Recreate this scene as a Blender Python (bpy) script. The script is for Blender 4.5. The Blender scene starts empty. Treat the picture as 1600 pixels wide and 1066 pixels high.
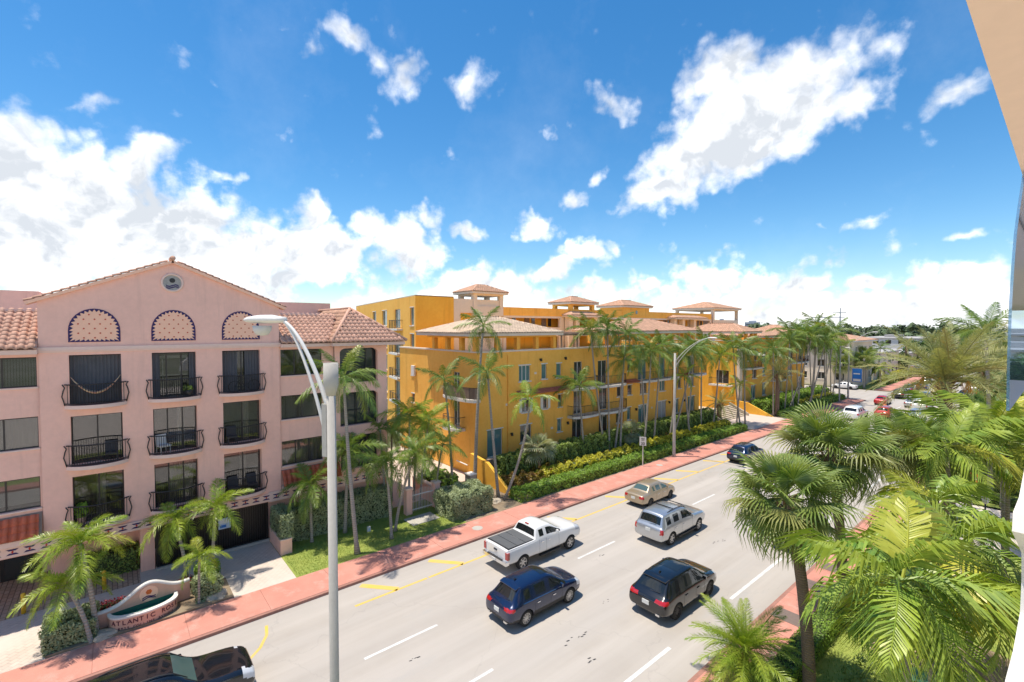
import bpy, bmesh, math, random
import numpy as np
from mathutils import Vector, Matrix
from mathutils.bvhtree import BVHTree
random.seed(7); rng = np.random.default_rng(7)
sc = bpy.context.scene
COL = sc.collection
# ---------------------------------------------------------------- camera
FPX, CAMZ = 740.0, 13.0
TH, PT = math.atan(874/FPX), math.atan(23/FPX)
_h = Vector((-math.sin(TH), math.cos(TH), 0)); _r = Vector((math.cos(TH), math.sin(TH), 0)); _z = Vector((0, 0, 1))
_F = math.cos(PT)*_h - math.sin(PT)*_z; _U = math.sin(PT)*_h + math.cos(PT)*_z
cd = bpy.data.cameras.new('camera'); cam = bpy.data.objects.new('camera', cd); COL.objects.link(cam)
cd.sensor_width = 36; cd.lens = FPX/1600*36; cd.clip_start = 0.05; cd.clip_end = 6000
M = Matrix((( _r.x, _U.x, -_F.x, 0), (_r.y, _U.y, -_F.y, 0), (_r.z, _U.z, -_F.z, CAMZ), (0, 0, 0, 1)))
cam.matrix_world = M; sc.camera = cam
# ---------------------------------------------------------------- light
SHX, SHY = 0.16, 0.17                      # ground shadow per metre of height
sundir = Vector((-SHX, -SHY, 1)).normalized()
ELEV = math.asin(sundir.z); AZ = math.atan2(sundir.x, sundir.y)
sl = bpy.data.lights.new('sun', 'SUN'); so = bpy.data.objects.new('sun', sl); COL.objects.link(so)
sl.energy = 2.0; sl.angle = math.radians(0.55); sl.color = (1.0, 0.91, 0.78)
so.rotation_euler = sundir.to_track_quat('Z', 'Y').to_euler(); so.location = (0, 0, 60)
w = bpy.data.worlds.new('World'); sc.world = w; w.use_nodes = True
sc.view_settings.view_transform = 'Standard'; sc.view_settings.look = 'None'
sc.view_settings.gamma = 1; sc.view_settings.use_curve_mapping = False
sc.view_settings.exposure = 1.5
SKYS, CLDS = 0.06, .70
def build_world():
    nt = w.node_tree; nt.nodes.clear(); N = nt.nodes.new; K = nt.links.new
    def math_(op, a, b=None, c=None, clamp=False):
        n = N('ShaderNodeMath'); n.operation = op; n.use_clamp = clamp
        for i, v in enumerate((a, b, c)):
            if v is None: continue
            if isinstance(v, (int, float)): n.inputs[i].default_value = v
            else: K(v, n.inputs[i])
        return n.outputs[0]
    tc = N('ShaderNodeTexCoord'); sep = N('ShaderNodeSeparateXYZ'); K(tc.outputs['Generated'], sep.inputs[0])
    az = math_('ARCTAN2', sep.outputs[0], sep.outputs[1]); el = math_('ARCSINE', sep.outputs[2])
    cb = N('ShaderNodeCombineXYZ'); K(az, cb.inputs[0]); K(el, cb.inputs[1])
    P = cb.outputs[0]
    def noise(vec, scale, detail, rough, off=(0, 0, 0)):
        m = N('ShaderNodeMapping'); m.inputs['Location'].default_value = off; K(vec, m.inputs[0])
        n = N('ShaderNodeTexNoise'); n.inputs['Scale'].default_value = scale; n.inputs['Detail'].default_value = detail
        n.inputs['Roughness'].default_value = rough; K(m.outputs[0], n.inputs['Vector']); return n
    # domain warp
    wn = noise(P, 7, 4, .6)
    wv = N('ShaderNodeVectorMath'); wv.operation = 'MULTIPLY_ADD'; K(wn.outputs['Color'], wv.inputs[0])
    wv.inputs[1].default_value = (.11, .09, 0); wv.inputs[2].default_value = (-.055, -.045, 0)
    pw = N('ShaderNodeVectorMath'); pw.operation = 'ADD'; K(P, pw.inputs[0]); K(wv.outputs[0], pw.inputs[1]); PW = pw.outputs[0]
    def blobs(lst):
        cur = None
        for (a, e, ra, re, rot, gain) in lst:
            m = N('ShaderNodeMapping'); m.vector_type = 'TEXTURE'
            m.inputs['Location'].default_value = (a, e, 0); m.inputs['Rotation'].default_value = (0, 0, rot)
            m.inputs['Scale'].default_value = (ra, re, 1); K(PW, m.inputs[0])
            l = N('ShaderNodeVectorMath'); l.operation = 'LENGTH'; K(m.outputs[0], l.inputs[0])
            v = math_('MULTIPLY_ADD', l.outputs['Value'], -gain, gain)
            cur = v if cur is None else math_('MAXIMUM', cur, v)
        return cur
    cl = []
    for (px, py, rx, ry, rot, gain) in CLOUDS:
        a, e, s = px2ae(px, py); cl.append((a, e, rx*s, ry*s, rot, gain))
    B = blobs(cl)
    band = math_('MULTIPLY_ADD', el, -5.0, 0.70)            # low cumulus bank all round the horizon
    B = math_('MAXIMUM', B, band)
    # unseen cloud bank beside and behind the camera, added to brighten the shaded facades
    bank = math_('MULTIPLY_ADD', el, -2.3, 1.15)
    ob = noise(P, 2.2, 3, .5, (7.7, 2.2, 0)); ob2 = math_('MULTIPLY_ADD', ob.outputs['Fac'], 5.0, -2.45)
    out = N('ShaderNodeMapRange'); K(az, out.inputs[0]); out.interpolation_type = 'SMOOTHSTEP'; out.inputs[1].default_value = .10; out.inputs[2].default_value = .5
    out2 = N('ShaderNodeMapRange'); K(az, out2.inputs[0]); out2.interpolation_type = 'SMOOTHSTEP'; out2.inputs[1].default_value = -1.8; out2.inputs[2].default_value = -2.2
    ob3 = math_('MULTIPLY', math_('MAXIMUM', ob2, -.5), math_('MAXIMUM', out.outputs[0], out2.outputs[0])); B = math_('MAXIMUM', B, math_('ADD', ob3, -.02))
    sw = math_('MAXIMUM', out.outputs[0], out2.outputs[0]); B = math_('MAXIMUM', B, math_('MULTIPLY_ADD', sw, math_('ADD', bank, 2.0), -2.0))
    B = math_('MULTIPLY_ADD', math_('MINIMUM', B, 0.0), 2.6, B); B = math_('MAXIMUM', B, -2.0)
    f1 = noise(P, 11, 10, .62); f2 = noise(P, 34, 8, .68)
    vo = N('ShaderNodeTexVoronoi'); vo.feature = 'SMOOTH_F1'; vo.inputs['Scale'].default_value = 17; vo.inputs['Smoothness'].default_value = .25; K(PW, vo.inputs['Vector'])
    v2 = N('ShaderNodeTexVoronoi'); v2.feature = 'SMOOTH_F1'; v2.inputs['Scale'].default_value = 46; v2.inputs['Smoothness'].default_value = .25; K(PW, v2.inputs['Vector'])
    D = math_('MULTIPLY_ADD', f1.outputs['Fac'], 1.5, -.80); D = math_('ADD', D, B)
    D = math_('MULTIPLY_ADD', vo.outputs['Distance'], -.62, math_('ADD', D, .26))
    D = math_('MULTIPLY_ADD', v2.outputs['Distance'], -.42, math_('ADD', D, .16))
    D = math_('MULTIPLY_ADD', f2.outputs['Fac'], .62, math_('ADD', D, -.37))
    mr = N('ShaderNodeMapRange'); mr.interpolation_type = 'SMOOTHSTEP'; K(D, mr.inputs[0]); mr.inputs[1].default_value = -.04; K(math_('MULTIPLY_ADD', el, 1.5, .42), mr.inputs[2])
    mask = mr.outputs[0]
    vl = noise(P, 3.2, 7, .65, (3.1, 1.7, 0)); vm = N('ShaderNodeMapRange'); K(vl.outputs['Fac'], vm.inputs[0]); vm.inputs[1].default_value = .50; vm.inputs[2].default_value = .8; vm.inputs[4].default_value = .07
    mask = math_('MAXIMUM', mask, vm.outputs[0])
    # cumulus light: bright crowns, grey where more cloud lies above
    g1 = noise(PW, 9, 5, .5); g2 = noise(PW, 9, 5, .5, (-.015, .05, 0))
    sh = math_('SUBTRACT', g1.outputs['Fac'], g2.outputs['Fac']); sh = math_('MULTIPLY_ADD', sh, 2.0, .22)
    g3 = noise(PW, 30, 6, .6); g4 = noise(PW, 30, 6, .6, (-.004, .014, 0)); sh = math_('MULTIPLY_ADD', math_('SUBTRACT', g3.outputs['Fac'], g4.outputs['Fac']), .9, sh)
    sh = math_('MULTIPLY_ADD', vo.outputs['Distance'], -.35, math_('ADD', sh, .16))
    dk = N('ShaderNodeMapRange'); K(D, dk.inputs[0]); dk.inputs[1].default_value = .35; dk.inputs[2].default_value = 1.6; dk.inputs[3].default_value = .34; dk.inputs[4].default_value = -.28
    sh = math_('ADD', sh, dk.outputs[0], clamp=True)
    cr = N('ShaderNodeMix'); cr.data_type = 'RGBA'; K(sh, cr.inputs[0])
    cr.inputs[6].default_value = (.385, .41, .445, 1); cr.inputs[7].default_value = (.92, .905, .885, 1)
    sky = N('ShaderNodeTexSky'); sky.sky_type = 'NISHITA'; sky.sun_disc = False
    sky.sun_elevation = ELEV; sky.sun_rotation = AZ; sky.altitude = 0; sky.air_density = 1.0; sky.dust_density = .15; sky.ozone_density = 3.0
    hs = N('ShaderNodeHueSaturation'); hs.inputs['Hue'].default_value = .496; hs.inputs['Saturation'].default_value = 1.32; K(sky.outputs[0], hs.inputs['Color'])
    b1 = N('ShaderNodeBackground'); K(hs.outputs[0], b1.inputs[0]); b1.inputs[1].default_value = SKYS
    b2 = N('ShaderNodeBackground'); K(cr.outputs[2], b2.inputs[0]); b2.inputs[1].default_value = CLDS
    mx = N('ShaderNodeMixShader'); K(mask, mx.inputs[0]); K(b1.outputs[0], mx.inputs[1]); K(b2.outputs[0], mx.inputs[2])
    o = N('ShaderNodeOutputWorld'); K(mx.outputs[0], o.inputs[0])
    w.cycles.sampling_method = 'MANUAL'; w.cycles.sample_map_resolution = 512
def px2ae(px, py):
    """heading and height of a cloud, written down as seen on the 1600 px photograph; becomes a fixed direction of the sky"""
    d = (_F*FPX + _r*(px-800) - _U*(py-533)); k = 1/d.length; d.normalize()
    return math.atan2(d.x, d.y), math.asin(d.z), k
# x, y, rx, ry, rotation, gain
CLOUDS = [(30, 320, 260, 170, 0, 1.8), (110, 270, 150, 95, 0, 1.5), (-60, 240, 160, 120, 0, 1.5), (215, 350, 190, 130, 0, 1.5), (300, 400, 200, 110, 0, 1.5), (380, 400, 120, 85, 0, 1.3), (490, 400, 150, 80, 0, 1.35), (485, 345, 45, 50, 0, .9), (575, 350, 42, 50, 0, .9),
 (640, 390, 85, 75, 0, 1.2), (668, 345, 45, 40, .3, .95), (400, 355, 45, 45, 0, .9), (760, 455, 150, 50, 0, 1.3), (20, 225, 90, 70, 0, 1.4), (215, 265, 70, 65, 0, 1.3), (300, 330, 100, 80, 0, 1.3),
 (1130, 120, 100, 75, 0, 1.6), (1260, 110, 120, 70, 0, 1.6), (1190, 175, 230, 100, .30, 1.9), (1110, 230, 180, 75, .5, 1.8), (1030, 292, 110, 36, .4, 1.3), (1330, 150, 90, 55, .4, 1.3), (1180, 230, 90, 50, .3, 1.4), (955, 152, 70, 40, -.5, 1.0), (1385, 165, 40, 22, .3, .6), (930, 270, 30, 30, .6, .4),
 (485, 75, 50, 40, .9, .9), (545, 55, 75, 32, -.15, 1.0), (590, 90, 50, 26, -.6, .8), (635, 118, 60, 50, -.5, 1.1), (728, 138, 54, 46, .4, 1.2), (435, 38, 40, 16, 0, .6), (840, 352, 56, 30, .2, 1.0), (915, 388, 70, 24, 0, 1.0), (908, 310, 40, 26, 0, .9),
 (740, 374, 52, 14, -.1, .8), (115, 160, 70, 20, .3, .6), (365, 280, 65, 14, 0, .55), (1515, 135, 65, 36, .1, 1.0), (1355, 350, 45, 10, .15, .6), (1520, 375, 52, 16, 0, .85), (1285, 359, 25, 6, 0, .45),
 (1095, 425, 60, 36, .1, 1.0), (1210, 440, 70, 32, 0, 1.0), (1280, 445, 40, 26, 0, .9), (1360, 438, 50, 24, 0, .95), (960, 455, 110, 36, 0, 1.0), (1040, 380, 20, 22, .5, .4), (1500, 430, 100, 34, 0, .8), (860, 420, 80, 30, .3, .9)]
build_world()
# ---------------------------------------------------------------- helpers
class MB:
    def __init__(s): s.v = []; s.f = []
    def add(s, vs, fs):
        o = len(s.v); s.v += [tuple(v) for v in vs]; s.f += [tuple(i+o for i in f) for f in fs]; return s
    def box(s, x0, x1, y0, y1, z0, z1):
        return s.add([(x0,y0,z0),(x1,y0,z0),(x1,y1,z0),(x0,y1,z0),(x0,y0,z1),(x1,y0,z1),(x1,y1,z1),(x0,y1,z1)],
                     [(0,3,2,1),(4,5,6,7),(0,1,5,4),(1,2,6,5),(2,3,7,6),(3,0,4,7)])
    def prism(s, pts, d):
        """polygon (3D points, in order) pushed along the vector d"""
        n = len(pts); d = Vector(d); a = [Vector(p) for p in pts]
        return s.add(a+[p+d for p in a], [tuple(range(n))[::-1], tuple(range(n, 2*n))]+[(i, (i+1) % n, n+(i+1) % n, n+i) for i in range(n)])
    def tube(s, pts, rad, n=6, cap=True):
        pts = [Vector(p) for p in pts]; rr = rad if isinstance(rad, (list, tuple)) else [rad]*len(pts)
        o = len(s.v); up = None
        for i, p in enumerate(pts):
            t = (pts[min(i+1, len(pts)-1)]-pts[max(i-1, 0)]).normalized()
            if up is None:
                up = Vector((1, 0, 0)) if abs(t.x) < .8 else Vector((0, 1, 0))
            up = (up - t*up.dot(t)).normalized(); b = t.cross(up)
            for k in range(n):
                a = 2*math.pi*k/n; s.v.append(tuple(p + (up*math.cos(a)+b*math.sin(a))*rr[i]))
        m = len(pts)
        for i in range(m-1):
            for k in range(n):
                s.f.append((o+i*n+k, o+i*n+(k+1) % n, o+(i+1)*n+(k+1) % n, o+(i+1)*n+k))
        if cap:
            s.f.append(tuple(o+k for k in range(n))[::-1]); s.f.append(tuple(o+(m-1)*n+k for k in range(n)))
        return s
    def lathe(s, prof, n=16, c=(0,0,0), axis='z', cap=True):
        o = len(s.v); m = len(prof)
        for (r, h) in prof:
            for k in range(n):
                a = 2*math.pi*k/n
                q = (r*math.cos(a), r*math.sin(a), h) if axis == 'z' else (h, r*math.cos(a), r*math.sin(a))
                s.v.append((c[0]+q[0], c[1]+q[1], c[2]+q[2]))
        for i in range(m-1):
            for k in range(n): s.f.append((o+i*n+k, o+i*n+(k+1) % n, o+(i+1)*n+(k+1) % n, o+(i+1)*n+k))
        if cap: s.f.append(tuple(o+k for k in range(n))[::-1]); s.f.append(tuple(o+(m-1)*n+k for k in range(n)))
        return s
    def mesh(s, name, mat, smooth=False):
        me = bpy.data.meshes.new(name); me.from_pydata(s.v, [], s.f)
        if mat: me.materials.append(mat)
        if smooth: me.polygons.foreach_set('use_smooth', [True]*len(me.polygons))
        me.update(); return me
    def build(s, name, mat, parent=None, smooth=False, loc=None, rot=None):
        return obj(name, s.mesh(name, mat, smooth), parent, loc, rot)
def obj(name, me, parent=None, loc=None, rot=None, scale=None):
    o = bpy.data.objects.new(name, me); COL.objects.link(o)
    if parent: o.parent = parent
    if loc is not None: o.location = loc
    if rot is not None: o.rotation_euler = rot
    if scale is not None: o.scale = scale if isinstance(scale, (tuple, list)) else (scale,)*3
    return o
def tag(o, label=None, cat=None, group=None, kind=None):
    if label: o['label'] = label
    if cat: o['category'] = cat
    if group: o['group'] = group
    if kind: o['kind'] = kind
    return o
def thing(name, label, cat, loc=(0,0,0), rz=0, group=None):
    o = bpy.data.objects.new(name, None); COL.objects.link(o); o.location = loc; o.rotation_euler = (0,0,rz); o.empty_display_size = .3
    return tag(o, label, cat, group)
def struct(name, mb, mat): return tag(mb.build(name, mat), kind='structure')
def np_mesh(name, V, Q, mat, smooth=False):
    V = np.asarray(V, dtype=np.float32); Q = np.asarray(Q, dtype=np.int32); k = Q.shape[1]
    me = bpy.data.meshes.new(name); me.vertices.add(len(V)); me.vertices.foreach_set('co', V.ravel())
    me.loops.add(Q.size); me.loops.foreach_set('vertex_index', Q.ravel())
    me.polygons.add(len(Q)); me.polygons.foreach_set('loop_start', np.arange(0, Q.size, k, dtype=np.int32)); me.polygons.foreach_set('loop_total', np.full(len(Q), k, dtype=np.int32))
    if smooth: me.polygons.foreach_set('use_smooth', np.ones(len(Q), dtype=bool))
    if mat: me.materials.append(mat)
    me.update(); me.validate(); return me
# ---------------------------------------------------------------- materials
def new_mat(name):
    m = bpy.data.materials.new(name); m.use_nodes = True; nt = m.node_tree; nt.nodes.clear()
    o = nt.nodes.new('ShaderNodeOutputMaterial'); p = nt.nodes.new('ShaderNodeBsdfPrincipled'); nt.links.new(p.outputs[0], o.inputs[0])
    return m, nt, p, o
def c4(c): return (c[0], c[1], c[2], 1)
def mixc(nt, fac, a, b, mode='MIX'):
    n = nt.nodes.new('ShaderNodeMix'); n.data_type = 'RGBA'; n.blend_type = mode
    for i, v in ((0, fac), (6, a), (7, b)):
        if isinstance(v, (int, float)): n.inputs[i].default_value = v
        elif isinstance(v, tuple): n.inputs[i].default_value = c4(v)
        else: nt.links.new(v, n.inputs[i])
    return n.outputs[2]
def nz(nt, vec, scale, detail=4, rough=.6, lo=.35, hi=.65, stretch=None):
    if stretch:
        mp = nt.nodes.new('ShaderNodeMapping'); mp.inputs['Scale'].default_value = stretch; nt.links.new(vec, mp.inputs[0]); vec = mp.outputs[0]
    n = nt.nodes.new('ShaderNodeTexNoise'); n.inputs['Scale'].default_value = scale; n.inputs['Detail'].default_value = detail; n.inputs['Roughness'].default_value = rough
    nt.links.new(vec, n.inputs['Vector'])
    r = nt.nodes.new('ShaderNodeMapRange'); nt.links.new(n.outputs['Fac'], r.inputs[0]); r.inputs[1].default_value = lo; r.inputs[2].default_value = hi
    return r.outputs[0]
def wpos(nt): return nt.nodes.new('ShaderNodeNewGeometry').outputs['Position']
def pm(name, col, rough=.65, metal=0, var=.25, vscale=1.2, col2=None, bump=0, bscale=40, coat=0, rand=0, island=0, stain=0, stretch=None, spec=.5, trans=0):
    m, nt, p, o = new_mat(name); P = wpos(nt)
    c2 = col2 or tuple(v*(1-var) for v in col)
    base = mixc(nt, nz(nt, P, vscale, 5), col, c2)
    fine = nz(nt, P, vscale*9, 3); base = mixc(nt, .35, base, mixc(nt, fine, tuple(v*1.06 for v in col), c2))
    if stain: base = mixc(nt, nz(nt, P, 1.1, 7, .72, .54, .80, (1.3, 1.3, .10)), base, tuple(v*(1-stain) for v in c2))
    if rand or island:
        src = nt.nodes.new('ShaderNodeObjectInfo').outputs['Random'] if rand else nt.nodes.new('ShaderNodeNewGeometry').outputs['Random Per Island']
        a = rand or island
        r = nt.nodes.new('ShaderNodeMapRange'); nt.links.new(src, r.inputs[0]); r.inputs[3].default_value = 1-a; r.inputs[4].default_value = 1+a*.6
        base = mixc(nt, 1.0, base, r.outputs[0], 'MULTIPLY')
    nt.links.new(base, p.inputs['Base Color']); p.inputs['Roughness'].default_value = rough; p.inputs['Metallic'].default_value = metal
    p.inputs['Specular IOR Level'].default_value = spec
    if coat: p.inputs['Coat Weight'].default_value = coat; p.inputs['Coat Roughness'].default_value = .03
    if bump:
        b = nt.nodes.new('ShaderNodeBump'); b.inputs['Strength'].default_value = bump; b.inputs['Distance'].default_value = .02
        n = nt.nodes.new('ShaderNodeTexNoise'); n.inputs['Scale'].default_value = bscale; n.inputs['Detail'].default_value = 4; nt.links.new(P, n.inputs['Vector'])
        nt.links.new(n.outputs['Fac'], b.inputs['Height']); nt.links.new(b.outputs[0], p.inputs['Normal'])
    if trans:
        t = nt.nodes.new('ShaderNodeBsdfTranslucent'); tcol = mixc(nt, 1.0, base, (1.25, 1.2, .55), 'MULTIPLY'); nt.links.new(tcol, t.inputs[0])
        mx = nt.nodes.new('ShaderNodeMixShader'); mx.inputs[0].default_value = trans
        nt.links.new(p.outputs[0], mx.inputs[1]); nt.links.new(t.outputs[0], mx.inputs[2]); nt.links.new(mx.outputs[0], o.inputs[0])
    return m
def leafmat(name, col, col2, yellow=(.42, .36, .05), yl=.86, rough=.38, trans=.28):
    """leaf colour: differs from leaf to leaf, and some old fronds have yellowed"""
    m, nt, p, o = new_mat(name); g = nt.nodes.new('ShaderNodeNewGeometry'); oi = nt.nodes.new('ShaderNodeObjectInfo')
    base = mixc(nt, g.outputs['Random Per Island'], col, col2)
    base = mixc(nt, nz(nt, g.outputs['Position'], .9, 3), base, tuple(.75*a+.25*b for a, b in zip(col2, yellow)))
    r = nt.nodes.new('ShaderNodeMapRange'); nt.links.new(oi.outputs['Random'], r.inputs[0]); r.inputs[1].default_value = yl; r.inputs[2].default_value = 1.0; r.inputs[4].default_value = .75
    base = mixc(nt, r.outputs[0], base, yellow)
    nt.links.new(base, p.inputs['Base Color']); p.inputs['Roughness'].default_value = rough; p.inputs['Specular IOR Level'].default_value = .45
    t = nt.nodes.new('ShaderNodeBsdfTranslucent'); nt.links.new(mixc(nt, 1.0, base, (1.3, 1.25, .5), 'MULTIPLY'), t.inputs[0])
    mx = nt.nodes.new('ShaderNodeMixShader'); mx.inputs[0].default_value = trans
    nt.links.new(p.outputs[0], mx.inputs[1]); nt.links.new(t.outputs[0], mx.inputs[2]); nt.links.new(mx.outputs[0], o.inputs[0])
    return m
def glassmat(name, col, rough=.04, alpha=1.0, spec=.6, coat=0, ior=1.85):
    m, nt, p, o = new_mat(name); p.inputs['Base Color'].default_value = c4(col); p.inputs['Roughness'].default_value = rough
    p.inputs['Specular IOR Level'].default_value = spec; p.inputs['Coat Weight'].default_value = coat
    if alpha < 1:
        t = nt.nodes.new('ShaderNodeBsdfTransparent'); t.inputs[0].default_value = c4(tuple(min(1, .75+.3*v) for v in col))
        g = nt.nodes.new('ShaderNodeBsdfGlossy'); g.inputs['Roughness'].default_value = .02; g.inputs[0].default_value = (1, 1, 1, 1) if alpha < .1 else (.45, .62, .8, 1)
        lw = nt.nodes.new('ShaderNodeFresnel'); lw.inputs[0].default_value = ior
        mx = nt.nodes.new('ShaderNodeMixShader'); nt.links.new(lw.outputs[0], mx.inputs[0]); nt.links.new(t.outputs[0], mx.inputs[1]); nt.links.new(g.outputs[0], mx.inputs[2])
        m2 = nt.nodes.new('ShaderNodeMixShader'); m2.inputs[0].default_value = alpha
        nt.links.new(mx.outputs[0], m2.inputs[1]); nt.links.new(p.outputs[0], m2.inputs[2]); nt.links.new(m2.outputs[0], o.inputs[0])
    return m
def trunkmat(name, col, col2, rings=9.0):
    m, nt, p, o = new_mat(name); P = wpos(nt)
    wv = nt.nodes.new('ShaderNodeTexWave'); wv.wave_type = 'BANDS'; wv.bands_direction = 'Z'; wv.inputs['Scale'].default_value = rings/ (2*math.pi) * 2; wv.inputs['Distortion'].default_value = 2.5; wv.inputs['Detail'].default_value = 2
    nt.links.new(P, wv.inputs['Vector'])
    base = mixc(nt, wv.outputs['Fac'], col2, col); base = mixc(nt, nz(nt, P, 3, 5), base, tuple(v*.65 for v in col))
    nt.links.new(base, p.inputs['Base Color']); p.inputs['Roughness'].default_value = .85
    b = nt.nodes.new('ShaderNodeBump'); b.inputs['Strength'].default_value = .5; b.inputs['Distance'].default_value = .03; nt.links.new(wv.outputs['Fac'], b.inputs['Height']); nt.links.new(b.outputs[0], p.inputs['Normal'])
    return m
MT = {}
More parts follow.
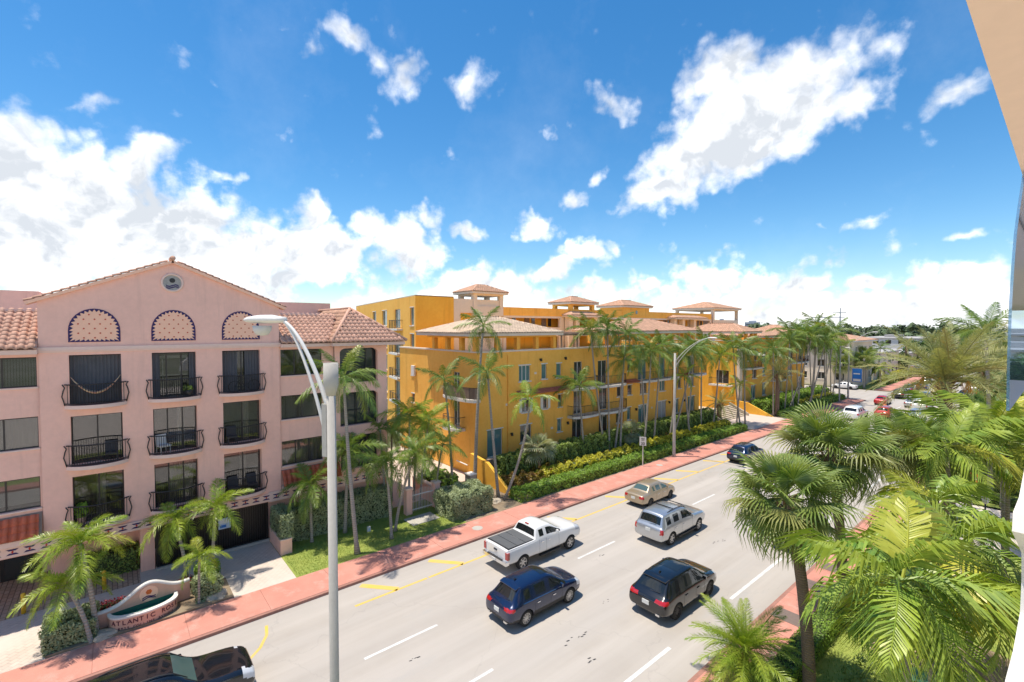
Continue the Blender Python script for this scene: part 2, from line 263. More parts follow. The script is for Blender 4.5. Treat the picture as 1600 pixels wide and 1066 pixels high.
def mats():
    MT.update(
    pink=pm('pink_stucco', (.92, .56, .45), .85, var=.09, vscale=.5, bump=.15, bscale=60, stain=.16),
    pinkL=pm('pale_pink_trim', (.82, .60, .51), .8, var=.06, vscale=.8),
    orange=pm('orange_stucco', (.95, .53, .105), .85, col2=(.88, .44, .065), vscale=.45, bump=.15, bscale=50, stain=.30),
    orangeD=pm('deep_orange_stucco', (.90, .50, .06), .85, col2=(.84, .41, .04), vscale=.45, stain=.2),
    cream=pm('cream_stucco', (.78, .67, .53), .85, var=.07, vscale=.6, stain=.12),
    white=pm('white_trim', (.74, .72, .68), .6, var=.06, vscale=2, stain=.1),
    tile=pm('terracotta_tile', (.66, .38, .27), .8, var=.22, vscale=3, rand=.16),
    tilej=pm('terracotta_roof', (.68, .40, .26), .8, var=.2, vscale=2.5, island=.16),
    tileP=pm('pale_clay_roof', (.74, .56, .40), .8, var=.15, vscale=2.5, island=.14),
    tileR=pm('red_awning_tile', (.50, .125, .065), .65, var=.15, vscale=3, rand=.14),
    tileRj=pm('red_awning_roof', (.50, .15, .085), .7, var=.2, vscale=3, island=.14),
    signpink=pm('sign_stucco', (.70, .42, .31), .8, var=.1, vscale=1.5, stain=.15), concrete=pm('aged_concrete', (.47, .445, .40), .85, var=.12, vscale=1.5, bump=.2, bscale=90, stain=.12),
    soffit=pm('beige_soffit', (.94, .70, .60), .85, var=.04, vscale=.8),
    dark=pm('black_iron', (.022, .021, .023), .45, var=.2, vscale=4),
    bronze=pm('bronze_frame', (.045, .038, .034), .5, var=.2),
    gate=pm('black_gate', (.012, .012, .013), .4, var=.2),
    inside=pm('dim_room', (.26, .22, .19), .9, var=.3),
    curtain=pm('curtain_grey', (.10, .105, .12), .9, var=.2, vscale=2),
    curtainL=pm('curtain_beige', (.66, .60, .52), .9, var=.2, vscale=2),
    blind=pm('vertical_blind', (.45, .43, .40), .8, var=.15, vscale=3),
    tealfr=pm('teal_window_frame', (.22, .33, .32), .5, var=.1),
    navy=pm('navy_paint', (.035, .02, .11), .7, var=.1), redp=pm('red_paint', (.55, .06, .035), .7, var=.1), meddisc=pm('leaded_glass', (.42, .41, .38), .5, var=.4, vscale=9), peach=pm('peach_paint', (.95, .57, .40), .8, var=.05),
    letter=pm('maroon_letter', (.10, .018, .04), .6, var=.1), green=pm('green_lining', (.02, .14, .10), .6, var=.2, vscale=3),
    yellowp=pm('yellow_paint', (.72, .42, .02), .55, var=.1), orangep=pm('orange_sign', (.75, .16, .03), .5, var=.05), blue=pm('blue_sign', (.02, .17, .55), .5, var=.1), skyb=pm('pale_blue_sign', (.50, .63, .76), .5, var=.15),
    tilefloor=pm('balcony_tile', (.20, .09, .075), .7, var=.3, vscale=6),
    hedge=pm('hedge_leaf', (.27, .36, .07), .5, col2=(.14, .22, .04), vscale=3, island=.35, trans=.2),
    hedgeB=pm('bright_hedge_leaf', (.27, .43, .05), .5, col2=(.16, .28, .03), vscale=2, island=.35, trans=.25),
    silverleaf=pm('grey_green_leaf', (.42, .48, .27), .6, col2=(.22, .28, .12), vscale=2.5, island=.3, trans=.15),
    croton=pm('croton_leaf', (.30, .26, .02), .5, col2=(.17, .055, .025), vscale=2.2, island=.4, trans=.2),
    yellowleaf=pm('yellow_shrub_leaf', (.66, .58, .04), .5, col2=(.34, .38, .03), vscale=2.5, island=.25, trans=.25),
    redflower=pm('red_flower', (.35, .02, .03), .6, island=.4),
    broad=pm('broadleaf', (.10, .20, .03), .5, col2=(.045, .10, .018), vscale=.8, island=.4, trans=.2),
    farleaf=pm('far_leaf', (.13, .18, .075), .7, col2=(.08, .12, .055), vscale=.15, island=.35),
    twig=pm('shrub_core', (.06, .085, .025), .9, var=.4, vscale=6),
    soil=pm('mulch', (.16, .11, .07), .95, col2=(.30, .24, .16), vscale=1.6, bump=.4, bscale=25),
    rock=pm('limestone', (.55, .47, .36), .9, var=.35, vscale=2.5, bump=.6, bscale=9),
    trunk=trunkmat('palm_trunk', (.46, .42, .36), (.27, .235, .20), 8), trunkB=trunkmat('brown_trunk', (.25, .17, .115), (.15, .10, .07), 12),
    shaft=pm('crownshaft', (.16, .22, .06), .5, col2=(.30, .33, .12), vscale=3), fibre=pm('dry_fibre', (.33, .20, .09), .9, var=.45, vscale=9, island=.3),
    frond=leafmat('frond', (.055, .145, .02), (.16, .27, .05), yl=.94, trans=.18), frondB=leafmat('bright_frond', (.12, .25, .018), (.29, .40, .045), yl=.95, trans=.2),
    frondF=leafmat('big_frond', (.06, .16, .018), (.28, .40, .055), (.55, .50, .06), yl=.88, trans=.14, rough=.4), frondD=leafmat('date_frond', (.22, .27, .09), (.38, .40, .17), (.40, .30, .12), .8, .5),
    fan=leafmat('fan_leaf', (.07, .15, .02), (.26, .36, .085), (.38, .34, .14), .82), fanS=leafmat('silver_fan_leaf', (.16, .22, .10), (.32, .36, .22), (.4, .36, .2), .9), flower=pm('palm_flower', (.62, .55, .36), .8, island=.2),
    rubber=pm('rubber', (.018, .018, .018), .8, var=.2, vscale=6), rim=pm('alloy', (.55, .55, .56), .3, metal=.85, var=.1), rimD=pm('dark_alloy', (.06, .06, .065), .35, metal=.6, var=.1), chrome=pm('chrome', (.75, .75, .77), .12, metal=1, var=.03),
    trim=pm('black_trim', (.02, .02, .022), .55, var=.15), carglass=glassmat('car_glass', (.012, .016, .018), .02, spec=.7), cargreen=glassmat('light_car_glass', (.07, .115, .11), .03, spec=.7),
    tail=glassmat('tail_lamp', (.42, .012, .012), .12, coat=1), head=glassmat('head_lamp', (.55, .57, .6), .08, coat=1), amber=glassmat('amber_lamp', (.6, .2, .02), .1), plate=pm('number_plate', (.7, .71, .68), .5, var=.12, vscale=20),
    glass=glassmat('window_glass', (.035, .045, .048), .03, spec=1.0), glassT=glassmat('teal_window_glass', (.10, .21, .21), .05, spec=1.0), glassC=glassmat('clear_window_glass', (.05, .06, .06), .02, alpha=.05), guard=glassmat('blue_guard_glass', (.20, .42, .66), .05, alpha=.30, ior=1.08),
    stone=pm('patterned_stone', (.58, .50, .38), .85, col2=(.40, .33, .24), vscale=3.5), landing=pm('pale_landing', (.60, .50, .43), .85, var=.12, vscale=.8), wood=pm('pergola_wood', (.30, .22, .17), .85, var=.25, vscale=3),
    tarp=pm('green_tarp', (.05, .16, .11), .45, var=.3, vscale=5), brickp=pm('planter_paver', (.42, .30, .22), .85, var=.2, vscale=6), shingle=pm('flat_roof', (.45, .43, .41), .9, var=.2, vscale=.3),
    farwall=pm('far_wall', (.60, .56, .48), .9, var=.15, vscale=.1), farroof=pm('far_roof', (.36, .33, .31), .9, var=.3, vscale=.05), tower=pm('far_tower', (.38, .42, .48), .8, var=.15, vscale=.05), glasstower=glassmat('tower_glass', (.02, .04, .09), .06, spec=.8),
    hamm=pm('hammock_cloth', (.80, .70, .38), .9, col2=(.50, .10, .14), vscale=5), fruit=pm('orange_date_stalk', (.62, .33, .06), .7, var=.25, vscale=8, island=.2), linen=pm('umbrella_canvas', (.74, .69, .58), .85, var=.08), chair=pm('dark_wicker', (.05, .05, .055), .7, var=.3), cushion=pm('pale_cushion', (.62, .60, .57), .85, var=.1))
    for n, c, mt, r in (('white', (.78, .78, .77), 0, .25), ('navy', (.006, .018, .065), .35, .22), ('black', (.008, .010, .014), .25, .2), ('silver', (.52, .54, .56), .75, .3), ('tan', (.46, .36, .24), .5, .3), ('red', (.55, .018, .018), .1, .25), ('grey', (.10, .105, .11), .5, .28), ('blue', (.02, .05, .17), .3, .25)):
        MT['car_'+n] = pm('paint_'+n, c, r, metal=mt, var=.05, vscale=.6, coat=1)
mats()
def surface_mats():
    # road: bleached asphalt with wheel-track wear along Y, patches, hairline cracks and oil specks
    m, nt, p, o = new_mat('road'); P = wpos(nt)
    base = mixc(nt, nz(nt, P, .35, 6, .6), (.43, .39, .345), (.385, .345, .30))
    base = mixc(nt, nz(nt, P, 1.1, 4, .6, .4, .7, (1, .04, 1)), base, (.475, .435, .39))
    wt = nt.nodes.new('ShaderNodeTexWave'); wt.bands_direction = 'X'; wt.inputs['Scale'].default_value = .134; wt.inputs['Distortion'].default_value = .6; wt.inputs['Phase Offset'].default_value = 1.2; nt.links.new(P, wt.inputs['Vector'])
    wm = nt.nodes.new('ShaderNodeMath'); wm.operation = 'MULTIPLY'; nt.links.new(wt.outputs['Fac'], wm.inputs[0]); wm.inputs[1].default_value = .22
    base = mixc(nt, wm.outputs[0], base, (.33, .305, .28))
    base = mixc(nt, nz(nt, P, .22, 5, .7, .60, .66, (1, .35, 1)), base, (.40, .375, .345))
    base = mixc(nt, nz(nt, P, 60, 2, .5, .45, .95), base, (.36, .34, .32))
    base = mixc(nt, nz(nt, P, 2.0, 6, .75, .68, .80), base, (.30, .28, .26))
    vo = nt.nodes.new('ShaderNodeTexVoronoi'); vo.feature = 'DISTANCE_TO_EDGE'; vo.inputs['Scale'].default_value = .16
    wn = nt.nodes.new('ShaderNodeTexNoise'); wn.inputs['Scale'].default_value = 1.2; wn.inputs['Detail'].default_value = 5; nt.links.new(P, wn.inputs['Vector'])
    ad = nt.nodes.new('ShaderNodeVectorMath'); ad.operation = 'MULTIPLY_ADD'; nt.links.new(wn.outputs['Color'], ad.inputs[0]); ad.inputs[1].default_value = (1.6, 1.6, 0); nt.links.new(P, ad.inputs[2]); nt.links.new(ad.outputs[0], vo.inputs['Vector'])
    cr = nt.nodes.new('ShaderNodeMapRange'); nt.links.new(vo.outputs['Distance'], cr.inputs[0]); cr.inputs[1].default_value = .0; cr.inputs[2].default_value = .006; cr.inputs[3].default_value = .16; cr.inputs[4].default_value = 0
    base = mixc(nt, cr.outputs[0], base, (.18, .17, .16))
    nt.links.new(base, p.inputs['Base Color']); p.inputs['Roughness'].default_value = .85; MT['road'] = m
    # tinted red pavement
    m, nt, p, o = new_mat('red_pavement'); P = wpos(nt)
    base = mixc(nt, nz(nt, P, .6, 6, .65), (.60, .28, .215), (.52, .22, .165))
    base = mixc(nt, nz(nt, P, .9, 5, .7, .52, .72), base, (.65, .39, .32)); base = mixc(nt, nz(nt, P, 40, 3, .6, .4, .8), base, (.48, .20, .15))
    nt.links.new(base, p.inputs['Base Color']); p.inputs['Roughness'].default_value = .85; MT['pave'] = m
    # interlocking pavers (too small to pick apart at this distance)
    m, nt, p, o = new_mat('pavers'); P = wpos(nt)
    mp = nt.nodes.new('ShaderNodeMapping'); mp.inputs['Rotation'].default_value = (0, 0, .785); nt.links.new(P, mp.inputs[0])
    b = nt.nodes.new('ShaderNodeTexBrick'); b.inputs['Scale'].default_value = 1; b.inputs['Brick Width'].default_value = .30; b.inputs['Row Height'].default_value = .22; b.inputs['Mortar Size'].default_value = .014
    b.inputs['Color1'].default_value = (.60, .51, .43, 1); b.inputs['Color2'].default_value = (.52, .43, .36, 1); b.inputs['Mortar'].default_value = (.40, .33, .28, 1); nt.links.new(mp.outputs[0], b.inputs['Vector'])
    base = mixc(nt, nz(nt, P, .5, 5), b.outputs[0], (.60, .53, .46)); nt.links.new(base, p.inputs['Base Color']); p.inputs['Roughness'].default_value = .85
    bp = nt.nodes.new('ShaderNodeBump'); bp.inputs['Strength'].default_value = .3; bp.inputs['Distance'].default_value = .01; nt.links.new(b.outputs['Fac'], bp.inputs['Height']); bp.invert = True; nt.links.new(bp.outputs[0], p.inputs['Normal']); MT['pavers'] = m
    m, nt, p, o = new_mat('court_pavers'); P = wpos(nt)
    b = nt.nodes.new('ShaderNodeTexBrick'); b.inputs['Scale'].default_value = 1; b.inputs['Brick Width'].default_value = .4; b.inputs['Row Height'].default_value = .2
    b.inputs['Color1'].default_value = (.50, .37, .27, 1); b.inputs['Color2'].default_value = (.42, .29, .20, 1); b.inputs['Mortar'].default_value = (.20, .14, .10, 1); nt.links.new(P, b.inputs['Vector']); nt.links.new(b.outputs[0], p.inputs['Base Color']); p.inputs['Roughness'].default_value = .8; MT['court'] = m
    MT['lawn'] = pm('lawn', (.31, .35, .075), .9, col2=(.18, .25, .045), vscale=.7, bump=.6, bscale=30)
    MT['ground'] = pm('ground', (.24, .23, .18), .95, col2=(.10, .13, .06), vscale=.03)
    MT['grass'] = pm('grass_blade', (.34, .40, .07), .7, col2=(.20, .28, .04), vscale=.8, island=.35, trans=.25)
    MT['linew'] = pm('road_paint_white', (.74, .73, .71), .7, col2=(.50, .49, .47), vscale=2.2); MT['liney'] = pm('road_paint_yellow', (.74, .47, .06), .7, col2=(.60, .44, .16), vscale=1.6)
    MT['curb'] = pm('curb', (.40, .20, .155), .9, var=.3, vscale=1.5); MT['driveR'] = pm('pale_drive', (.62, .55, .48), .85, var=.12, vscale=.6); MT['patchD'] = pm('dark_paver', (.20, .15, .13), .85, var=.2, vscale=8)
surface_mats()
# ================================================================ setting
def sheet(name, x0, x1, y0, y1, z, mat, kind='structure'):
    return tag(MB().add([(x0,y0,z),(x1,y0,z),(x1,y1,z),(x0,y1,z)], [(0,1,2,3)]).build(name, MT[mat]), kind=kind)
PZ = .13
struct('ground', MB().add([(-3000,-800,-.06),(900,-800,-.06),(900,4000,-.06),(-3000,4000,-.06)], [(0,1,2,3)]), MT['ground'])
sheet('road', -23.0, -8.7, -90, 420, .0, 'road')
sheet('side_street', -90, -23.0, 101.5, 117.5, -.004, 'road')
def pavement(name, x0, x1, y0, y1, step, near, far, mat):
    """a pavement whose slabs are single pieces as far as they can be told apart"""
    o = struct(name, MB().box(x0+.01, x1-.01, y0, y1, -.06, PZ-.02), MT['curb'])
    y = near; mb = MB().box(x0, x1-.012, .008, step-.008, PZ-.05, PZ); me = mb.mesh('slab', MT[mat])
    while y < far:
        obj('slab', me, o, (0, y, random.uniform(-.002, .002))); y += step
    if far < y1: MB().box(x0, x1-.012, y+.008, y1, PZ-.05, PZ).build('slab', MT[mat], o)
    if near > y0: MB().box(x0, x1-.012, y0, near-.008, PZ-.05, PZ).build('slab', MT[mat], o)
    return o
left_pavement = pavement('pavement', -25.35, -23.17, -60, 100.6, 3.05, -13.0, 72, 'pave')
far_pavement = pavement('pavement', -25.6, -23.17, 118.4, 400, 3.05, 118.4, 118.5, 'pave')
right_pavement = pavement('pavement', -8.53, -6.95, -40, 44, 1.85, 10.0, 43, 'pave')
struct('kerb', MB().box(-23.165, -23.0, -60, 100.6, -.05, PZ-.004).box(-23.165, -23.0, 118.4, 400, -.05, PZ-.004), MT['curb'])
struct('kerb', MB().box(-8.7, -8.53, -40, 44, -.05, PZ-.004).box(-8.7, -8.53, 50.5, 400, -.05, PZ-.004), MT['curb'])
struct('pavement', MB().box(-8.53, -6.95, 50.5, 400, -.05, PZ), MT['pave'])
for y in (17.4, 22.2, 25.9, 28.6):       # darker paver bands across the right pavement
    tag(MB().box(-8.4, -7.0, y, y+.95, PZ, PZ+.008).build('paver_band', MT['patchD'], right_pavement))
for (cx, cy, r) in ((-24.2, 17.6, .34), (-24.4, 38.6, .3)):
    MB().lathe([(r, 0), (r, .006), (r-.03, .010)], 18, (cx, cy, PZ)).build('manhole_cover', MT['concrete'], left_pavement)
# road markings
def line(name, mat, segs, wdt=.13):
    for (x0, y0, x1, y1) in segs:
        d = Vector((x1-x0, y1-y0)); n = Vector((-d.y, d.x)).normalized()*wdt/2
        z = .004
        tag(MB().add([(x0+n.x,y0+n.y,z),(x1+n.x,y1+n.y,z),(x1-n.x,y1-n.y,z),(x0-n.x,y0-n.y,z)], [(0,3,2,1)]).build(name, MT[mat]), kind='structure')
line('lane_dash', 'linew', [(-17.55, 7.3+12.4*k, -17.55, 10.6+12.4*k) for k in range(-2, 12)])
line('lane_dash', 'linew', [(-13.87, 7.6+12.4*k, -13.87, 10.8+12.4*k) for k in range(-2, 12)])
line('lane_dash', 'linew', [(-10.2, 11.8, -10.2, 17.0), (-10.2, 22.3, -10.2, 28.4), (-10.2, 34, -10.2, 40), (-10.2, 46, -10.2, 52)], .16)
line('parking_line', 'liney', [(-21.2, 8.4, -21.2, 12.2), (-21.2, 12.3, -21.2, 52)], .14)
line('parking_hatch', 'liney', [(-22.75, 9.3, -21.25, 10.6), (-22.75, 13.2, -21.25, 14.5), (-22.75, 19.6, -21.25, 20.9), (-22.75, 22.4, -21.25, 23.7), (-22.75, 28.6, -21.25, 29.9), (-22.75, 35.2, -21.25, 36.4), (-22.75, 38.6, -21.25, 39.8), (-22.75, 43.5, -21.25, 44.7), (-22.75, 47, -21.25, 48.2)], .34)
line('parking_arc', 'liney', [(-22.3, 4.9, -21.6, 4.75), (-21.6, 4.75, -20.9, 4.35), (-20.9, 4.35, -20.3, 3.75)], .12)
for (x, y, s) in ((-13.1, 14.3, .5), (-13.0, 14.9, .3), (-13.6, 27.6, .35), (-13.4, 28.2, .2), (-13.9, 17.6, .25), (-17.0, 21.0, .22), (-9.9, 19.6, .25), (-16.3, 8.8, .2), (-11.8, 14.0, .18)):   # tar spots and repairs
    mb = MB()
    for k in range(4):
        a, b = x+random.uniform(-.12, .12), y+s*(k-1.5)*.55; q = random.uniform(.02, .055)
        mb.add([(a-q*.7, b-q*1.6, .003), (a+q*.5, b-q, .003), (a+q*.8, b+q*1.5, .003), (a-q*.3, b+q*1.2, .003)], [(0,1,2,3)])
    tag(mb.build('tar_patch', MT['trim']), kind='structure')
# plots behind the left pavement
sheet('paved_forecourt', -34, -25.36, -40, 7.0, PZ-.006, 'pavers')
sheet('court_paving', -36.5, -29.9, -14, .9, PZ-.002, 'court')
sheet('lawn', -30.8, -25.36, 7.0, 17.6, PZ-.004, 'lawn')
sheet('planting_bed', -32.4, -25.36, 17.6, 61.0, PZ-.008, 'soil')
sheet('landing', -34, -25.36, 61.0, 71.6, PZ-.004, 'landing')
sheet('planting_bed', -32.4, -25.36, 71.6, 100.6, PZ-.008, 'soil')
sheet('garden_path', -46.4, -30.75, 14.63, 23.55, PZ-.012, 'landing')
sheet('courtyard', -46.4, -32.4, 60.8, 72.4, PZ-.01, 'stone')
sheet('lawn', -60, -25.6, 118.4, 140, PZ-.02, 'lawn'); sheet('yard', -90, -25.6, 140, 420, -.01, 'soil')
tag(MB().box(-27.5, -25.38, -2.2, 4.2, .02, .22).build('flower_bed', MT['soil']), kind='structure')
tag(MB().box(-28.4, -27.1, 14.6, 16.6, .10, .17).build('utility_slab', MT['concrete']), kind='structure')
# right side
sheet('lawn', -6.94, 1.4, -30, 38.5, PZ-.02, 'lawn'); sheet('reflected_ground', 1.41, 60, -60, 38.5, PZ-.02, 'driveR'); sheet('driveway', -8.52, 60, 38.6, 47.6, .02, 'driveR'); sheet('lawn', -6.9, 60, 47.7, 66, PZ-.02, 'lawn'); sheet('yard', -6.9, 60, 66.1, 420, .0, 'soil')  # unseen pale ground beyond the near lawn, added to brighten the window reflections
tag(MB().lathe([(1.25, 0), (1.2, .02)], 24, (-1.9, 25.2, PZ-.01)).build('bare_patch', MT['soil']), kind='structure')
# ================================================================ facade and roof builders
def facade(name, mat, parent, o, u, n, U, Z, holes, depth=.18):
    """wall sheet with real openings and reveals: o origin, u horizontal direction, n outward normal"""
    o, u, n = Vector(o), Vector(u), Vector(n); mb = MB()
    us = sorted(set([U[0], U[1]]+[min(max(h[i], U[0]), U[1]) for h in holes for i in (0, 1)])); zs = sorted(set([Z[0], Z[1]]+[min(max(h[i], Z[0]), Z[1]) for h in holes for i in (2, 3)]))
    P = lambda a, z, d=0: tuple(o + u*a - n*d + Vector((0, 0, z)))
    flip = u.cross(Vector((0, 0, 1))).dot(n) < 0
    def q(*p): mb.add(p if not flip else p[::-1], [(0, 1, 2, 3)])
    for i in range(len(us)-1):
        for j in range(len(zs)-1):
            a, b, c, d = us[i], us[i+1], zs[j], zs[j+1]; mu, mz = (a+b)/2, (c+d)/2
            if not any(h[0] < mu < h[1] and h[2] < mz < h[3] for h in holes): q(P(a,c), P(b,c), P(b,d), P(a,d))
    for (a, b, c, d) in [h[:4] for h in holes]:
        q(P(a,c), P(a,d), P(a,d,depth), P(a,c,depth)); q(P(b,d), P(b,c), P(b,c,depth), P(b,d,depth))
        q(P(a,d), P(b,d), P(b,d,depth), P(a,d,depth)); q(P(b,c), P(a,c), P(a,c,depth), P(b,c,depth))
    return mb.build(name, mat, parent)
def tile_mesh(wd, ln, mat, seg=5):
    mb = MB(); prof = []
    for k in range(seg+1):
        a = math.pi*k/seg; prof.append((wd*.36*(1-math.cos(a)), .075*math.sin(a)*wd/.3))
    prof += [(wd*.86, -.012), (wd*1.02, 0)]
    m = len(prof); vs = [(x, 0, z+.035) for x, z in prof]+[(x, ln*1.12, z+.004) for x, z in prof]+[(x, .0, z*.72-.02) for x, z in prof]
    mb.add(vs, [(i, i+1, m+i+1, m+i) for i in range(m-1)]+[(2*m+i, 2*m+i+1, i+1, i) for i in range(m-1)])
    me = mb.mesh('roof_tile', mat, True); return me
def inside(p, poly):
    c = False; j = len(poly)-1
    for i in range(len(poly)):
        (xi, yi), (xj, yj) = poly[i], poly[j]
        if (yi > p[1]) != (yj > p[1]) and p[0] < (xj-xi)*(p[1]-yi)/(yj-yi)+xi: c = not c
        j = i
    return c
def roof_plane(parent, poly, mode, mat, wd=.3, ln=.38, me=None, under=True, part='roof_tile', deck=None):
    """poly: first edge is the eave; fills the slope with barrel tiles, as single pieces ('obj') or as one mesh ('join')"""
    P = [Vector(p) for p in poly]; u = (P[1]-P[0]).normalized(); n = None
    for k in range(2, len(P)):
        n = u.cross(P[k]-P[0])
        if n.length > .01: break
    n.normalize()
    if n.z < 0: n = -n
    v = n.cross(u)
    if v.z < 0: v = -v
    # u, v, n right handed or mirrored: keep tiles upright
    uv = [((p-P[0]).dot(u), (p-P[0]).dot(v)) for p in P]
    if under: MB().add(P, [tuple(range(len(P)))]).build(deck or 'roof_deck', MT['wood'], parent)
    W = max(a for a, b in uv); W0 = min(a for a, b in uv); Hh = max(b for a, b in uv)
    V = []; Q = []; base = None; cnt = 0
    if mode == 'join':
        tm = tile_mesh(wd, ln, mat, 4); bv = np.array([x.co[:] for x in tm.vertices]); bq = np.array([list(p.vertices) for p in tm.polygons])
    rows = int(Hh/ln)+1; R = Matrix((u, v, n)).transposed()
    if R.determinant() < 0: R = Matrix((-u, v, n)).transposed(); mir = True
    else: mir = False
    for r in range(rows):
        c = W0
        while c < W:
            if inside((c+wd*.5, r*ln+ln*.45), uv):
                q = P[0]+u*(c+(wd if mir else 0))+v*(r*ln-.03)+n*.02
                if mode == 'obj':
                    o = obj(part, me, parent); mm = R.to_4x4(); mm.translation = q+n*random.uniform(0, .008)
                    o.matrix_local = mm @ Matrix.Rotation(random.uniform(-.02, .02), 4, 'Z')
                else:
                    V.append(bv @ np.array(R.transposed())+np.array(q)); Q.append(bq+len(V[0])*cnt); cnt += 1
            c += wd
    if mode == 'join' and cnt:
        tag(obj('roof_tiles', np_mesh('roof_tiles', np.vstack(V), np.vstack(Q), mat, True), parent), kind='stuff')
def ridge(parent, pts, mat, r=.11, name='ridge_cap'): MB().tube(pts, r, 7).build(name, mat, parent, True)
def hip_roof(parent, x0, x1, y0, y1, z, rise, mat, wd=.34, ln=.45, fascia='white', ov=.16):
    """hipped roof with corrugated clay tiles over a rectangle (eaves at z)"""
    h = min(x1-x0, y1-y0)/2
    if (y1-y0) >= (x1-x0): a, b = ((x0+x1)/2, y0+h, z+rise), ((x0+x1)/2, y1-h, z+rise)
    else: a, b = (x0+h, (y0+y1)/2, z+rise), (x1-h, (y0+y1)/2, z+rise)
    A, B, Cc, Dd = (x0,y0,z), (x1,y0,z), (x1,y1,z), (x0,y1,z)
    if (y1-y0) >= (x1-x0): planes = [(B, Cc, b, a), (A, B, a), (Dd, A, a, b), (Cc, Dd, b)]; hips = [(A, a), (B, a), (Cc, b), (Dd, b), (a, b)]
    else: planes = [(B, Cc, b), (A, B, b, a), (Dd, A, a), (Cc, Dd, a, b)]; hips = [(A, a), (Dd, a), (B, b), (Cc, b), (a, b)]
    for p in planes:
        q = [p[0]]
        for k in p[1:]:
            if (Vector(k)-Vector(q[-1])).length > .01: q.append(k)
        roof_plane(parent, q, 'join', mat, wd, ln)
    for p, q in hips:
        if (Vector(p)-Vector(q)).length > .05: ridge(parent, [Vector(p)+Vector((0,0,.05)), Vector(q)+Vector((0,0,.05))], mat, .09)
    i = ov
    MB().box(x0+.05, x1-.05, y0+.05, y1-.05, z-ov-.10, z-.015).build('eave', MT[fascia], parent)
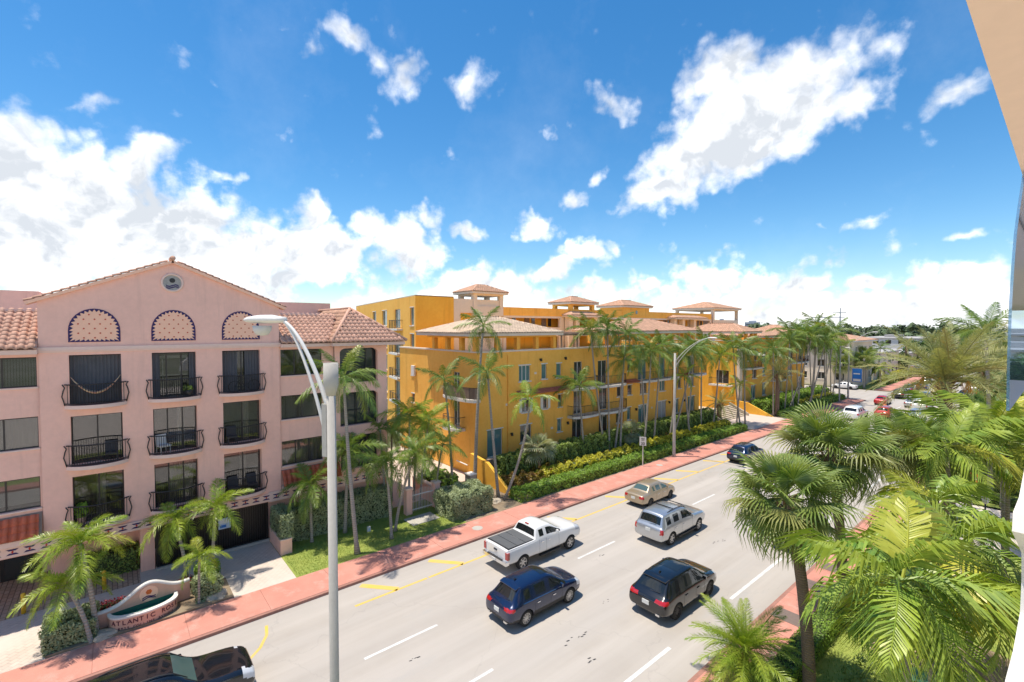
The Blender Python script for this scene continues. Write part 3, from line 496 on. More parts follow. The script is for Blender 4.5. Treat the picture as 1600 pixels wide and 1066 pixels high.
# ================================================================ pink apartment building
PX0 = -30.8; PC = (-.6, 2.55, 5.70); OW = .96; GC = 2.56
def pink_building():
    b = thing('pink_apartment_building', 'pink stucco apartment building with tiled gable and nine curved iron balconies', 'building', (PX0, GC, 0))
    inv = lambda p: (p[0]-PX0, p[1]-GC, p[2])
    def B(): return MB()
    def put(mb, name, mat, par=None, smooth=False):
        if par is None or par is b:
            mb.v = [inv(v) for v in mb.v]; return mb.build(name, MT[mat] if isinstance(mat, str) else mat, b, smooth)
        mb.v = [inv(v) for v in mb.v]; return mb.build(name, MT[mat] if isinstance(mat, str) else mat, par, smooth)
    fl = [(9.22, 11.62), (6.30, 8.68), (3.36, 5.76)]
    # --- gable block wall
    holes = [(c-OW, c+OW, z0, z1) for c in PC for z0, z1 in fl]
    facade('wall', MT['pink'], b, (0, 0, 0), (0, 1, 0), (1, 0, 0), (-5.14, 5.15), (2.62, 14.17), [(h[0]-GC, h[1]-GC, h[2], h[3]) for h in holes], .5)
    put(B().prism([(PX0, -2.58, 14.17), (PX0, 7.71, 14.17), (PX0, 8.0, 14.17), (PX0, GC, 16.42), (PX0, -2.88, 14.17)], (-.5, 0, 0)), 'gable', 'pink')
    put(B().box(-46, PX0-.02, -2.578, 7.708, 14.1, 14.168).box(-46, -45.9, -2.57, 7.7, 0, 14.1).box(-46, PX0-.6, -2.578, -2.5, 2.7, 14.1).box(-46, PX0-.6, 7.63, 7.706, 0, 14.1), 'rear_wall', 'pink')
    put(B().box(-31.75, -31.7, -2.5, 7.6, 2.7, 13.9), 'interior', 'inside'); put(B().box(-31.95, -31.9, -14, -2.6, 2.7, 12.1), 'interior', 'inside'); put(B().box(-31.95, -31.9, 7.75, 14.5, 2.7, 12.1), 'interior', 'inside')
    # cornice band
    put(B().box(PX0-.02, PX0+.09, -2.66, 7.79, 11.84, 12.02).box(PX0-.02, PX0+.045, -2.62, 7.75, 11.76, 11.838), 'cornice', 'pinkL')
    # gable coping and its row of tiles, each its own piece
    tm = tile_mesh(.30, .34, MT['tile'])
    for s, (ya, yb) in ((1, (-3.0, GC)), (-1, (8.12, GC))):
        A = Vector((PX0+.16, ya, 14.14)); Bt = Vector((PX0+.16, yb, 16.50)); d = (Bt-A); L = d.length; d.normalize(); nn = Vector((0, -d.z, d.y)) if s > 0 else Vector((0, d.z, -d.y))
        put(B().prism([A+nn*-.16, Bt+nn*-.16, Bt+nn*-.02, A+nn*-.02], (-.78, 0, 0)), 'gable_coping', 'peach')
        n = int(L/.34)
        for k in range(n):
            q = A+d*(k*.34); R = Matrix((Vector((-1, 0, 0))*s, d, nn)).transposed() if s > 0 else Matrix((Vector((1, 0, 0)), d, nn)).transposed()
            for c in range(1):
                mm = R.to_4x4(); off = (Vector((-1, 0, 0))*(c*.36-.02)) if s > 0 else (Vector((-1, 0, 0))*(c*.36+.31))
                mm.translation = Vector(inv(q+off+nn*.0)); o = obj('roof_tile', tm, b); o.matrix_local = mm
    ridge(b, [Vector(inv((PX0+.2, GC, 16.58))), Vector(inv((PX0-.65, GC, 16.58)))], MT['tile'], .13, 'peak_cap')
    # medallion with the rose emblem
    ring = put(B().lathe([(.50, 0), (.50, .05), (.44, .07), (.40, .05), (.40, .0)], 28, (PX0, 2.53, 15.30), 'x'), 'medallion', 'pinkL', None, True)
    put(B().lathe([(.40, .0), (.40, .02)], 28, (PX0, 2.53, 15.30), 'x'), 'medallion_disc', 'meddisc', ring)
    m = B()
    for dz in (-.12, -.02): m.prism([(PX0+.022, 2.53+.28*math.sin(t*.5), 15.30+dz-.10+.05*math.sin(t*1.3)) for t in range(-3, 4)]+[(PX0+.022, 2.53+.28*math.sin(t*.5), 15.30+dz-.16+.05*math.sin(t*1.3)) for t in range(3, -4, -1)], (.012, 0, 0))
    put(m, 'emblem_wave', 'navy', ring); put(B().lathe([(.13, .022), (.13, .035)], 9, (PX0, 2.53, 15.42), 'x'), 'emblem_rose', 'dark', ring)
    # painted arched panels
    for c in PC:
        y0, y1, z0 = c-OW, c+OW, 12.24; h1, top = .55, 1.62
        pts = [(y1, z0), (y0, z0)] + [(c-OW*math.cos(t), z0+h1+(top-h1)*math.sin(t)) for t in [math.pi*k/16 for k in range(17)]]
        pn = put(B().prism([(PX0, y, z) for y, z in pts], (.022, 0, 0)), 'arch_panel', 'peach')
        m = B(); te = B(); N = len(pts); cc = (c, z0+.75)
        for k in range(N):
            p, q = pts[k], pts[(k+1) % N]
            sh = lambda t, f: (cc[0]+(t[0]-cc[0])*f, cc[1]+(t[1]-cc[1])*f)
            pi, qi = sh(p, .955), sh(q, .955)
            m.prism([(PX0+.02, *p), (PX0+.02, *q), (PX0+.02, *qi), (PX0+.02, *pi)], (.014, 0, 0))
            L = math.hypot(p[0]-q[0], p[1]-q[1]); nt_ = max(1, round(L/.19))
            for t in range(nt_):
                f0, f1 = t/nt_, (t+1)/nt_; a = (pi[0]+(qi[0]-pi[0])*f0, pi[1]+(qi[1]-pi[1])*f0); e = (pi[0]+(qi[0]-pi[0])*f1, pi[1]+(qi[1]-pi[1])*f1); g = sh(((a[0]+e[0])/2, (a[1]+e[1])/2), .86)
                te.prism([(PX0+.02, *a), (PX0+.02, *e), (PX0+.02, *g)], (.011, 0, 0))
        put(m, 'border', 'navy', pn); put(te, 'border_triangles', 'navy', pn)
        dm = B()
        for r in range(6):
            for k in range(-4, 5):
                y, z = c+k*.40+(.2 if r % 2 else 0), z0+.20+r*.225
                if inside(((y-cc[0])*1.22+cc[0], (z-cc[1])*1.22+cc[1]), pts): dm.lathe([(.036, .02), (.036, .032)], 8, (PX0, y, z), 'x')
        put(dm, 'painted_dots', 'redp', pn)
    # --- balconies, doors and curtains
    for r, (z0, z1) in enumerate(fl):
        for k, c in enumerate(PC):
            bal = put(B().prism(arc_slab(c, 1.16, .60, z0-.16), (0, 0, .17)), 'balcony_slab', 'pinkL')
            put(B().prism(arc_slab(c, 1.10, .54, z0+.012), (0, 0, .008)), 'balcony_floor', 'tilefloor', bal)
            rail = B(); bars = B(); path = []
            for t in range(-12, 13):
                f = t/12; y = c+f*1.13; x = PX0+.05+.50*(1-f*f); path.append((x, y))
            rail.tube([(x, y, z0+1.0) for x, y in path], .032, 6); rail.tube([(x, y, z0+.09) for x, y in path], .022, 5)
            for (x, y) in path[1:-1]:
                bars.tube([(x, y, z0+.09), (x, y, z0+1.0)], .0125, 4, False)
            for s in (0, -1):          # the belly-shaped end posts
                x, y = path[s]; sg = -1 if s == 0 else 1
                rail.tube([(x+.02, y, z0), (x+.03, y+sg*.05, z0+.25), (x+.05, y+sg*.10, z0+.45), (x+.03, y+sg*.05, z0+.72), (x+.02, y, z0+.86), (x+.05, y+sg*.08, z0+1.02)], .026, 5)
            rl = put(rail, 'railing', 'dark', bal, True); put(bars, 'railing_bars', 'dark', bal)
            X = PX0-.46
            fr = B().box(X-.03, X+.03, c-OW, c+OW, z1-.08, z1).box(X-.03, X+.03, c-OW, c+OW, z0, z0+.06)
            ys = {0: (-OW+.03, -.0, OW-.03), 1: (-OW+.03, -.33, .33, OW-.03), 2: (-OW+.03, .05, OW-.03)}[k]
            for y in ys: fr.box(X-.03, X+.03, c+y-.03, c+y+.03, z0+.06, z1-.08)
            door = put(fr, 'balcony_door', 'bronze')
            for a, e in zip(ys[:-1], ys[1:]): put(B().box(X-.008, X+.008, c+a+.03, c+e-.03, z0+.06, z1-.08), 'pane', 'glassC', door)
            # curtains
            def drape(ya, yb, mat, X=PX0-.62):
                n_ = max(6, int((yb-ya)/.035)); vs = []; fs = []
                for i in range(n_+1):
                    y = ya+(yb-ya)*i/n_; x = X+.035*math.sin(i*1.55)+.01*random.random()
                    vs += [(x, y, z0+.05), (x, y, z1-.05)]
                    if i: fs.append((2*i-2, 2*i, 2*i+1, 2*i-1))
                mm = B().add(vs, fs); put(mm, 'curtain', mat, None, True)
            if (r, k) == (0, 0): drape(c-OW, c+OW, 'curtain', PX0-.30)
            elif (r, k) == (0, 2): drape(c-OW, c-.18, 'curtain', PX0-.30); drape(c+.2, c+OW, 'curtain', PX0-.30); drape(c-.2, c+.2, 'curtainL')
            elif (r, k) == (0, 1): drape(c-OW, c-.62, 'curtain', PX0-.3); drape(c+.66, c+OW, 'curtain', PX0-.3); put(B().box(PX0-.72, PX0-.70, c-.62, c+.62, z1-.36, z1-.2).box(PX0-.72, PX0-.70, c-.62, c+.62, z0+1.12, z0+1.17).box(PX0-.72, PX0-.7, c-.5, c-.44, z0, z1-.2).box(PX0-.72, PX0-.7, c+.3, c+.36, z0, z1-.2), 'inner_door', 'white')
            elif r == 1 and k > 0: drape(c+.1, c+.42, 'curtainL')
            elif r == 2 and k == 1: drape(c-.3, c+.8, 'curtainL')
            elif r == 2: drape(c-.1, c+.25, 'curtainL')
            # furniture and plants on the balcony floors stand on their own (see balcony_things)
    # --- wings (set back a little)
    wx = PX0-.10
    def window(y0, y1, z0, z1, n, fill, mat='bronze', sill=True):
        X = wx-.16; f = B().box(X-.03, X+.035, y0, y1, z1-.06, z1).box(X-.03, X+.035, y0, y1, z0, z0+.06)
        ys = [y0+(y1-y0)*i/n for i in range(n+1)]
        for y in ys: f.box(X-.028, X+.033, max(y0, y-.03), min(y1, y+.03), z0+.06, z1-.06)
        fr = put(f, 'window', mat)
        for a, e in zip(ys[:-1], ys[1:]): put(B().box(X-.006, X+.006, a+.03, e-.03, z0+.06, z1-.06), 'pane', 'glassC', fr)
        if sill: put(B().box(wx-.14, wx+.07, y0-.05, y1+.05, z0-.07, z0-.003), 'window_sill', 'pinkL', fr)
        if fill == 'blind':
            m = B(); y = y0+.05
            while y < y1-.05: m.box(X-.14, X-.125, y, y+.075, z0+.03, z1-.03); y += .095
            put(m, 'blind', 'blind', fr)
        elif fill == 'curtain':
            n_ = 50; vs = []; fs = []
            for i in range(n_+1):
                y = y0+(y1-y0)*i/n_; x = X-.2+.04*math.sin(i*1.3); vs += [(x, y, z0), (x, y, z1)]
                if i: fs.append((2*i-2, 2*i, 2*i+1, 2*i-1))
            put(B().add(vs, fs), 'curtain', 'curtainL', fr, True)
        elif fill == 'shade': put(B().box(X-.12, X-.10, y0, y1, z0+(z1-z0)*.15, z1), 'shade', 'cushion', fr)
    # left wing
    lw = [(-4.9, -2.66, 10.20, 11.58, 2, 'blind'), (-4.9, -2.66, 7.36, 8.82, 2, 'curtain'), (-4.9, -2.66, 4.56, 6.02, 2, 'shade'), (-9.5, -6.5, 10.2, 11.58, 2, 'blind'), (-9.5, -6.5, 7.36, 8.82, 2, 'blind'), (-9.5, -6.5, 4.56, 6.02, 2, 'blind')]
    facade('wall', MT['pink'], b, (wx-PX0, 0, 0), (0, 1, 0), (1, 0, 0), (-14-GC, -2.581-GC), (2.62, 12.3), [(h[0]-GC, h[1]-GC, h[2], h[3]) for h in lw], .2)
    for h in lw: window(*h)
    tl = tile_mesh(.31, .40, MT['tile'])
    roof_plane(b, [inv((PX0+.42, -4.77, 11.98)), inv((PX0+.42, -2.60, 11.98)), inv((PX0-3.0, -2.60, 13.75)), inv((PX0-3.0, -4.77, 13.75))], 'obj', None, .31, .40, tl)
    roof_plane(b, [inv((PX0+.42, -10.35, 11.98)), inv((PX0+.42, -4.77, 11.98)), inv((PX0-3.0, -4.77, 13.75)), inv((PX0-3.0, -10.35, 13.75))], 'join', MT['tilej'], .31, .40)
    put(B().box(-34.4, PX0-2.9, -9.0, -2.6, 13.55, 13.86).box(PX0-.4, PX0+.34, -9, -2.6, 11.72, 11.93), 'eave', 'pinkL')
    # right wing
    rw = [(7.80, 10.25, 9.98, 11.58, 3, 'shade0'), (7.80, 10.25, 7.30, 8.76, 2, 'blind'), (7.80, 10.25, 4.46, 5.98, 3, 'curtain')]
    facade('wall', MT['pink'], b, (wx-PX0, 0, 0), (0, 1, 0), (1, 0, 0), (7.711-GC, 11.0-GC), (2.62, 12.3), [(h[0]-GC, h[1]-GC, h[2], h[3]) for h in rw], .2)
    for h in rw: window(*h)
    put(B().box(wx-1.1, wx-1.05, 7.75, 10.2, 9.98, 11.3), 'shade', 'hamm')
    # corner pavilion with loggias
    lg = [(11.35, 13.95, 9.25, 11.55), (11.35, 13.95, 6.40, 8.62), (11.35, 13.95, 3.5, 5.7)]
    facade('wall', MT['pink'], b, (.02, 0, 0), (0, 1, 0), (1, 0, 0), (11.0-GC, 14.62-GC), (2.62, 12.3), [(h[0]-GC, h[1]-GC, h[2], h[3]) for h in lg], .30)
    facade('wall', MT['pink'], b, (PX0+.02-PX0, 14.62-GC, 0), (-1, 0, 0), (0, 1, 0), (0, 14), (0, 12.3), [(.35, 2.2, 9.25, 11.55), (.35, 2.2, 6.4, 8.62)], .3)
    for (y0, y1, z0, z1) in lg:
        a = B()
        for s, ye in ((1, y0), (-1, y1)):   # arched upper corners
            a.prism([(PX0+.012, ye, z1)]+[(PX0+.012, ye+s*.42*(1-math.sin(t)), z1-.30*(1-math.cos(t))) for t in [math.pi/2*k/6 for k in range(7)]], (-.28, 0, 0))
        put(a, 'arch_corner', 'pink'); X = PX0-.3
        f = B().box(X-.03, X+.03, y0, y1, z0, z0+.06).box(X-.03, X+.03, y0, y1, z1-.06, z1)
        for y in (y0+.03, y0+1.2, y0+1.9, y1-.03): f.box(X-.03, X+.03, y-.03, y+.03, z0+.06, z1-.06)
        f.box(X-.02, X+.02, y0, y1, z0+.95, z0+.99)
        sc_ = put(f, 'loggia_screen', 'dark'); put(B().box(X-.16, X-.14, y0, y1, z0, z1), 'pane', 'glass', sc_)
    # right roofs: wing slope, then the pavilion's hip
    tr = tile_mesh(.31, .40, MT['tile'])
    roof_plane(b, [inv((PX0+.42, 7.74, 11.98)), inv((PX0+.42, 10.6, 11.98)), inv((PX0-3.0, 12.2, 13.75)), inv((PX0-3.0, 7.74, 13.75))], 'obj', None, .31, .40, tr)
    pe0, pe1, pk = 10.55, 15.75, (PX0-2.4, 13.0, 14.22)
    roof_plane(b, [inv((PX0+.85, pe0, 11.99)), inv((PX0+.85, pe1, 11.99)), inv(pk)], 'obj', None, .31, .40, tr)
    roof_plane(b, [inv((PX0-7.5, pe0, 11.99)), inv((PX0+.85, pe0, 11.99)), inv(pk), inv((PX0-7.5, 13.0, 14.22))], 'join', MT['tilej'], .31, .40)
    roof_plane(b, [inv((PX0+.85, pe1, 11.99)), inv((PX0-9, pe1, 11.99)), inv((PX0-9, 13.0, 14.22)), inv(pk)], 'join', MT['tilej'], .31, .40)
    for e in ((PX0+.85, pe0, 12.05), (PX0+.85, pe1, 12.05), (PX0-9, 13.0, 14.27)): ridge(b, [inv(e), inv((pk[0], pk[1], pk[2]+.06))], MT['tile'], .10)
    put(B().box(PX0-9, PX0+.75, pe0+.1, pe1-.1, 11.74, 11.95).box(PX0-.5, PX0+.34, 7.76, pe0+.1, 11.73, 11.93).box(-34.2, PX0-2.9, 7.74, 11, 13.58, 13.88), 'eave', 'pinkL')
    put(B().box(-45.9, -40, 6.5, 14, 12.2, 14.9), 'roof_house', 'pink'); put(B().box(-46, -42, -7, -3.4, 12.2, 15.2), 'roof_house', 'pink')
    put(B().box(-46, PX0-3.2, -14, 14.4, 12.2, 12.35), 'flat_roof', 'shingle')
    # ground floor
    put(B().box(-33.4, PX0, -14, 1.58, 2.50, 2.63).box(-33.4, PX0-.005, 1.58, 7.05, 2.50, 2.61), 'floor_slab', 'pink')
    put(B().box(-33.0, -31.2, .95, 1.55, 0, 2.5), 'pillar', 'pink'); put(B().box(-33.3, -33.0, -1.6, .95, 0, 2.5), 'recess_wall', 'pink')
    n_ = 14; pts = [(-32.9, -1.6, 0), (-32.9, -1.6, 2.5), (-32.9, -9, 2.5), (-32.9, -9, 0), (-32.9, -5.3, 0)]+[(-32.9, -3.9-1.35*math.cos(math.pi*k/n_), .9+1.15*math.sin(math.pi*k/n_)) for k in range(n_+1)]+[(-32.9, -2.55, 0)]
    put(B().prism(pts, (-.35, 0, 0)), 'arch_wall', 'pink')
    put(B().box(-34.6, -34.5, -5.6, -2.2, 0, 2.5), 'entrance_back', 'pinkL'); ed = put(B().box(-34.5, -34.44, -4.5, -3.0, .13, 2.05), 'entrance_door', 'dark'); put(B().box(-34.44, -34.42, -4.35, -3.5, .25, 1.95), 'pane', 'glass', ed)
    # striped frieze with painted motifs, each one a piece
    put(B().box(PX0-.05, PX0+.10, -14, -1.63, 2.56, 3.12).box(PX0-.05, PX0+.10, 7.0, 14.62, 2.50, 3.08).box(PX0-.05, PX0+.10, -1.63, 7.0, 2.56, 3.0), 'frieze', 'pinkL')
    mo = B(); 
    for s in (1, -1): mo.prism([(0, -.20*s, .13*s), (0, .20*s, .13*s), (0, .11*s, .055*s), (0, -.11*s, .055*s)], (.012, 0, 0))
    mn = mo.mesh('frieze_motif', MT['navy']); mr = B().prism([(0, 0, .07), (0, .045, 0), (0, 0, -.07), (0, -.045, 0)], (.014, 0, 0)).mesh('motif_diamond', MT['redp'])
    y = -8.0
    while y < 14.5:
        o = obj('frieze_motif', mn, b, (.101, y-GC, 2.80)); obj('motif_diamond', mr, o); y += .55
    # tiled awnings under the low windows
    ta = tile_mesh(.29, .33, MT['tileR'])
    roof_plane(b, [inv((PX0+.50, -6.2, 3.42)), inv((PX0+.50, -2.62, 3.42)), inv((PX0-.06, -2.62, 4.36)), inv((PX0-.06, -6.2, 4.36))], 'obj', None, .29, .33, ta, True, 'awning_tile', 'awning_deck')
    roof_plane(b, [inv((PX0+.50, 7.74, 3.36)), inv((PX0+.50, 11.2, 3.36)), inv((PX0-.06, 11.2, 4.24)), inv((PX0-.06, 7.74, 4.24))], 'obj', None, .29, .33, ta, True, 'awning_tile', 'awning_deck')
    put(B().box(PX0-.05, PX0+.44, -6.2, -2.62, 3.13, 3.36).box(PX0-.05, PX0+.44, 7.74, 11.2, 3.09, 3.30), 'awning_fascia', 'pinkL')
    put(B().box(-31.4, -31.2, 7.05, 14.6, 0, 2.5), 'base_wall', 'pink')
    return b
def arc_slab(c, hw, d, z, n=14):
    return [(PX0-.02, c-hw, z)]+[(PX0+.04+d*(1-(2*k/n-1)**2)**.8, c+hw*(2*k/n-1), z) for k in range(n+1)]+[(PX0-.02, c+hw, z)]
pink = pink_building()
# things on the pink balconies
def balcony_things():
    c = PC[0]; z = 9.22; pts = [(PX0-.05, c-.95, z+1.35), (PX0+.15, c-.62, z+.82), (PX0+.3, c-.2, z+.52), (PX0+.3, c+.2, z+.52), (PX0+.15, c+.62, z+.82), (PX0-.05, c+.95, z+1.35)]
    mb = MB(); vs = []; fs = []
    n = 24
    for i in range(n+1):
        f = -1+2*i/n; y = c+.93*f; zz = z+.50+.84*f*f; wd = .46*(1-f*f)**.6+.03; x = PX0+.28*(1-f*f)-.12
        for k in range(5): q = k/4-.5; vs.append((x+q*wd*1.2, y, zz+(q*2)**2*.10*(1-f*f)))
        if i: fs += [((i-1)*5+k, i*5+k, i*5+k+1, (i-1)*5+k+1) for k in range(4)]
    o = mb.add(vs, fs).build('hammock', MT['hamm'], None, True); sm = o.modifiers.new('thick', 'SOLIDIFY'); sm.thickness = .02
    tag(o, 'striped yellow and red hammock slung across the top balcony with dark curtains', 'hammock')
    def chair_(loc, rz, label, mat='chair'):
        t = thing('balcony_chair', label, 'chair', loc, rz, 'chairs on the pink balconies')
        MB().box(-.25, .25, -.25, .25, .36, .44).build('seat', MT[mat], t); MB().prism([(-.25, -.25, .44), (.25, -.25, .44), (.25, -.33, .95), (-.25, -.33, .95)], (0, .05, 0)).build('backrest', MT[mat], t)
        for x in (-.22, .22):
            for y in (-.22, .22): MB().box(x-.02, x+.02, y-.02, y+.02, 0, .36).build('leg', MT[mat], t)
        return t
    chair_((PX0-.02, PC[2]-.5, 3.38), -1.57, 'dark wicker armchair on the lowest balcony nearest the hedge'); chair_((PX0-.02, PC[2]+.45, 3.38), -1.57, 'second dark wicker armchair, beside the wall end of the lowest balcony')
    chair_((PX0, PC[1]-.55, 6.32), -1.2, 'pale chair on the middle balcony of the middle column', 'cushion'); chair_((PX0, PC[2]-.55, 6.32), -1.57, 'dark chair on the middle balcony of the column beside the lamp head'); chair_((PX0, PC[0]+.5, 6.32), -1.57, 'dark chair on the middle balcony below the hammock')
    t = thing('plant_pot', 'round dark planter with low leaves on the top middle balcony', 'plant', (PX0+.25, PC[1]+.55, 9.24)); MB().lathe([(.13, 0), (.22, .2), (.2, .36), (.16, .4)], 14).build('pot', MT['dark'], t, True)
    obj('leaves', leaf_ball(.24, .2, 120, .09, MT['hedge']), t, (0, 0, .45))
    t = thing('plant_pot', 'leafy plant beside the lowest balcony door below the hammock', 'plant', (PX0-.2, PC[0]-.68, 3.38)); MB().lathe([(.12, 0), (.17, .3), (.15, .32)], 12).build('pot', MT['tile'], t, True); obj('leaves', leaf_ball(.25, .4, 160, .14, MT['hedgeB']), t, (0, 0, .62))
    # bicycle on the top right balcony
    t = thing('bicycle', 'dark bicycle parked on the top balcony beside the street lamp head', 'bicycle', (PX0+.12, PC[2]+.1, 9.24), .1)
    for y in (-.5, .5):
        w_ = MB(); w_.tube([(0, y+.32*math.cos(a), .33+.32*math.sin(a)) for a in [2*math.pi*k/20 for k in range(21)]], .018, 5, False); w_.build('wheel', MT['rubber'], t, True)
    MB().tube([(0, -.5, .33), (0, -.2, .75), (0, .32, .72), (0, -.02, .3), (0, -.5, .33)], .02, 5).tube([(0, -.02, .3), (0, -.22, .88)], .02, 5).tube([(0, .5, .33), (0, .32, .95)], .02, 5).build('frame', MT['dark'], t)
    MB().box(-.06, .06, -.36, -.12, .88, .93).build('saddle', MT['trim'], t); MB().tube([(-.26, .28, .98), (.26, .28, .98)], .018, 5).build('handlebar', MT['chrome'], t)
# ================================================================ foliage builders
def leaf_cloud(pts, nrm, size, mat, name='leaves', jit=.5, aspect=.55):
    """one small folded leaf at each point; nrm: preferred outward direction"""
    n = len(pts); pts = np.asarray(pts); nrm = np.asarray(nrm)+rng.normal(0, jit, (n, 3)); nrm /= np.linalg.norm(nrm, axis=1)[:, None]+1e-9
    t = rng.normal(0, 1, (n, 3)); t -= nrm*(t*nrm).sum(1)[:, None]; t /= np.linalg.norm(t, axis=1)[:, None]+1e-9; b = np.cross(nrm, t)
    s = size*rng.uniform(.6, 1.3, n)[:, None]
    V = np.stack([pts-t*s, pts+b*s*aspect-nrm*s*.12, pts+t*s, pts-b*s*aspect-nrm*s*.12], 1).reshape(-1, 3)
    Q = np.arange(4*n).reshape(-1, 4)
    return np_mesh(name, V, Q, mat)
def leaf_ball(r, h, n, size, mat):
    d = rng.normal(0, 1, (n, 3)); d /= np.linalg.norm(d, axis=1)[:, None]; k = rng.uniform(.6, 1, (n, 1))**.5
    return leaf_cloud(d*k*np.array([r, r, h]), d, size, mat)
def hedge(name, label, x0, x1, y0, y1, z1, mat, size=.05, dens=190, lump=.10, cat='hedge', z0=.1, slope=None, group=None, twig=True, dens_top=None):
    """clipped or loose hedge: dark twig core and one leaf at a time over its top and sides"""
    t = thing(name, label, cat, ((x0+x1)/2, (y0+y1)/2, z0), 0, group); cx, cy = (x0+x1)/2, (y0+y1)/2
    hx, hy, hz = (x1-x0)/2, (y1-y0)/2, z1-z0
    if twig: MB().box(-hx*.82, hx*.82, -hy+.08*hy, hy-.08*hy if hy < 1 else hy-.12, 0, hz*.88).build('twigs', MT['twig'], t)
    ar = [(4*hx*hy, 'top'), (2*hy*hz, 'x+'), (2*hy*hz, 'x-'), (2*hx*hz, 'y-'), (2*hx*hz, 'y+')]; P = []; Nn = []
    for A, w_ in ar:
        n = int(A*dens); a = rng.uniform(-1, 1, n); b = rng.uniform(-1, 1, n); c = rng.uniform(0, 1, n)
        if w_ == 'top': p = np.stack([a*hx, b*hy, np.full(n, hz)], 1); q = (0, 0, 1)
        elif w_ == 'x+': p = np.stack([np.full(n, hx), b*hy, c*hz], 1); q = (1, 0, .35)
        elif w_ == 'x-': p = np.stack([np.full(n, -hx), b*hy, c*hz], 1); q = (-1, 0, .35)
        elif w_ == 'y-': p = np.stack([a*hx, np.full(n, -hy), c*hz], 1); q = (0, -1, .35)
        else: p = np.stack([a*hx, np.full(n, hy), c*hz], 1); q = (0, 1, .35)
        P.append(p); Nn.append(np.tile(q, (n, 1)))
    P = np.vstack(P); Nn = np.vstack(Nn).astype(float)
    f = np.sin(P[:, 0]*2.3+P[:, 1]*1.7+cx)*np.sin(P[:, 1]*2.9-P[:, 2]*3.1+cy)+.6*np.sin(P[:, 1]*6.1+P[:, 0]*5+P[:, 2]*4)
    P += Nn*(f[:, None]*lump*.5+rng.uniform(-.10, .04, (len(P), 1)))
    # round the shoulders
    k = np.clip((P[:, 2]-hz+.18)/.18, 0, 1.2); P[:, 0] *= 1-.10*k*np.clip(np.abs(P[:, 0])/hx, 0, 1)**4
    P[:, 2] = np.maximum(P[:, 2], .01)
    tag(obj('foliage', leaf_cloud(P, Nn, size, mat, 'foliage'), t), kind='stuff'); return t
def grass(name, x0, x1, y0, y1, n, h=.06):
    x = rng.uniform(x0, x1, n); y = rng.uniform(y0, y1, n); a = rng.uniform(0, 6.283, n); hh = h*rng.uniform(.5, 1.4, n); l = rng.normal(0, .5, (n, 2))*hh[:, None]
    z = np.full(n, PZ-.01); dx, dy = np.cos(a)*.012, np.sin(a)*.012
    V = np.stack([np.stack([x-dx, y-dy, z], 1), np.stack([x+dx, y+dy, z], 1), np.stack([x+l[:, 0], y+l[:, 1], z+hh], 1)], 1).reshape(-1, 3)
    o = obj(name, np_mesh(name, V, np.arange(3*n).reshape(-1, 3), MT['grass'])); return tag(o, kind='stuff')
# ---- palm leaves: meshes shared between fronds; local frame: base at origin, running along +Y, up +Z
def feather(L, n, leaf, droop, mat, wid=.035, vee=.5, tipd=.6, stiff=.15, name='frond', seed=0, petiole=.14, plume=.18):
    r = random.Random(seed); mb = MB(); path = []
    for i in range(13):
        t = i/12; path.append(Vector((0.04*L*math.sin(t*2+seed), L*(t-.12*droop*t*t), -droop*L*.55*t*t+.10*L*t*(1-t))))
    mb.tube(path, [.03*L/2.4*(1-.85*i/12)+.004 for i in range(13)], 4, False)
    def at(t):
        f = t*12; i = min(11, int(f)); return path[i].lerp(path[i+1], f-i), (path[i+1]-path[i]).normalized()
    for s in (-1, 1):
        for k in range(n):
            t = petiole+(1-petiole)*(k+.5)/n; p, d = at(t); side = Vector((s, 0, 0)); up = side.cross(d)*s; up = up if up.z > 0 else -up
            ll = leaf*(math.sin(math.pi*min(.98, .18+.80*(t-petiole)/(1-petiole))))**.7*r.uniform(.85, 1.1)
            f = .35+.55*t; out = (side*(1-.35*t)+d*f+up*(vee*(1-t*.5)+r.uniform(-plume, plume))).normalized()
            a = p; m = p+out*ll*.5+Vector((0, 0, -stiff*ll*.3)); e = p+out*ll+Vector((0, 0, -tipd*ll)) + Vector((r.uniform(-.05, .05), r.uniform(-.05, .05), 0))*ll
            wv = d*wid*.5; wm = (d+Vector((0, 0, .25))).normalized()*wid*.62
            mb.add([a-wv*.5, a+wv*.5, m+wm, m-wm, e], [(0, 1, 2, 3), (3, 2, 4)])
    return mb.mesh(name, mat)
def fanleaf(R, n, mat, pet, droop=.35, cut=.55, seed=0, name='fan_frond', fold=.06, arc=2.6):
    """costapalmate leaf: petiole, pleated hand and drooping free tips"""
    r = random.Random(seed); mb = MB()
    path = [Vector((0, pet*t, -.14*pet*t*t)) for t in (0, .35, .7, 1)]; mb.tube(path, [.028, .022, .018, .012], 4, False); o = path[-1]
    for k in range(n):
        a = -arc+2*arc*k/(n-1); da = arc/(n-1)*.94; ln = R*(.80+.20*math.cos(a*.55))*r.uniform(.92, 1.06)
        def pt(ang, rad, z): return o+Vector((math.sin(ang)*rad, math.cos(ang)*rad, z))
        zc = -.10*R*abs(math.sin(a*.5)); c1 = cut*ln; dz = droop*ln*r.uniform(.6, 1.3)
        A = pt(a, .02, 0); L1, M1, R1 = pt(a-da, c1, zc), pt(a, c1, zc+fold*R*.6), pt(a+da, c1, zc)
        L2, R2 = pt(a-da*.42, ln*.8, zc-dz*.35), pt(a+da*.42, ln*.8, zc-dz*.35); E = pt(a+r.uniform(-.03, .03), ln*(1-.12*droop), zc-dz)
        mb.add([A, L1, M1, R1, L2, R2, E], [(0, 1, 2), (0, 2, 3), (1, 4, 5, 2), (2, 5, 3), (4, 6, 5)])
    return mb.mesh(name, mat)
FR = {}
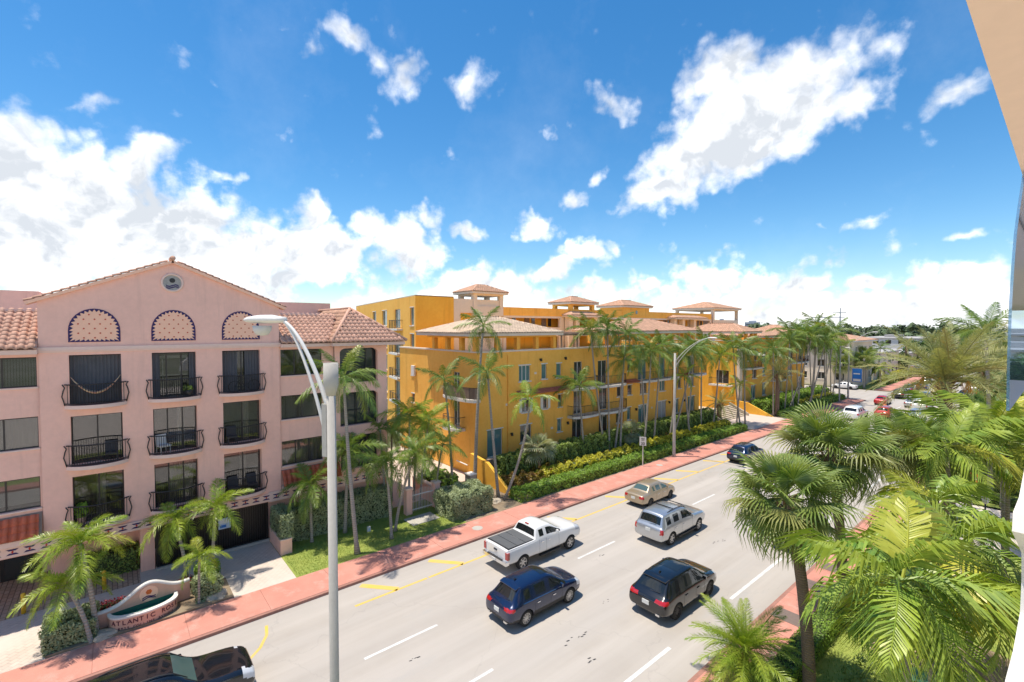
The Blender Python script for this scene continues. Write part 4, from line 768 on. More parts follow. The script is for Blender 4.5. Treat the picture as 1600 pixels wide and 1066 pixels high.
def frond_set():
    FR['slim'] = [feather(2.5, 52, .66, d, MT['frond'], .034, .35, .62, name='frond', seed=i, plume=.35) for i, d in enumerate((.3, .7, 1.1))]
    FR['slimB'] = [feather(2.4, 54, .66, d, MT['frondB'], .034, .35, .55, name='frond', seed=i+5, plume=.4) for i, d in enumerate((.4, .8, 1.15))]
    FR['xmas'] = [feather(1.9, 66, .60, d, MT['frondB'], .030, .55, .42, name='frond', seed=i+9, plume=.55, petiole=.1) for i, d in enumerate((.75, 1.1, 1.4))]
    FR['xmasD'] = [feather(1.9, 66, .60, d, MT['frond'], .032, .5, .45, name='frond', seed=i+9, plume=.55, petiole=.1) for i, d in enumerate((.7, 1.05, 1.35))]
    FR['big'] = [feather(2.7, 32, 1.2, d, MT['frondF'], .080, .22, .62, .14, name='frond', seed=i+20, plume=.28) for i, d in enumerate((.4, .75, 1.0, 1.25))]
    FR['date'] = [feather(3.4, 80, .52, d, MT['frondD'], .024, .6, .2, .05, name='frond', seed=i+30, plume=.5) for i, d in enumerate((.2, .55, .95))]
    FR['pygmy'] = [feather(1.7, 64, .34, d, MT['frondB'], .017, .42, .25, .05, name='frond', seed=i+40, plume=.35) for i, d in enumerate((.4, .8, 1.15))]
    FR['fan'] = [fanleaf(1.2, 40, MT['fan'], p, d, .40, i, arc=2.5) for i, (p, d) in enumerate(((1.05, .22), (1.2, .45), (1.0, .8)))]
    FR['fanwide'] = [fanleaf(1.3, 22, MT['frondF'], p, d, .62, i+4, arc=1.5) for i, (p, d) in enumerate(((1.0, .2), (1.1, .4), (1.2, .6)))]
    FR['fanS'] = [fanleaf(.95, 26, MT['fanS'], .7, d, .5, i+8, arc=2.2) for i, d in enumerate((.15, .35, .6))]
    FR['dead'] = [fanleaf(.8, 16, MT['fibre'], .5, .9, .35, 3, arc=1.0)]
frond_set()
TRUNK_N = [0]
def palm(name, label, base, hub, kind, n, scale=1.0, r0=.11, r1=.075, tm='trunk', group=None, lo=-.55, hi=1.25, shaft=.0, curve=.25, wind=None, skirt=0, boots=0, flower=False, fruit=0):
    """tapered curved trunk, crown of separate fronds sharing a few frond meshes"""
    t = thing(name, label, 'palm tree', (base[0], base[1], .08), 0, group); rd = random.Random(int(base[0]*131+base[1]*977))
    H = Vector((hub[0]-base[0], hub[1]-base[1], hub[2]-.08)); mid = Vector((H.x*curve, H.y*curve, H.z*.55))
    pts = []; N = 14
    for i in range(N+1):
        q = i/N; pts.append(Vector((0, 0, 0))*(1-q)**2+mid*2*q*(1-q)+H*q*q)
    rr = [r0*1.45 if i == 0 else r0+(r1-r0)*(i/N) for i in range(N+1)]
    MB().tube(pts, rr, 9).build('trunk', MT[tm], t, True)
    top = H.copy(); ax = (pts[-1]-pts[-2]).normalized()
    if shaft:
        MB().tube([top-ax*.05, top+ax*shaft*.5, top+ax*shaft], [r1*1.25, r1*1.1, r1*.5], 8).build('crownshaft', MT['shaft'], t, True); top = top+ax*shaft*.85
    cr = bpy.data.objects.new('crown', None); COL.objects.link(cr); cr.parent = t; cr.location = top; cr.empty_display_size = .3
    ms = FR[kind]; ga = 2.39996; a0 = rd.uniform(0, 6.28)
    for k in range(n):
        q = (k+.5)/n; pit = hi+(lo-hi)*q**.85+rd.uniform(-.12, .12); az = a0+k*ga+rd.uniform(-.2, .2)
        if wind is not None:
            d = (az-wind+math.pi) % (2*math.pi)-math.pi; az = wind+d*.62; pit += .15
        me = ms[min(len(ms)-1, int(q*len(ms)))]; s = scale*rd.uniform(.86, 1.1)*(.8 if q < .12 else 1)
        o = obj(ms[0].name.split('.')[0], me, cr, (0, 0, rd.uniform(-.06, .06)*scale), None, s); o.rotation_euler = (pit, rd.uniform(-.25, .25), az-math.pi/2); o.rotation_mode = 'XYZ'
    for k in range(skirt):
        az = a0+k*2.1; o = obj('dead_frond', FR['dead'][0], cr, (0, 0, -.15), (-1.25-rd.uniform(0, .25), 0, az), scale*rd.uniform(.8, 1.1))
    if boots:
        mb = MB(); 
        for k in range(boots):
            az = k*ga; z = -.1-.9*scale*(k/boots); R = r1*1.05; v = Vector((math.cos(az), math.sin(az), 0))
            mb.tube([v*R*.7+Vector((0, 0, z-.12)), v*(R*1.35)+Vector((0, 0, z+.10)), v*(R*1.9)+Vector((0, 0, z+.26))], [.06, .05, .02], 4)
        mb.build('leaf_bases', MT['fibre'], cr)
    if fruit:
        mb = MB()
        for k in range(fruit):
            a = k*.9+rd.uniform(-.2, .2); p0 = Vector((math.cos(a)*.2, math.sin(a)*.2, -.1)); e = Vector((math.cos(a), math.sin(a), 0))
            mb.tube([p0, p0+e*.5+Vector((0, 0, .35)), p0+e*.95+Vector((0, 0, .25))], [.03, .022, .015], 4, False)
            for j in range(14): mb.tube([p0+e*.9+Vector((0, 0, .27)), p0+e*(1.0+.1*(j%3))+Vector((rd.uniform(-.2, .2), rd.uniform(-.2, .2), -.15)), p0+e*(1.0+.1*(j%3))+Vector((rd.uniform(-.25, .25), rd.uniform(-.25, .25), -.55))], [.012, .012, .02], 3, False)
        mb.build('fruit_stalk', MT['fruit'], cr)
    if flower:
        mb = MB()
        for k in range(26):
            a = rd.uniform(0, 6.28); p0 = Vector((0, 0, -shaft*.9-.05)); d = Vector((math.cos(a), math.sin(a), rd.uniform(-.5, .3))).normalized()
            mb.tube([p0, p0+d*.3*scale, p0+d*.55*scale+Vector((0, 0, -.15))], [.012, .01, .006], 3, False)
        mb.build('flower_stalk', MT['flower'], cr)
    return t
def broad_tree(name, label, base, h, r, mat, n=2600, size=.2, group=None, trunk_r=.14, crown0=.35, cat='tree'):
    """tapered trunk, limbs and a crown of leaf clumps with gaps"""
    t = thing(name, label, cat, (base[0], base[1], .0), 0, group); rd = random.Random(int(base[0]*17+base[1]*71)); g = np.random.default_rng(int(abs(base[0]*17+base[1]*71)))
    mb = MB(); mb.tube([(0, 0, 0), (.05*h*rd.uniform(-1, 1), .05*h*rd.uniform(-1, 1), h*.3), (0, 0, h*.6)], [trunk_r, trunk_r*.8, trunk_r*.4], 8)
    cl = []
    for k in range(15):
        a = rd.uniform(0, 6.28); q = rd.uniform(.15, 1)**.6; z = crown0+(1-crown0)*rd.uniform(.05, .95); w_ = math.sin(math.pi*min(.95, max(.12, (z-crown0)/(1-crown0)*.85+.12)))
        c = Vector((math.cos(a)*r*q*w_, math.sin(a)*r*q*w_, z*h)); cl.append((c, r*rd.uniform(.26, .46)))
        if k < 8: mb.tube([(0, 0, h*rd.uniform(.25, .5)), c*.55+Vector((0, 0, h*.18)), c], [trunk_r*.5, trunk_r*.3, trunk_r*.1], 5, False)
    mb.build('trunk', MT['trunkB'], t, True)
    P = []; Nn = []
    for c, cr_ in cl:
        m = n//len(cl); d = g.normal(0, 1, (m, 3)); d /= np.linalg.norm(d, axis=1)[:, None]; k = g.uniform(.3, 1, (m, 1))**.45; P.append(np.array(c)+d*k*cr_*np.array([1, 1, .75])); Nn.append(d+np.array([0, 0, .5]))
    tag(obj('crown', leaf_cloud(np.vstack(P), np.vstack(Nn), size, mat, 'crown'), t), kind='stuff'); return t
def rock(name, label, loc, s, seed=0):
    r = random.Random(seed); bm = bmesh.new(); bmesh.ops.create_icosphere(bm, subdivisions=3, radius=1)
    for v in bm.verts:
        p = v.co; f = .75+.18*math.sin(p.x*3.1+seed)+.14*math.sin(p.y*4.3+seed*2)+.10*math.sin(p.z*5.2+p.x*3)+r.uniform(-.03, .03); v.co = Vector((p.x*s[0]*f, p.y*s[1]*f, max(-.25, p.z)*s[2]*f))
    me = bpy.data.meshes.new(name); bm.to_mesh(me); bm.free(); me.materials.append(MT['rock']); return tag(obj(name, me, None, loc), label, 'rock')
balcony_things()
# ================================================================ orange apartment buildings
OX = -32.5
def iron_balcony(b, x, y0, y1, z, d=1.1, curved=True, skirt=None, side=None):
    """projecting slab with a rounded front and an iron railing; side: None faces +X"""
    n = 10; out = []
    yc, hw = (y0+y1)/2, (y1-y0)/2
    for k in range(n+1):
        f = 2*k/n-1; out.append((x+d*(1-.38*abs(f)**3 if curved else 1), yc+hw*f))
    pl = [(x-.02, y0)]+out+[(x-.02, y1)]
    P = (lambda a, c: (a, c)) if side is None else side
    s = MB().prism([(*P(*p), z-.22) for p in pl], (0, 0, .22)).build('balcony_slab', MT['white'], b)
    rl = MB(); ins = [(p[0]-.06, p[1]) for p in out]; path = [(x, ins[0][1]+.04)]+ins+[(x, ins[-1][1]-.04)]
    rl.tube([(*P(*p), z+1.02) for p in path], .028, 5); rl.tube([(*P(*p), z+.1) for p in path], .02, 4)
    for k, p in enumerate(path[1:-1]):
        if k % 3 == 0: rl.tube([(*P(*p), z), (*P(*p), z+1.02)], .025, 4)
    rl.build('railing', MT['dark'], s, True); bars = MB()
    L = [Vector((p[0], p[1], 0)) for p in path]
    for a, c in zip(L[:-1], L[1:]):
        m = max(1, int((c-a).length/.13))
        for t in range(m):
            q = a.lerp(c, t/m); bars.tube([(*P(q.x, q.y), z+.1), (*P(q.x, q.y), z+1.02)], .011, 3, False)
    bars.build('railing_bars', MT['dark'], s)
    if skirt:
        m = MB()
        for a, c in zip(path[:-1], path[1:]): m.add([(*P(*a), z+.12), (*P(*c), z+.12), (*P(*c), z+.98), (*P(*a), z+.98)], [(0, 1, 2, 3)])
        m.build('reed_screen', MT[skirt], s)
    return s
def owin(b, o, u, n, a0, a1, z0, z1, div, kind='glassT', shutter=False, d=.12, frame='white', sill=True, transom=None):
    """window set in an opening of a wall: frame, panes, sill, lintel, shutters"""
    o, u, n = Vector(o), Vector(u), Vector(n)
    def bx(mb, p0, p1, h0, h1, q0, q1):
        A = o+u*p0+n*q0; mb.prism([A+Vector((0,0,h0)), o+u*p1+n*q0+Vector((0,0,h0)), o+u*p1+n*q0+Vector((0,0,h1)), A+Vector((0,0,h1))], n*(q1-q0))
    f = MB(); e = .05
    bx(f, a0, a1, z1-e, z1, -d-.02, -d+.05); bx(f, a0, a1, z0, z0+e, -d-.02, -d+.05)
    us = [a0+(a1-a0)*i/div for i in range(div+1)]
    for q in us: bx(f, max(a0, q-.028), min(a1, q+.028), z0+e, z1-e, -d-.02, -d+.05)
    if transom: bx(f, a0+.03, a1-.03, transom-.025, transom+.025, -d-.01, -d+.04)
    w_ = f.build('window', MT[frame], b)
    for q, r in zip(us[:-1], us[1:]):
        m = MB(); bx(m, q+.028, r-.028, z0+e, z1-e, -d-.005, -d+.005); m.build('pane', MT[kind], w_)
    if sill:
        m = MB(); bx(m, a0-.10, a1+.10, z0-.10, z0-.004, -.05, .08); m.build('window_sill', MT['white'], w_)
        m = MB(); bx(m, a0-.08, a1+.08, z1+.004, z1+.09, -.04, .045); m.build('lintel', MT['white'], w_)
    if shutter:
        for p, q in ((a0-.34, a0-.02), (a1+.02, a1+.34)):
            m = MB(); bx(m, p, q, z0, z1, .004, .05)
            for k in range(8): bx(m, p+.03, q-.03, z0+.06+k*(z1-z0-.1)/8, z0+.12+k*(z1-z0-.1)/8, .05, .062)
            m.build('shutter', MT['white'], w_)
def lantern(b, x, y, z): 
    MB().box(x, x+.10, y-.06, y+.06, z-.05, z+.08).prism([(x+.1, y-.09, z-.16), (x+.1, y+.09, z-.16), (x+.1, y+.06, z+.12), (x+.1, y-.06, z+.12)], (.14, 0, 0)).build('wall_lantern', MT['dark'], b)
def awning(b, y0, y1, z, x=None):
    x = OX if x is None else x
    roof_plane(b, [(x+.75, y0, z-.32), (x+.75, y1, z-.32), (x, y1, z), (x, y0, z)], 'join', MT['tileRj'], .28, .36)
def orange_front():
    b = thing('orange_apartment_building', 'orange stucco apartment building with roof pavilion and iron balconies behind the tall palms', 'building')
    u, n = (0, 1, 0), (1, 0, 0); o = (OX, 0, 0)
    # openings: y0,y1,z0,z1,div,glass,shutter,sill
    W = [(28.35, 29.75, 7.95, 9.40, 3, 'glassT', 0, 1), (31.2, 31.9, 7.98, 9.40, 1, 'glassT', 0, 1), (33.2, 33.9, 7.95, 9.36, 1, 'glassT', 0, 1), (35.75, 37.0, 6.82, 9.40, 2, 'glass', 0, 0), (39.5, 41.0, 6.82, 9.34, 2, 'glass', 0, 0),
     (28.7, 29.7, 5.06, 6.29, 2, 'glass', 1, 1), (31.4, 32.0, 5.10, 6.29, 1, 'glass', 1, 1), (33.45, 34.0, 5.06, 6.29, 1, 'glass', 0, 1), (35.7, 37.0, 4.02, 6.40, 2, 'glass', 0, 0), (39.7, 41.1, 4.02, 6.40, 2, 'glass', 0, 0),
     (24.7, 26.4, 1.55, 3.95, 2, 'glassT', 0, 1), (28.5, 29.9, 2.26, 3.88, 2, 'glass', 0, 1), (33.35, 34.0, 2.6, 3.87, 1, 'glassT', 0, 1), (35.5, 37.0, 1.4, 3.60, 2, 'glass', 0, 0), (39.7, 41.2, 1.4, 3.60, 2, 'glass', 0, 0),
     (44.7, 45.4, 2.3, 3.74, 1, 'glassT', 0, 1), (42.8, 43.6, 5.16, 6.26, 1, 'glass', 0, 1), (44.75, 45.6, 5.16, 6.3, 1, 'glass', 0, 1), (46.75, 48.4, 6.72, 9.24, 2, 'glassT', 0, 0), (51.3, 52.4, 6.72, 9.22, 1, 'glassT', 0, 0), (47.15, 48.55, 5.03, 6.36, 3, 'glass', 0, 1), (51.2, 52.5, 5.03, 6.30, 2, 'glassT', 0, 1),
     (46.85, 48.7, 1.5, 3.73, 2, 'glassT', 0, 1), (50.95, 52.8, 1.5, 3.76, 2, 'blind', 0, 1), (54.9, 55.7, 1.9, 3.7, 1, 'glassT', 0, 1), (57.7, 59.6, 6.72, 9.15, 2, 'glass', 0, 0), (55.4, 56.2, 5.0, 6.2, 1, 'glass', 0, 1), (58.0, 59.5, 5.03, 6.3, 2, 'glassT', 0, 1), (57.9, 59.7, 1.5, 3.7, 2, 'glassT', 0, 1), (42.7, 43.6, 2.2, 3.3, 1, 'glass', 0, 1), (54.6, 55.4, 7.9, 9.2, 1, 'glassT', 0, 1), (44.7, 45.5, 7.9, 9.2, 1, 'glass', 0, 1)]
    facade('wall', MT['orange'], b, o, u, n, (23.6, 60.8), (0, 10.72), [w[:4] for w in W], .22)
    for w in W: owin(b, o, u, n, *w[:4], w[4], w[5], w[6], .16, 'white', bool(w[7]), None)
    S = [(3.2, 3.75, 8.25, 9.0, 1, 'glass', 0, 1)]
    facade('wall', MT['orange'], b, (-46.5, 23.6, 0), (1, 0, 0), (0, -1, 0), (0, 14.0), (0, 10.72), [(10.4, 11.4, 6.82, 8.9), (10.4, 11.4, 4.02, 6.3), (2.6, 3.2, 8.0, 8.9), (2.6, 3.2, 5.2, 6.1)], .22)
    for w in ((10.4, 11.4, 6.82, 8.9), (10.4, 11.4, 4.02, 6.3), (2.6, 3.2, 8.0, 8.9), (2.6, 3.2, 5.2, 6.1)): owin(b, (-46.5, 23.6, 0), (1, 0, 0), (0, -1, 0), *w, 2 if w[1]-w[0] > .8 else 1, 'glass', 0, .16, 'white', w[1]-w[0] < .8)
    MB().box(-46.4, OX-.3, 60.3, 60.8, 0, 10.72).box(-46.4, OX-.25, 24, 60.4, 9.6, 9.75).box(OX-.9, OX-.85, 23.9, 60.5, 0, 10.5).build('rear_wall', MT['orange'], b)
    MB().box(OX-.3, OX+.07, 23.5, 60.9, 10.72, 10.86).box(-46.5, OX-.3, 23.5, 23.95, 10.72, 10.86).box(-46.5, OX-.3, 60.5, 60.9, 10.72, 10.86).build('parapet_coping', MT['cream'], b)
    # court side
    facade('wall', MT['orangeD'], b, (OX, 60.81, 0), (-1, 0, 0), (0, 1, 0), (0, 14), (0, 10.72), [], .2)
    iron = [(34.8, 38.9, 6.80), (39.0, 43.6, 6.72), (34.8, 38.9, 4.0), (39.0, 43.6, 3.95), (46.1, 54.6, 6.70), (56.5, 61.5, 6.7)]
    for y0, y1, z in iron: iron_balcony(b, OX, y0, y1, z, 1.15 if z > 5 else 1.3)
    sd = lambda a, c: (c, 23.6-(a-OX))          # balconies on the side wall face -Y
    iron_balcony(b, OX, -36.9, -32.0, 6.8, 1.0, True, 'wood', sd); iron_balcony(b, OX, -36.9, -34.2, 4.0, 1.05, True, None, sd)
    for y0, y1, z in ((28.0, 34.9, 7.1), (43.7, 46.1, 6.95), (54.7, 57.9, 6.95)): awning(b, y0, y1, z)
    for y, z in ((27.4, 3.3), (34.75, 3.35), (46.3, 3.4), (53.3, 3.5), (31.0, 9.85), (34.4, 9.85), (56.8, 3.4)): lantern(b, OX, y, z)
    MB().box(-43.5, -42.9, 23.3, 23.5, 8.0, 9.0).build('wall_unit', MT['white'], b)
    for y in (27.0, 44.0, 54.2): MB().tube([(OX+.06, y, 1.2), (OX+.06, y, 10.3), (OX-.02, y, 10.5)], .045, 6).build('downpipe', MT['orange'], b)
    for y, z in ((30.4, 5.2), (32.6, 3.1), (30.4, 8.6), (50.2, 5.3), (56.9, 8.4), (49.6, 3.2), (26.9, 6.0)): MB().box(OX, OX+.03, y-.14, y+.14, z-.1, z+.1).build('vent', MT['cream'], b)
    # roof terrace pavilions with posts
    for k, (y0, y1, xb) in enumerate(((22.9, 33.5, -41.0), (45.6, 59.9, -41.5))):
        hip_roof(b, xb, OX+.75, y0-.4, y1, 12.42, 1.45, MT['tileP'] if k == 0 else MT['tilej'], .32, .42, 'cream')
        m = max(3, int((y1-y0)/2.5)); pw = MB()
        for i in range(m+1):
            y = y0+.75+(y1-y0-1.25)*i/m; MB().box(OX-.42, OX-.02, y-.2, y+.2, 10.86, 12.2).build('post', MT['orange'], b)
        for i in range(1, 4): MB().box(OX-.2-2.3*i-.2, OX-.2-2.3*i+.2, y0+.72, y0+1.1, 10.86, 12.2).build('post', MT['orange'], b)
        MB().box(xb+.6, OX-.04, y0+.5, y0+.95, 11.98, 12.2).box(OX-.4, OX-.03, y0+.95, y1-.3, 11.98, 12.2).build('beam', MT['orange'], b)
    for y in np.arange(34.2, 45.2, 1.05):
        MB().box(OX-4, OX+.35, y-.05, y+.05, 12.22, 12.36).build('pergola_beam', MT['wood'], b)
    MB().box(OX-.15, OX-.03, 33.6, 45.4, 12.08, 12.215).box(OX-3.9, OX-3.8, 33.6, 45.4, 12.08, 12.215).build('pergola_rail', MT['wood'], b)
    for y in (34.0, 36.3, 38.6, 40.9, 43.2, 45.2): MB().box(OX-.15, OX-.03, y-.06, y+.06, 10.86, 12.08).build('pergola_post', MT['wood'], b)
    # raised patio edge and stair walls
    MB().box(-31.25, -31.05, 26.6, 60, 0, 1.95).build('patio_wall', MT['orange'], b); MB().box(-31.3, -31.0, 26.6, 60, 1.95, 2.03).build('patio_coping', MT['white'], b)
    MB().box(OX, -31.25, 24, 60, 0, 1.25).build('patio', MT['landing'], b)
    MB().prism([(OX, 22.9, .05), (-27.3, 22.9, .05), (-27.3, 22.9, .25), (-30.2, 22.9, 2.0), (OX, 22.9, 2.3)], (0, .28, 0)).build('stair_wall', MT['orangeD'], b)
    MB().box(-31.2, -30.9, 23.6, 26.5, 1.0, 1.95).box(-31.2, -30.9, 23.2, 26.5, 0, 1.0).build('stair_railing', MT['wood'], b)
    MB().tube([(-35.0, 23.2, 1.1), (-32.9, 22.9, 1.2)], .05, 6).build('handrail', MT['white'], b)
    return b
def orange_second():
    b = thing('orange_apartment_building', 'second orange stucco building with bright side wall beyond the entrance court', 'building')
    u, n, o = (0, 1, 0), (1, 0, 0), (OX, 0, 0); y0 = 72.4
    W = [(73.3, 74.2, 8.0, 9.4, 1, 'glass', 0, 1), (75.5, 76.6, 7.6, 9.5, 1, 'glass', 0, 1), (78.0, 78.9, 7.6, 9.5, 1, 'glass', 0, 1), (81.0, 82.5, 7.0, 9.1, 2, 'glassT', 0, 1), (74.2, 75.4, 4.6, 6.2, 1, 'glass', 0, 1), (77.4, 79.0, 4.7, 6.1, 2, 'glass', 0, 1), (81.2, 82.4, 4.9, 6.2, 1, 'glassT', 0, 1), (77.0, 78.8, 1.5, 3.6, 2, 'glassT', 0, 1), (81.2, 82.6, 1.7, 3.7, 2, 'glassT', 0, 1), (85, 88.5, 4.0, 6.1, 3, 'glass', 0, 0), (92.6, 94.2, 6.8, 9.2, 2, 'glass', 0, 1), (97.0, 98.6, 6.8, 9.2, 2, 'glass', 0, 0), (101.5, 103, 6.8, 9.2, 2, 'glass', 0, 1), (92, 94, 4.2, 6, 2, 'glass', 0, 1), (97, 99, 1.6, 3.6, 2, 'glassT', 0, 1), (86.2, 87.4, 7.2, 9.2, 1, 'glass', 0, 1), (103.4, 104.8, 4.4, 6.0, 1, 'glass', 0, 1), (88, 89.5, 1.6, 3.6, 1, 'glass', 0, 1)]
    W = [w for w in W if w[1] < 100.5]
    facade('wall', MT['orange'], b, o, u, n, (y0, 100.2), (0, 10.72), [w[:4] for w in W], .22)
    for w in W: owin(b, o, u, n, *w[:4], w[4], w[5], w[6], .16, 'white', bool(w[7]))
    S = [(10.6, 12.6, 4.1, 6.2)]
    facade('wall', MT['orangeD'], b, (-46.5, y0, 0), (1, 0, 0), (0, -1, 0), (0, 14), (0, 10.72), S, .22)
    for w in S: owin(b, (-46.5, y0, 0), (1, 0, 0), (0, -1, 0), *w, 2, 'glass', 0, .16, 'white', False)
    sd = lambda a, c: (c, y0-(a-OX)); iron_balcony(b, OX, -36.6, -33.2, 4.0, 1.0, False, None, sd)
    MB().box(-46.4, -46.3, y0, 100.2, 0, 10.7).box(-46.4, OX, 100.1, 100.2, 0, 10.7).box(-46.4, OX-.25, y0+.3, 100, 9.6, 9.7).box(OX-.9, OX-.85, y0+.3, 100, 0, 10.5).build('rear_wall', MT['orange'], b)
    MB().box(OX-.3, OX+.07, y0-.1, 100.3, 10.72, 10.86).box(-46.5, OX-.3, y0-.1, y0+.3, 10.72, 10.86).build('parapet_coping', MT['cream'], b)
    MB().box(OX-.15, OX+.30, y0-.12, y0+.85, 0, 10.70).build('corner_pier', MT['cream'], b)
    for a, c, z in ((73.6, 79.3, 6.55), (92, 101, 6.5), (84.5, 89, 3.9)): iron_balcony(b, OX, a, min(c, 100), z, 1.2)
    awning(b, 101-2.4, 100.2, 6.9)
    hip_roof(b, -42, OX+.7, 61.8+11, 79.2, 12.15, 1.25, MT['tilej'], .34, .45, 'cream')
    for y in (73.4, 75.4, 77.4, 78.8):
        MB().box(OX-.42, OX-.02, y-.2, y+.2, 10.86, 12.0).build('post', MT['orange'], b)
    hip_roof(b, -41, OX+.5, 80.5, 92, 11.4, 1.1, MT['tilej'], .36, .48, 'cream'); hip_roof(b, -41, OX+.5, 92.2, 100.0, 11.6, 1.6, MT['tilej'], .36, .48, 'cream')
    MB().prism([(OX, 71.5, .05), (-26.9, 71.5, .05), (-30.6, 71.5, 1.7), (OX, 71.5, 1.9)], (0, .3, 0)).build('stair_wall', MT['orangeD'], b)
    MB().box(-31.4, -31.2, 72.3, 100, 0, 1.7).build('patio_wall', MT['wood'], b)
    return b
def orange_tall():
    b = thing('orange_tower_block', 'taller orange stucco block with roof turrets rising behind the roof pavilion', 'building')
    # west part seen beyond the pink building: slanting side wall, then the wall along the road
    A, Bp = Vector((-46.5, 25.5, 0)), Vector((-79, 32.0, 0)); u = (Bp-A).normalized(); n = Vector((u.y, -u.x, 0)); n = n if n.y < 0 else -n
    H = []
    for k in range(5):
        z0 = 13.1-2.95*k
        for a0, a1, s in ((.5, 1.9, 0), (6.0, 8.5, 1), (12.3, 14.8, 0), (18.5, 20.6, 0)): H.append((a0, a1, z0 if s == 0 else z0-.35, z0+2.0, s))
    facade('wall', MT['orange'], b, A, u, n, (0, 33), (0, 16.4), [h[:4] for h in H if h[2] > .1], .25)
    for h in H:
        if h[2] > .1: owin(b, A, u, n, *h[:4], 2 if h[4] else 1, 'glassT', 0, .2, 'white', not h[4])
    for k in range(4):
        z = 12.72-2.95*k; P = lambda a, c: tuple((A+u*c+n*a)[:2]); iron_balcony(b, 0, 5.0, 8.9, z, .7, False, None, P)
    facade('wall', MT['orangeD'], b, (-46.5, 25.5, 0), (0, 1, 0), (1, 0, 0), (0, 5.0), (9.5, 16.4), [], .2)
    MB().prism([(-46.5, 25.5, 16.35), (-46.5, 30.5, 16.35), (-79, 37, 16.35), (-79, 32, 16.35)], (0, 0, .12)).build('flat_roof', MT['cream'], b)
    facade('wall', MT['cream'], b, (-46.6, 30.5, 0), (0, 1, 0), (1, 0, 0), (0, 7.4), (9.5, 16.25), [(1.0, 3.3, 12.6, 14.6)], .3)
    MB().box(-47.2, -47.1, 31, 35, 12, 15).build('room_back', MT['orangeD'], b)
    # long rear wing with open corridors
    hol = [(y, y+9.8, 12.85, 14.1) for y in (38.4,)]+[(50.6, 54.0, 12.85, 14.1), (56.8, 66.4, 12.85, 14.1), (67.0, 78.2, 12.85, 14.1), (79, 83, 12.85, 14.1), (84, 91.0, 12.85, 14.1), (38.4, 48.0, 10.0, 11.6), (50.6, 66.0, 10.0, 11.6), (67, 91, 10.0, 11.6)]
    facade('wall', MT['cream'], b, (-46.5, 0, 0), (0, 1, 0), (1, 0, 0), (37.9, 91.5), (9.0, 14.38), hol, .35)
    facade('wall', MT['orange'], b, (-46.48, 0, 0), (0, 1, 0), (1, 0, 0), (37.9, 91.5), (14.38, 15.45), [], .3)
    MB().box(-48.3, -48.2, 38, 91.4, 9, 15.3).build('corridor_wall', MT['orangeD'], b)
    MB().box(-58, -46.6, 37.9, 91.5, 15.2, 15.4).box(-58, -57.9, 37.9, 91.5, 0, 15.2).build('flat_roof', MT['shingle'], b)
    for y in (39.5, 43.0, 46.2, 52, 59, 62.5, 69, 73, 77, 81, 86, 89):
        w_ = MB().box(-48.2, -48.14, y, y+.9, 12.6, 14.4).build('door', MT['wood'], b); MB().box(-48.2, -48.12, y+1.3, y+1.9, 13.0, 14.1).build('window', MT['glass'], b)
    # turrets
    def turret(y0, y1, x0, x1, z0, z1, mat, rise, roofm, opened):
        if opened:
            t = MB(); p = .55
            for a, c in ((x0, y0), (x0, y1-p), (x1-p, y0), (x1-p, y1-p)): t.box(a, a+p, c, c+p, z0, z1)
            t.box(x0+.01, x1-.01, y0+.01, y1-.01, z1-.35, z1-.02).box(x0+.02, x1-.02, y0+.02, y1-.02, z0, z0+opened); w_ = t.build('turret', MT[mat], b)
        else:
            w_ = MB().box(x0, x1, y0, y1, z0, z1).build('turret', MT[mat], b)
            MB().lathe([(.3, 0), (.3, .06)], 14, (x1, (y0+y1)/2, z1-.9), 'x').build('round_window', MT['glassT'], w_)
        hip_roof(b, x0-.5, x1+.5, y0-.5, y1+.5, z1+.1, rise, roofm, .34, .45, 'cream')
    turret(33.3, 37.9, -49.8, -46.45, 14.3, 17.1, 'cream', .95, MT['tilej'], 1.15); turret(50.2, 55.4, -50, -46.3, 14.9, 16.35, 'orange', .9, MT['tilej'], .4)
    turret(62.5, 69.8, -51, -46.4, 14.6, 16.2, 'orange', 1.0, MT['tilej'], 0); turret(92.5, 103.5, -55, -46.6, 12.0, 16.6, 'cream', 1.4, MT['tilej'], 2.3)
    hip_roof(b, -50, -44.6, 48.6, 55.6, 14.55, .8, MT['tilej'], .34, .45, 'cream'); hip_roof(b, -51, -44.8, 75.5, 87, 14.5, .8, MT['tilej'], .36, .48, 'cream')
    for y in (49.0, 50.4, 54.4, 76.2, 79, 83): MB().box(-46.3, -45.5, y, y+.8, 9, 14.5).build('pillar', MT['cream'], b)
    return b
orange_front(); orange_second(); orange_tall()
def court_steps():
    t = thing('entrance_stairs', 'broad patterned stone stairs climbing to the entrance court between the orange buildings', 'stairs', (-32.4, 66, .1))
    for k in range(8): MB().box(.15+2.2-.3*(k+1), .15+2.2-.3*k, -3.6, 3.6, 0, .155*(k+1)).build('step', MT['stone'], t)
    for s in (-1, 1): MB().prism([(-.2, s*3.8, 0), (2.6, s*3.8, 0), (2.6, s*3.8, .35), (-.2, s*3.8, 1.65)], (0, .25*s, 0)).build('side_wall', MT['stone'], t)
court_steps()
